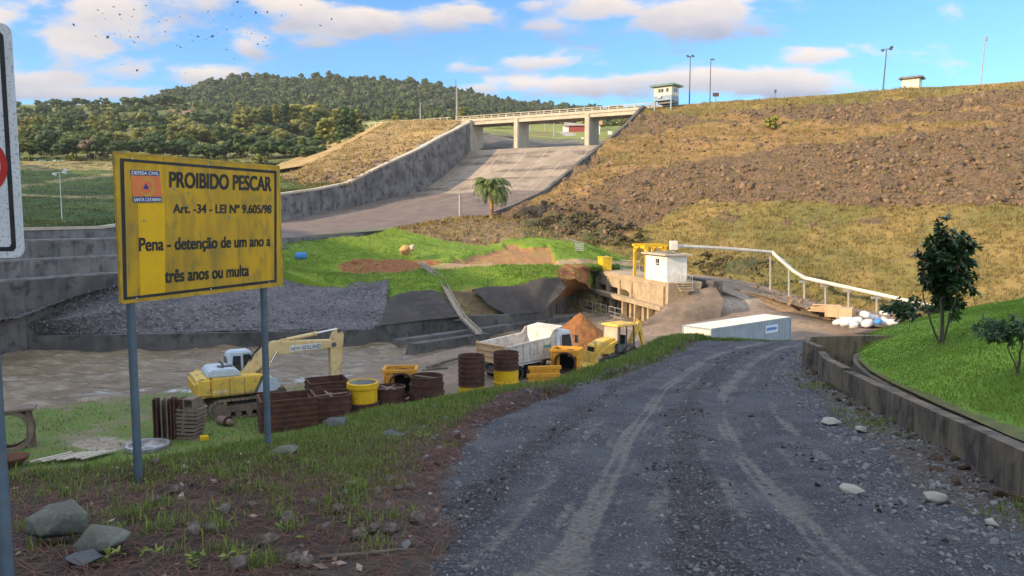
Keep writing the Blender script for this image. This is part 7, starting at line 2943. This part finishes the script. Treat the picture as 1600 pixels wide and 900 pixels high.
for px, py, d, s_, lab in ((1302, 493, 67.5, (1.3, .9, .9), 'pale wooden box in the row at the dam foot, left of its twin'), (1320, 496, 66.6, (1.3, .9, .95), 'pale wooden box nearest the white sacks, right of its twin')):
    p = P(px, py, d)
    t = thing('wooden_box', lab, 'box', p - Vector((0, 0, .1)), R(-32))
    m = MB()
    m.box((0, 0, s_[2] / 2), s_)
    m.build('box', m_crate, t, bevel=.015)
    m = MB()
    for x in (-s_[0] / 2 + .07, s_[0] / 2 - .07):
        m.box((x, -s_[1] / 2 - .02, s_[2] / 2), (.12, .04, s_[2]))
    m.box((0, 0, s_[2] + .02), (s_[0] + .05, s_[1] + .05, .04))
    m.build('batten', m_crate, t)
for k in range(5):
    p = P(1284 + (k % 2) * 3, 488, 69)
    m = MB()
    m.box((0, 0, 0), (2.4, .28, .1))
    o = m.build('timber_board', m_crate)
    o.location = (p.x + .1 * k, p.y, p.z + .12 + .14 * k)
    o.rotation_euler = (0, 0, R(-30 + 9 * math.sin(k * 2)))
    tag(o, 'pale timber board in the low pile left of the wooden boxes', 'board', 'boards piled at the dam foot')

# ---- boulders and barrel on the mound
for px, py, d, s_, lab, c in ((633, 396, 84.5, .95, 'ochre boulder lying lower on the bright green mound', (0.45, 0.30, 0.13)), (643, 391.5, 85.5, .72, 'pale boulder touching the ochre one on the green mound', (0.50, 0.42, 0.30))):
    p = P(px, py, d)
    v, f = rock_proto(int(px), ICO3, .7, .85)
    o = mesh_np('boulder', v * s_ * .75, f, mk('ochre_rock', c, tuple(t * .75 for t in c), 1.5, .9, .03, 6), None, None, False, loc=p + Vector((0, 0, .35)))
    tag(o, lab, 'boulder')
p = P(470, 405, 83)
t = thing('blue_barrel', 'small blue barrel lying at the left tip of the green mound', 'barrel', p + Vector((0, 0, .35)), R(20))
m = MB()
m.lathe([(0, -.6), (.36, -.6), (.4, -.5), (.4, .5), (.36, .6), (0, .6)], 18, Matrix.Rotation(math.pi / 2, 4, 'Y'))
m.build('drum', m_sackb, t, True)
m = MB()
for x in (-.2, .2):
    m.lathe([(.4, -.03), (.43, -.03), (.43, .03), (.4, .03)], 18, Matrix.Translation((x, 0, 0)) @ Matrix.Rotation(math.pi / 2, 4, 'Y'), closed=True)
m.build('hoop', m_sackb, t, True)
# green shrub on the rock slope and driftwood by the water
p = Vector(dam_pt(1207, 199)[0])
V, fs, v = crown_np(77, 26, 20, (2.0, 1.2, 1.1), .22, .4, 'round', .8)
o = mesh_np('slope_bush', V, fs, FOL['yellow'], None, {'v': v}, loc=p + Vector((0, -.3, .9)))
tag(o, 'lone light green bush growing on the rocky dam face', 'bush')
for k, (a, b, r_, lb) in enumerate((((668, 568, 49), (726, 556, 53), .12, 'long brown log on the muddy spit left of the truck'), ((660, 573, 48), (700, 571, 49), .1, 'short dark log at the water end of the muddy spit'))):
    a, b = Vector(P(*a)), Vector(P(*b))
    a.z = b.z = ZG + .1
    m = MB()
    m.tube([a, a.lerp(b, .5) + Vector((0, .1, .05)), b], [r_, r_ * .9, r_ * .6], 7)
    tag(m.build('driftwood_log', m_bark, None, True), lb, 'log')
# ------------------------------------------------------------ the yellow no-fishing board
m_signy = mk('sign_yellow', (0.60, 0.335, 0.010), (0.40, 0.235, 0.018), 2.6, .6, .0015, 30, (0.18, 0.15, 0.05), 7, .55, streak=((0.15, 0.12, 0.04), 9.0, .65), lo=.3, hi=.7, stretch=(1, 1, .5))
m_signclean = mk('sign_clean_yellow', (0.72, 0.41, 0.004), (0.66, 0.37, 0.005), 5, .55, streak=((0.5, 0.3, 0.02), 8, .3))
m_orangered = mk('emblem_orange', (0.70, 0.17, 0.06), (0.62, 0.15, 0.05), 6, .6, c3=(0.48, 0.30, 0.05), s3=18, f3=.6)
m_blue = mk('emblem_blue', (0.03, 0.045, 0.20), None, rough=.6)
m_postblue = mk('post_paint', (0.10, 0.145, 0.185), (0.075, 0.105, 0.135), 3, .55, c3=(0.13, 0.12, 0.10), s3=9, f3=.35)
m_letterw = mk('lettering_white', (0.75, 0.75, 0.72), None, rough=.6)
S0, S1 = P(188, 474, 7.5), P(436, 446, 9.5)
SX = Vector((S1.x - S0.x, S1.y - S0.y, 0)).normalized()
SN = Vector((SX.y, -SX.x, 0))


def SL(px, py):
    v = pix_dir(px, py)
    o = Vector((0, 0, EYE))
    k = (S0 - o).dot(SN) / v.dot(SN)
    q = o + v * k - S0
    return (q.dot(SX), q.z)


sg_ = thing('warning_sign', 'big weathered yellow board with black Portuguese no-fishing text on two blue grey posts', 'sign', S0, math.atan2(SX.y, SX.x))
cor = [SL(182, 238), SL(436, 260), SL(436, 446), SL(188, 474)]
cor = [((cor[0][0] + cor[3][0]) / 2, cor[0][1]), (cor[1][0], cor[1][1]), (cor[1][0], cor[2][1]), ((cor[0][0] + cor[3][0]) / 2, cor[3][1])]
m = MB()
m.prism(cor[::-1], 0.0, .018)
m.build('board', m_signy, sg_)
m = MB()
for a, b in ((0, 1), (1, 2), (2, 3), (3, 0)):
    pa, pb = Vector((cor[a][0], .012, cor[a][1])), Vector((cor[b][0], .012, cor[b][1]))
    m.bar(pa, pb, .03, .022)
m.build('rim', mk('rim_yellow', (0.50, 0.32, 0.03), (0.30, 0.20, 0.05), 6, .7), sg_)
ou = [SL(187, 247), SL(432, 267), SL(432, 441), SL(193, 469)]
inn = [SL(193.5, 252), SL(428.5, 271), SL(428.5, 437), SL(198.5, 464)]
m = MB()
vs = [(x, -.0030, z) for x, z in ou] + [(x, -.0030, z) for x, z in inn]
m.add(vs, [(i, (i + 1) % 4, (i + 1) % 4 + 4, i + 4) for i in range(4)])
m.build('border_line', m_ink, sg_, fix=False)


def flat_poly(name, pts, mat, y):
    m = MB()
    m.add([(x, y, z) for x, z in pts], [tuple(range(len(pts)))[::-1]])
    return m.build(name, mat, sg_, fix=False)


flat_poly('clean_strip', [SL(215, 318), SL(257, 318), SL(258, 459), SL(219, 463)], m_signclean, -.0022)
flat_poly('emblem', [SL(204, 274), SL(250, 275.5), SL(252, 307), SL(207, 307)], m_orangered, -.0035)
flat_poly('emblem_disc', [((lambda c: (c[0] + .105 * math.cos(t), c[1] + .10 * math.sin(t)))(SL(229, 292))) for t in np.linspace(0, 2 * math.pi, 25)[:-1]], mk('emblem_worn', (0.50, 0.30, 0.05), (0.62, 0.2, 0.06), 9, .7), -.0045)
flat_poly('emblem_inner', [((lambda c: (c[0] + .072 * math.cos(t), c[1] + .068 * math.sin(t)))(SL(228, 292))) for t in np.linspace(0, 2 * math.pi, 25)[:-1]], m_orangered, -.0052)
flat_poly('emblem_triangle', [SL(223, 295.5), SL(227.5, 285.5), SL(232.5, 295.5)], m_blue, -.0060)
flat_poly('emblem_band', [SL(203, 265.5), SL(248.5, 267.5), SL(249, 274.8), SL(203.5, 273.6)], m_blue, -.0040)
flat_poly('emblem_band', [SL(207, 307.6), SL(252, 307.6), SL(252, 315.6), SL(207.5, 316.4)], m_blue, -.0040)


def sign_text(s, q, mat, bold, y, name='lettering'):
    """q: photo pixels of the text box: top-left, top-right, bottom-right, bottom-left"""
    c = [SL(*t) for t in q]

    def pl_(u, v):
        a = (c[3][0] + (c[2][0] - c[3][0]) * u, c[3][1] + (c[2][1] - c[3][1]) * u)
        b = (c[0][0] + (c[1][0] - c[0][0]) * u, c[0][1] + (c[1][1] - c[0][1]) * u)
        return (a[0] + (b[0] - a[0]) * v, y, a[1] + (b[1] - a[1]) * v)
    # perspective along the text: remap u so equal letters keep equal widths on the board
    return text_mesh(name, s, mat, sg_, 0, 1, 0, 1, 0, bold=bold, place=pl_)


sign_text('PROIBIDO PESCAR', ((264, 267.5), (424, 276), (424, 299), (264, 293)), m_ink, .075, -.004)
sign_text('Art. -34 - LEI Nº 9.605/98', ((270, 318.5), (424, 320), (424, 333.5), (270, 333)), m_ink, .068, -.004)
sign_text('Pena - detenção de um ano a', ((216.6, 371.5), (422.5, 368), (422.5, 388.5), (216.6, 398)), m_ink, .068, -.004)
sign_text('três anos ou multa', ((257, 420.5), (389, 413), (389, 431), (257, 442.5)), m_ink, .068, -.004)
sign_text('DEFESA CIVIL', ((205, 266.8), (247.5, 268.8), (247.5, 273.8), (205, 272.6)), m_letterw, .035, -.006)
sign_text('SANTA CATARINA', ((208.5, 309.2), (251, 309.2), (251, 314.4), (208.5, 315)), m_letterw, .035, -.006)
for q in ((206, 248), (325, 257.5), (419.5, 265), (213, 466.5), (329, 452), (420, 441.5)):
    m = MB()
    c = SL(*q)
    m.lathe([(.011, 0), (.011, .004), (.006, .007), (0, .007)], 10, Matrix.Translation((c[0], -.0035, c[1])) @ Matrix.Rotation(math.pi / 2, 4, 'X'))
    m.build('bolt', m_galv, sg_, True)
# small blue-green lichen and scrape spots on the board
m = MB()
r_ = random.Random(8)
for (px, py, s_) in ((225, 345, 1.3), (358, 340, 1.2), (272, 295, 1.2), (293, 302, 1.0), (396, 309, 1.1), (343, 358, .9), (300, 350, .6), (240, 385, .5), (380, 300, .6), (330, 312, .5), (270, 350, .5), (410, 396, .5), (205, 420, .6)):
    c = SL(px, py)
    n = 9
    pts = [(c[0] + .017 * s_ * r_.uniform(.5, 1.2) * math.cos(2 * math.pi * i / n) * 1.2, -.0026, c[1] + .014 * s_ * r_.uniform(.5, 1.2) * math.sin(2 * math.pi * i / n)) for i in range(n)]
    m.add(pts, [tuple(range(n))[::-1]])
m.build('lichen_spots', mk('lichen', (0.16, 0.25, 0.22), (0.3, 0.3, 0.16), 30, .9), sg_, fix=False)
for px0, py0, px1, py1 in ((209, 470, 217, 772), (416.5, 440, 417.5, 727)):
    x, yb = SL(px0, py0 + 8)[0] + .01, .062
    m = MB()
    wz = S0 + SX * x - SN * yb
    b = Vector((0, 0, float(zroad(wz.y)) - S0.z))
    m.tube([(x, yb, b.z - .4), (x, yb, cor[0][1] - .05)], .041, 14)
    m.build('post', m_postblue, sg_, True)

# ------------------------------------------------------------ white road sign at the left edge
wd = 4.5
c0 = P(38, 403, wd)
c1 = P(27, 42, wd)
ws = thing('white_sign', 'tall white road sign with black border and red ring, cut by the left edge', 'sign', (c0.x, c0.y, c0.z), R(9))
HS = c1.z - c0.z + .02
WS = 1.0
m_wsign = mk('sign_white', (0.60, 0.63, 0.66), (0.52, 0.55, 0.58), 3, .45, c3=(0.22, 0.23, 0.24), s3=60, f3=.7)


def rrect(x0, x1, z0, z1, r, n=6):
    out = []
    for cx, cz, a0 in ((x1 - r, z0 + r, -90), (x1 - r, z1 - r, 0), (x0 + r, z1 - r, 90), (x0 + r, z0 + r, 180)):
        for i in range(n + 1):
            a = R(a0 + 90 * i / n)
            out.append((cx + r * math.cos(a), cz + r * math.sin(a)))
    return out


m = MB()
m.prism(rrect(-WS, 0, 0, HS, .055), 0, .012)
m.build('panel', m_wsign, ws)
o1, i1 = rrect(-WS + .04, -.04, .04, HS - .05, .03), rrect(-WS + .066, -.066, .066, HS - .076, .02)
m = MB()
n = len(o1)
m.add([(x, -.002, z) for x, z in o1] + [(x, -.002, z) for x, z in i1], [(i, (i + 1) % n, (i + 1) % n + n, i + n) for i in range(n)])
m.build('border_line', m_ink, ws, fix=False)
m = MB()
cz = P(0, 259, wd).z - c0.z
cx = P(-36, 259, wd).x - c0.x
n = 48
ro, ri = .187, .148
m.add([(cx + ro * math.cos(2 * math.pi * i / n), -.003, cz + ro * math.sin(2 * math.pi * i / n)) for i in range(n)] + [(cx + ri * math.cos(2 * math.pi * i / n), -.003, cz + ri * math.sin(2 * math.pi * i / n)) for i in range(n)],
      [(i, (i + 1) % n, (i + 1) % n + n, i + n) for i in range(n)])
m.build('red_ring', mk('ring_red', (0.42, 0.03, 0.025), None, rough=.5), ws, fix=False)
m = MB()
xp = P(1.5, 640, wd + .05).x - c0.x
m.tube([(xp, .055, -2.9), (xp, .055, HS - .1)], .04, 14)
m.build('post', m_postblue, ws, True)

# ------------------------------------------------------------ boulders, slabs and cones by the signs
m_boul = mk('grey_green_rock', (0.135, 0.135, 0.105), (0.085, 0.09, 0.08), 3.5, .9, .012, 18, (0.20, 0.20, 0.165), 12, .5)
m_slab = mk('slate_slab', (0.075, 0.08, 0.085), (0.105, 0.105, 0.105), 4, .85, .006, 20)


def vz(p):
    return float(verge_z(np.array([p[0]]), np.array([p[1]]))[0])


def rock_at(name, px, py, w, h, dpt, seed, mat, label, cat='boulder', rz=0.0, sink=.12, proto=None, group=None):
    g = GR(px, py)
    v, f = rock_proto(seed, ICO3, .5, 1.0)
    k = np.abs(v).max(0)
    s_ = w * g[1] / F / 2
    v = v / k * np.array([s_, s_ * dpt, h * g[1] / F / 2])
    v = v + (fbm(v * 6 + seed, 1, 3, seed) * .02)[:, None] * v / (np.linalg.norm(v, axis=1, keepdims=True) + 1e-6)
    z = vz(g) if g[0] < xat(ROADL, g[1]) + .3 else float(zroadsurf([g[0]], [g[1]])[0][0])
    o = mesh_np(name, v, f, mat, None, None, False)
    o.location = (g[0], g[1] + s_ * dpt * .6, z + h * g[1] / F / 2 * (1 - 2 * sink))
    o.rotation_euler = (0, 0, rz)
    return tag(o, label, cat, group)


rock_at('boulder', 80, 862, 104, 66, .8, 31, m_boul, 'large mossy grey green boulder by the white sign\'s post')
rock_at('boulder', 148, 880, 90, 46, .8, 32, m_boul, 'flatter grey green boulder touching the large mossy one')
rock_at('stone_slab', 125, 899, 62, 22, .8, 33, m_slab, 'dark slate slab in front of the two boulders', 'stone')
rock_at('boulder', 523, 684, 42, 17, .9, 34, m_slab, 'dark low boulder in the grass right of the sign', 'boulder')
rock_at('stone_slab', 614, 692, 40, 7, 1.2, 35, m_slab, 'flat dark slate slab lying on the verge', 'stone', .2)
rock_at('stone_slab', 440, 727, 44, 8, 1.2, 36, m_boul, 'flat pale stone at the foot of the sign\'s right post', 'stone')
m_palestone = mk('pale_stone', (0.36, 0.33, 0.28), (0.26, 0.24, 0.20), 4, .85, .006, 20)
rock_at('road_stone', 1335, 773, 48, 13, 1.0, 37, m_palestone, 'large flat cream stone set in the gravel road', 'stone', 0, .35)
rock_at('road_stone', 1465, 793, 34, 20, 1.0, 38, m_palestone, 'rounded tan stone in the rubble before the wall', 'stone')
rock_at('road_stone', 1302, 668, 36, 11, 1.0, 39, m_palestone, 'pale flat stone on the road\'s right rubble edge', 'stone')
rock_at('road_stone', 1347, 678, 22, 12, 1.0, 40, m_palestone, 'tilted white stone beside the earth clods by the wall', 'stone', .4)
rock_at('road_stone', 1555, 828, 26, 15, 1.0, 41, m_palestone, 'tan stone lowest in the rubble before the wall', 'stone', .4)


def cone_proto(seed):
    v, f = ICO3
    v = v.copy()
    th = np.arctan2(v[:, 1], v[:, 0])
    v[:, 2] *= 1.35
    s_ = np.sin(th * 8 + v[:, 2] * 11) * np.sin(v[:, 2] * 15)
    v *= (1 + .30 * s_)[:, None]
    v[:, :2] *= (1 - .22 * v[:, 2:3])
    return v, f


m_cone = mk('pine_cone_scales', (0.10, 0.075, 0.062), (0.17, 0.135, 0.115), 30, .9)
cv, cf = cone_proto(1)
base = mesh_np('pine_cone', cv * .042, cf, m_cone, None, None, False)
cones = [(275, 774), (303, 849), (352, 809), (393, 800), (450, 823), (448, 830), (477, 895), (459, 892), (375, 897), (330, 845), (583, 845), (612, 848), (650, 834), (243, 742), (240, 796), (560, 852), (545, 770), (590, 776), (622, 772), (640, 770), (610, 757), (490, 800), (350, 812), (420, 860), (530, 815)]
rc = random.Random(3)
for i, (px, py) in enumerate(cones):
    g = GR(px, py)
    o = base if i == 0 else base.copy()
    if i:
        COL.objects.link(o)
    o.location = (g[0], g[1], vz(g) + .035)
    o.rotation_euler = (R(90) + rc.uniform(-.4, .4), rc.uniform(-.3, .3), rc.uniform(0, 6.28))
    s_ = rc.uniform(.8, 1.25)
    o.scale = (s_, s_, s_)
    tag(o, 'grey brown pine cone lying in the needles on the verge', 'pine cone', 'pine cones on the verge')
g0, g1, g2 = GR(498, 884), GR(570, 882), GR(652, 872)
m = MB()
pts = [Vector((g[0], g[1], max(vz(g), float(zroad(g[1]))) + .025)) for g in (g0, (g0 * .5 + g1 * .5), g1, (g1 * .4 + g2 * .6), g2)]
m.tube(pts, [.012, .014, .013, .010, .006], 7)
tag(m.build('fallen_branch', m_bark, None, True), 'thin bare branch lying across the road edge in the foreground', 'branch')

# ------------------------------------------------------------ birds
m_bird = mk('bird_black', (0.025, 0.024, 0.024), None, rough=.8)
bv = [(0, -.5, 0), (.09, -.15, .06), (0, .55, 0), (-.09, -.15, .06), (0, -.1, -.08), (.55, .05, .16), (1.05, -.25, .08), (.5, -.28, .14), (-.55, .05, .16), (-1.05, -.25, .08), (-.5, -.28, .14), (.18, -.72, .0), (-.18, -.72, 0)]
bf = [(0, 1, 3), (1, 2, 3), (0, 4, 1), (1, 4, 2), (2, 4, 3), (3, 4, 0), (1, 5, 2), (1, 7, 5), (7, 6, 5), (3, 2, 8), (3, 8, 10), (10, 8, 9), (0, 11, 12), (1, 0, 7), (3, 10, 0)]
bmsh = bpy.data.meshes.new('bird')
bmsh.from_pydata(bv, [], bf)
bmsh.materials.append(m_bird)
birds = [(178, 11), (153, 16), (160, 21), (163, 29), (187, 23), (190, 30), (209, 15), (228, 9), (239, 26), (206, 26), (248, 34), (260, 32), (225, 43), (201, 48), (203, 58), (188, 55), (179, 53), (168, 58), (150, 57), (211, 59), (209, 66), (216, 58),
         (258, 50), (257, 57), (277, 71), (282, 74), (301, 64), (322, 62), (318, 73), (332, 57), (333, 32), (347, 18), (325, 18), (365, 9), (354, 46), (362, 22), (386, 52), (393, 53), (400, 20), (411, 65), (417, 72), (403, 69), (418, 19), (372, 78), (354, 78), (366, 92), (355, 98),
         (190, 101), (214, 110), (290, 114), (298, 54), (309, 57), (298, 78), (115, 39), (281, 26), (376, 26), (398, 40), (415, 59), (371, 3), (340, 52), (440, 25), (470, 8), (500, 40), (518, 30)]
for px, py in birds:
    d = rc.uniform(140, 260)
    o = link('bird', bmsh)
    o.location = P(px, py, d)
    o.rotation_euler = (rc.uniform(-.5, .5), rc.uniform(-.7, .7), rc.uniform(0, 6.28))
    k = d / 200 * rc.uniform(.36, .68)
    o.scale = (k, k, k)
    tag(o, 'small black bird wheeling in the sky at upper left', 'bird', 'birds wheeling in the sky')
# ------------------------------------------------------------ foreground ground cover
def verge_points(n, ylo, yhi, xlo, xhi, f, seed, ypow=1.0):
    r = np.random.default_rng(seed)
    y = ylo + (yhi - ylo) * r.random(n) ** ypow
    xb = xat(BROW, np.minimum(y, 33.6))
    x = xb + xlo + (xat(ROADL, y) + xhi - xb - xlo) * r.random(n)
    k = r.random(n) < f(x, y, x - xb, xat(ROADL, y) - x)
    x, y = x[k], y[k]
    p = np.stack([x, y, verge_z(x, y)], 1)
    return p, (x - xb)[k] if False else x - xat(BROW, np.minimum(y, 33.6))


def nz_(x, y, sc, seed):
    return fbm(np.stack([x, y, 0 * x], 1), sc, 3, seed)


# short verge grass in patches, thinning toward the needles and the road
p, db = verge_points(52000, 5.5, 33.5, -.8, -.15, lambda x, y, db, dr: np.clip(np.interp(db, [0, 1.0, 3.2, 6], [1, .95, .6, .45]) + np.interp(y, [5.5, 8.5, 20], [-.40, -.02, .2]) + .85 * nz_(x, y, .7, 301), 0.02, 1) * np.clip(dr / .5, .15, 1), 61, 1.35)
tag(blades('verge_grass', p, rng.uniform(.03, .11, len(p)) * np.interp(p[:, 1], [6, 14, 30], [.9, 1.2, 1.7]), 0.0035 + 0.00028 * p[:, 1], m_blade, .9, 4, .07), kind='stuff')
# taller fringe on the brow
r_ = np.random.default_rng(62)
n = 9000
y = r_.uniform(6, 33.8, n)
x = xat(BROW, np.minimum(y, 33.6)) + r_.normal(size=n) * .55 - .1
ye = r_.uniform(12, 33.8, 9000)
x = np.concatenate([x, xat(BROW, np.minimum(ye, 33.6)) - 3.2 * r_.random(9000) ** 1.3])
y = np.concatenate([y, ye])
x2 = r_.uniform(5, 13.5, 5200)
y2 = 33.9 + r_.normal(size=5200) * .28
x, y = np.concatenate([x, x2]), np.concatenate([y, y2])
p = np.stack([x, y, verge_z(x, y)], 1)
hh = np.interp(y, [6, 14, 24, 34], [.07, .13, .19, .26]) * (1 + .6 * nz_(x, y, .6, 303))
q = to_pix(p)
hh = hh * np.interp(q[:, 0], [430, 700, 900, 1100, 1240, 1290], [1, 1, 1.25, 1.3, .7, .35]) * np.where((q[:, 0] > 1040) & (y > 33), .8, 1)
tag(blades('brow_grass', p, np.clip(hh, .05, .6), 0.004 + 0.0003 * y, m_blade, .8, 4, .09, v=np.clip(rng.random(len(p)) * .5 + .1, 0, 1)), kind='stuff')
# grass of the river flat
n = 16000
x = r_.uniform(-34, 2, n)
y = r_.uniform(24, 50, n)
sh = np.interp(x, [-60, -33, -26, -22.6, -20.4, -14.7, -10.6, -7.8, -2.2, 6], [28, 34, 38.6, 41.3, 43.0, 44.8, 47.5, 52.5, 60, 66])
gr = np.interp(x, [-60, -16, -11, -6, 2], [1.0, .95, .55, .1, -.3]) + 0.8 * nz_(x, y, .16, 52)
p = np.stack([x, y, flat_z(x, y) + fbm(np.stack([x, y, 0 * x], 1), 0.25, 4, 51) * 0.22], 1)
q = to_pix(p)
bare = np.exp(-(((q[:, 0] - 170) / 80) ** 2 + ((q[:, 1] - 695) / 14) ** 2))
k = (y < sh - .4) & (r_.random(n) < np.clip(gr - .35, 0, 1) * (1 - .8 * bare))
tag(blades('flat_grass', p[k], r_.uniform(.05, .2, k.sum()), 0.016, m_blade, .8, 4, .2), kind='stuff')

# pine needle litter
p, db = verge_points(30000, 4.0, 17, .3, .5, lambda x, y, db, dr: np.clip(np.interp(db, [0.2, 1.6, 3.0], [.05, .5, 1]) * np.interp(y, [4, 9, 14, 17], [1, .9, .5, .1]) + .5 * nz_(x, y, .6, 304), 0, 1), 63, 1.3)
n = len(p) * 2
p = np.repeat(p, 2, 0) + np.concatenate([rng.normal(size=(n, 2)) * .06, rng.uniform(.004, .03, (n, 1))], 1)
a = rng.uniform(0, math.pi, n)
L = rng.uniform(.05, .12, n)
d = np.stack([np.cos(a), np.sin(a), rng.normal(size=n) * .12], 1) * L[:, None]
s_ = np.stack([-np.sin(a), np.cos(a), 0 * a], 1) * (0.0016 + .00022 * p[:, 1:2])
V = np.stack([p - d - s_, p - d + s_, p + d + s_, p + d - s_], 1).reshape(-1, 3)
tag(mesh_np('pine_needle_litter', V, np.arange(4 * n).reshape(n, 4), m_needle, None, {'v': np.repeat(rng.random(n), 4)}), kind='stuff')
# fallen leaves, curled
p, db = verge_points(420, 4.5, 14, .5, .6, lambda x, y, db, dr: 0 * x + 1, 64, 1.2)
lv, lf = leaf_quads(p + [0, 0, .02], np.stack([rng.normal(size=len(p)) * .4, rng.normal(size=len(p)) * .4, np.ones(len(p))], 1), rng.uniform(.02, .055, len(p)), .45)
m_leaf = mk('dead_leaves', (0.2, 0.15, 0.1), None, rough=.8, vcol=('v', (0.17, 0.10, 0.06), (0.42, 0.34, 0.26)))
tag(mesh_np('fallen_leaves', lv, lf, m_leaf, None, {'v': np.repeat(rng.random(len(p)), 4)}), kind='stuff')
# weeds with broad leaves
wp = [(250, 880), (165, 890), (360, 885), (545, 770), (470, 862), (350, 830), (170, 895), (432, 840), (385, 760), (300, 893), (700, 700), (655, 690)]
tips = []
for px, py in wp:
    g = GR(px, py)
    for k in range(random.randint(1, 4)):
        c = np.array([g[0] + random.gauss(0, .05), g[1] + random.gauss(0, .05), vz(g) + random.uniform(.02, .08)])
        tips.append((c, (random.gauss(0, .4), random.gauss(0, .4), 1)))
V, fs, v = leaf_rosettes(tips, .07, .012, 6, .1, 9, .5)
tag(mesh_np('weeds', V, fs, m_blade, None, {'v': np.clip(v + .15, 0, 1)}), kind='stuff')
g = GR(555, 772)
p = np.repeat([[g[0], g[1], vz(g)]], 60, 0) + rng.normal(size=(60, 3)) * [.06, .06, 0]
p2 = []
for px, py in ((540, 610), (500, 655), (700, 700), (430, 700), (365, 730), (310, 700), (100, 760), (640, 650), (760, 640), (480, 700)):
    g = GR(px, py)
    p2.append(np.repeat([[g[0], g[1], vz(g)]], 30, 0) + rng.normal(size=(30, 3)) * [.1, .1, 0])
rt = random.Random(12)
for _ in range(42):
    px, py = rt.uniform(40, 640), rt.uniform(745, 896)
    g = GR(px, py)
    nb_ = rt.randint(10, 40)
    p2.append(np.repeat([[g[0], g[1], vz(g)]], nb_, 0) + rng.normal(size=(nb_, 3)) * [.07, .07, 0])
p = np.concatenate([p] + p2)
tag(blades('grass_tufts', p, rng.uniform(.05, .17, len(p)), .0045, m_blade, 1.0, 2, .03), kind='stuff')

m_mud = mk('road_mud', (0.032, 0.026, 0.026), (0.055, 0.044, 0.04), 3, .9)
# loose stones on road, gutter rubble, verge pebbles
r_ = np.random.default_rng(65)
n = 48000
y = 3.2 + 22 * r_.random(n) ** 1.9
x = xat(ROADL, y) - .25 + (xat(ROADR, y) - xat(ROADL, y) + .4) * r_.random(n)
tr2 = np.exp(-((x - xat(T1, y)) / 0.3) ** 2) + np.exp(-((x - xat(T2, y)) / 0.3) ** 2)
k = r_.random(n) < np.clip(.75 - .65 * tr2 + .7 * nz_(x, y, .8, 305), .03, 1)
x, y = x[k], y[k]
z = zroadsurf(x, y)[0]
sz = np.clip(r_.lognormal(-4.75, .62, len(x)), .004, .05)
tag(scatter('road_gravel', ROCKS, np.stack([x, y, z], 1), np.stack([sz, sz, sz * .8], 1), m_stone, True, np.clip(r_.random(len(x)) ** 1.4, 0, 1)), kind='stuff')
n = 2600
y = 4 + 26 * r_.random(n) ** 1.5
which = r_.integers(0, 4, n)
xm_ = (xat(T1, y) + xat(T2, y)) / 2
x = np.choose(which, [xat(T1, y) - 1.15, xm_ - .3, xm_ + .28, xat(T2, y) + .75]) + r_.normal(size=n) * .14
k = nz_(x, y, .9, 308) > -.05
x, y = x[k], y[k]
sz = np.clip(r_.lognormal(-4.2, .55, len(x)), .008, .06)
tag(scatter('mud_clods', ROCKS, np.stack([x, y, zroadsurf(x, y)[0]], 1), np.stack([sz, sz, sz * .6], 1), m_mud, True), kind='stuff')
n = 3600
y = 4.5 + 24 * r_.random(n) ** 1.4
u = r_.random(n)
x = xat(ROADR, y) - .35 + (xat(WALLB, y) - xat(ROADR, y) + .3) * u
z = zroadsurf(x, y)[0]
sz = np.clip(r_.lognormal(-3.95, .6, n), .008, .12)
tag(scatter('gutter_rubble', ROCKS2, np.stack([x, y, z], 1), np.stack([sz, sz, sz * .75], 1), m_stone, True, np.clip(r_.random(n), 0, 1)), kind='stuff')
n = 260
y = 6 + 20 * r_.random(n)
x = xat(WALLB, y) - .45 * r_.random(n) ** 1.3
z = zroadsurf(x, y)[0]
sz = np.clip(r_.lognormal(-3.3, .5, n), .02, .10)
tag(scatter('earth_clods', ROCKS2, np.stack([x, y, z], 1), np.stack([sz, sz, sz * .8], 1), m_soil, True), kind='stuff')
x = xat(WALLB, (y := 6 + 20 * r_.random(900))) - .1 - .8 * r_.random(900) ** 1.4
k = nz_(x, y, .7, 306) > .12
p = np.stack([x[k], y[k], zroadsurf(x[k], y[k])[0]], 1)
tag(blades('gutter_weeds', p, r_.uniform(.04, .15, len(p)), .007, m_blade, 1.0, 4, .05), kind='stuff')
p, db = verge_points(2600, 4, 26, .8, .3, lambda x, y, db, dr: np.clip(1 - dr / 1.6, .12, 1), 66, 1.3)
sz = np.clip(rng.lognormal(-3.75, .55, len(p)), .01, .09)
tag(scatter('verge_stones', ROCKS2, p, np.stack([sz, sz, sz * .7], 1), m_stone, True, rng.random(len(p)) * .6), kind='stuff')
p, db = verge_points(1500, 5, 33, 1.0, .25, lambda x, y, db, dr: np.clip(1 - dr / .9, 0, 1) * (nz_(x, y, .5, 307) > 0), 67)
sz = np.clip(rng.lognormal(-3.1, .5, len(p)), .02, .13)
tag(scatter('verge_clods', ROCKS2, p, np.stack([sz, sz, sz * .7], 1), m_soil, True), kind='stuff')
# ------------------------------------------------------------ thin evening air
m = MB()
m.box((0, 395, 75), (1700, 870, 176))
hz = m.build('haze', bpy.data.materials.new('thin_haze'))
hm = hz.data.materials[0]
hm.use_nodes = True
hm.node_tree.nodes.clear()
ho = hm.node_tree.nodes.new('ShaderNodeOutputMaterial')
pv = hm.node_tree.nodes.new('ShaderNodeVolumePrincipled')
pv.inputs['Color'].default_value = (0.86, 0.91, 1.0, 1)
pv.inputs['Density'].default_value = 0.00013
hm.node_tree.links.new(pv.outputs[0], ho.inputs['Volume'])
hz['kind'] = 'stuff'
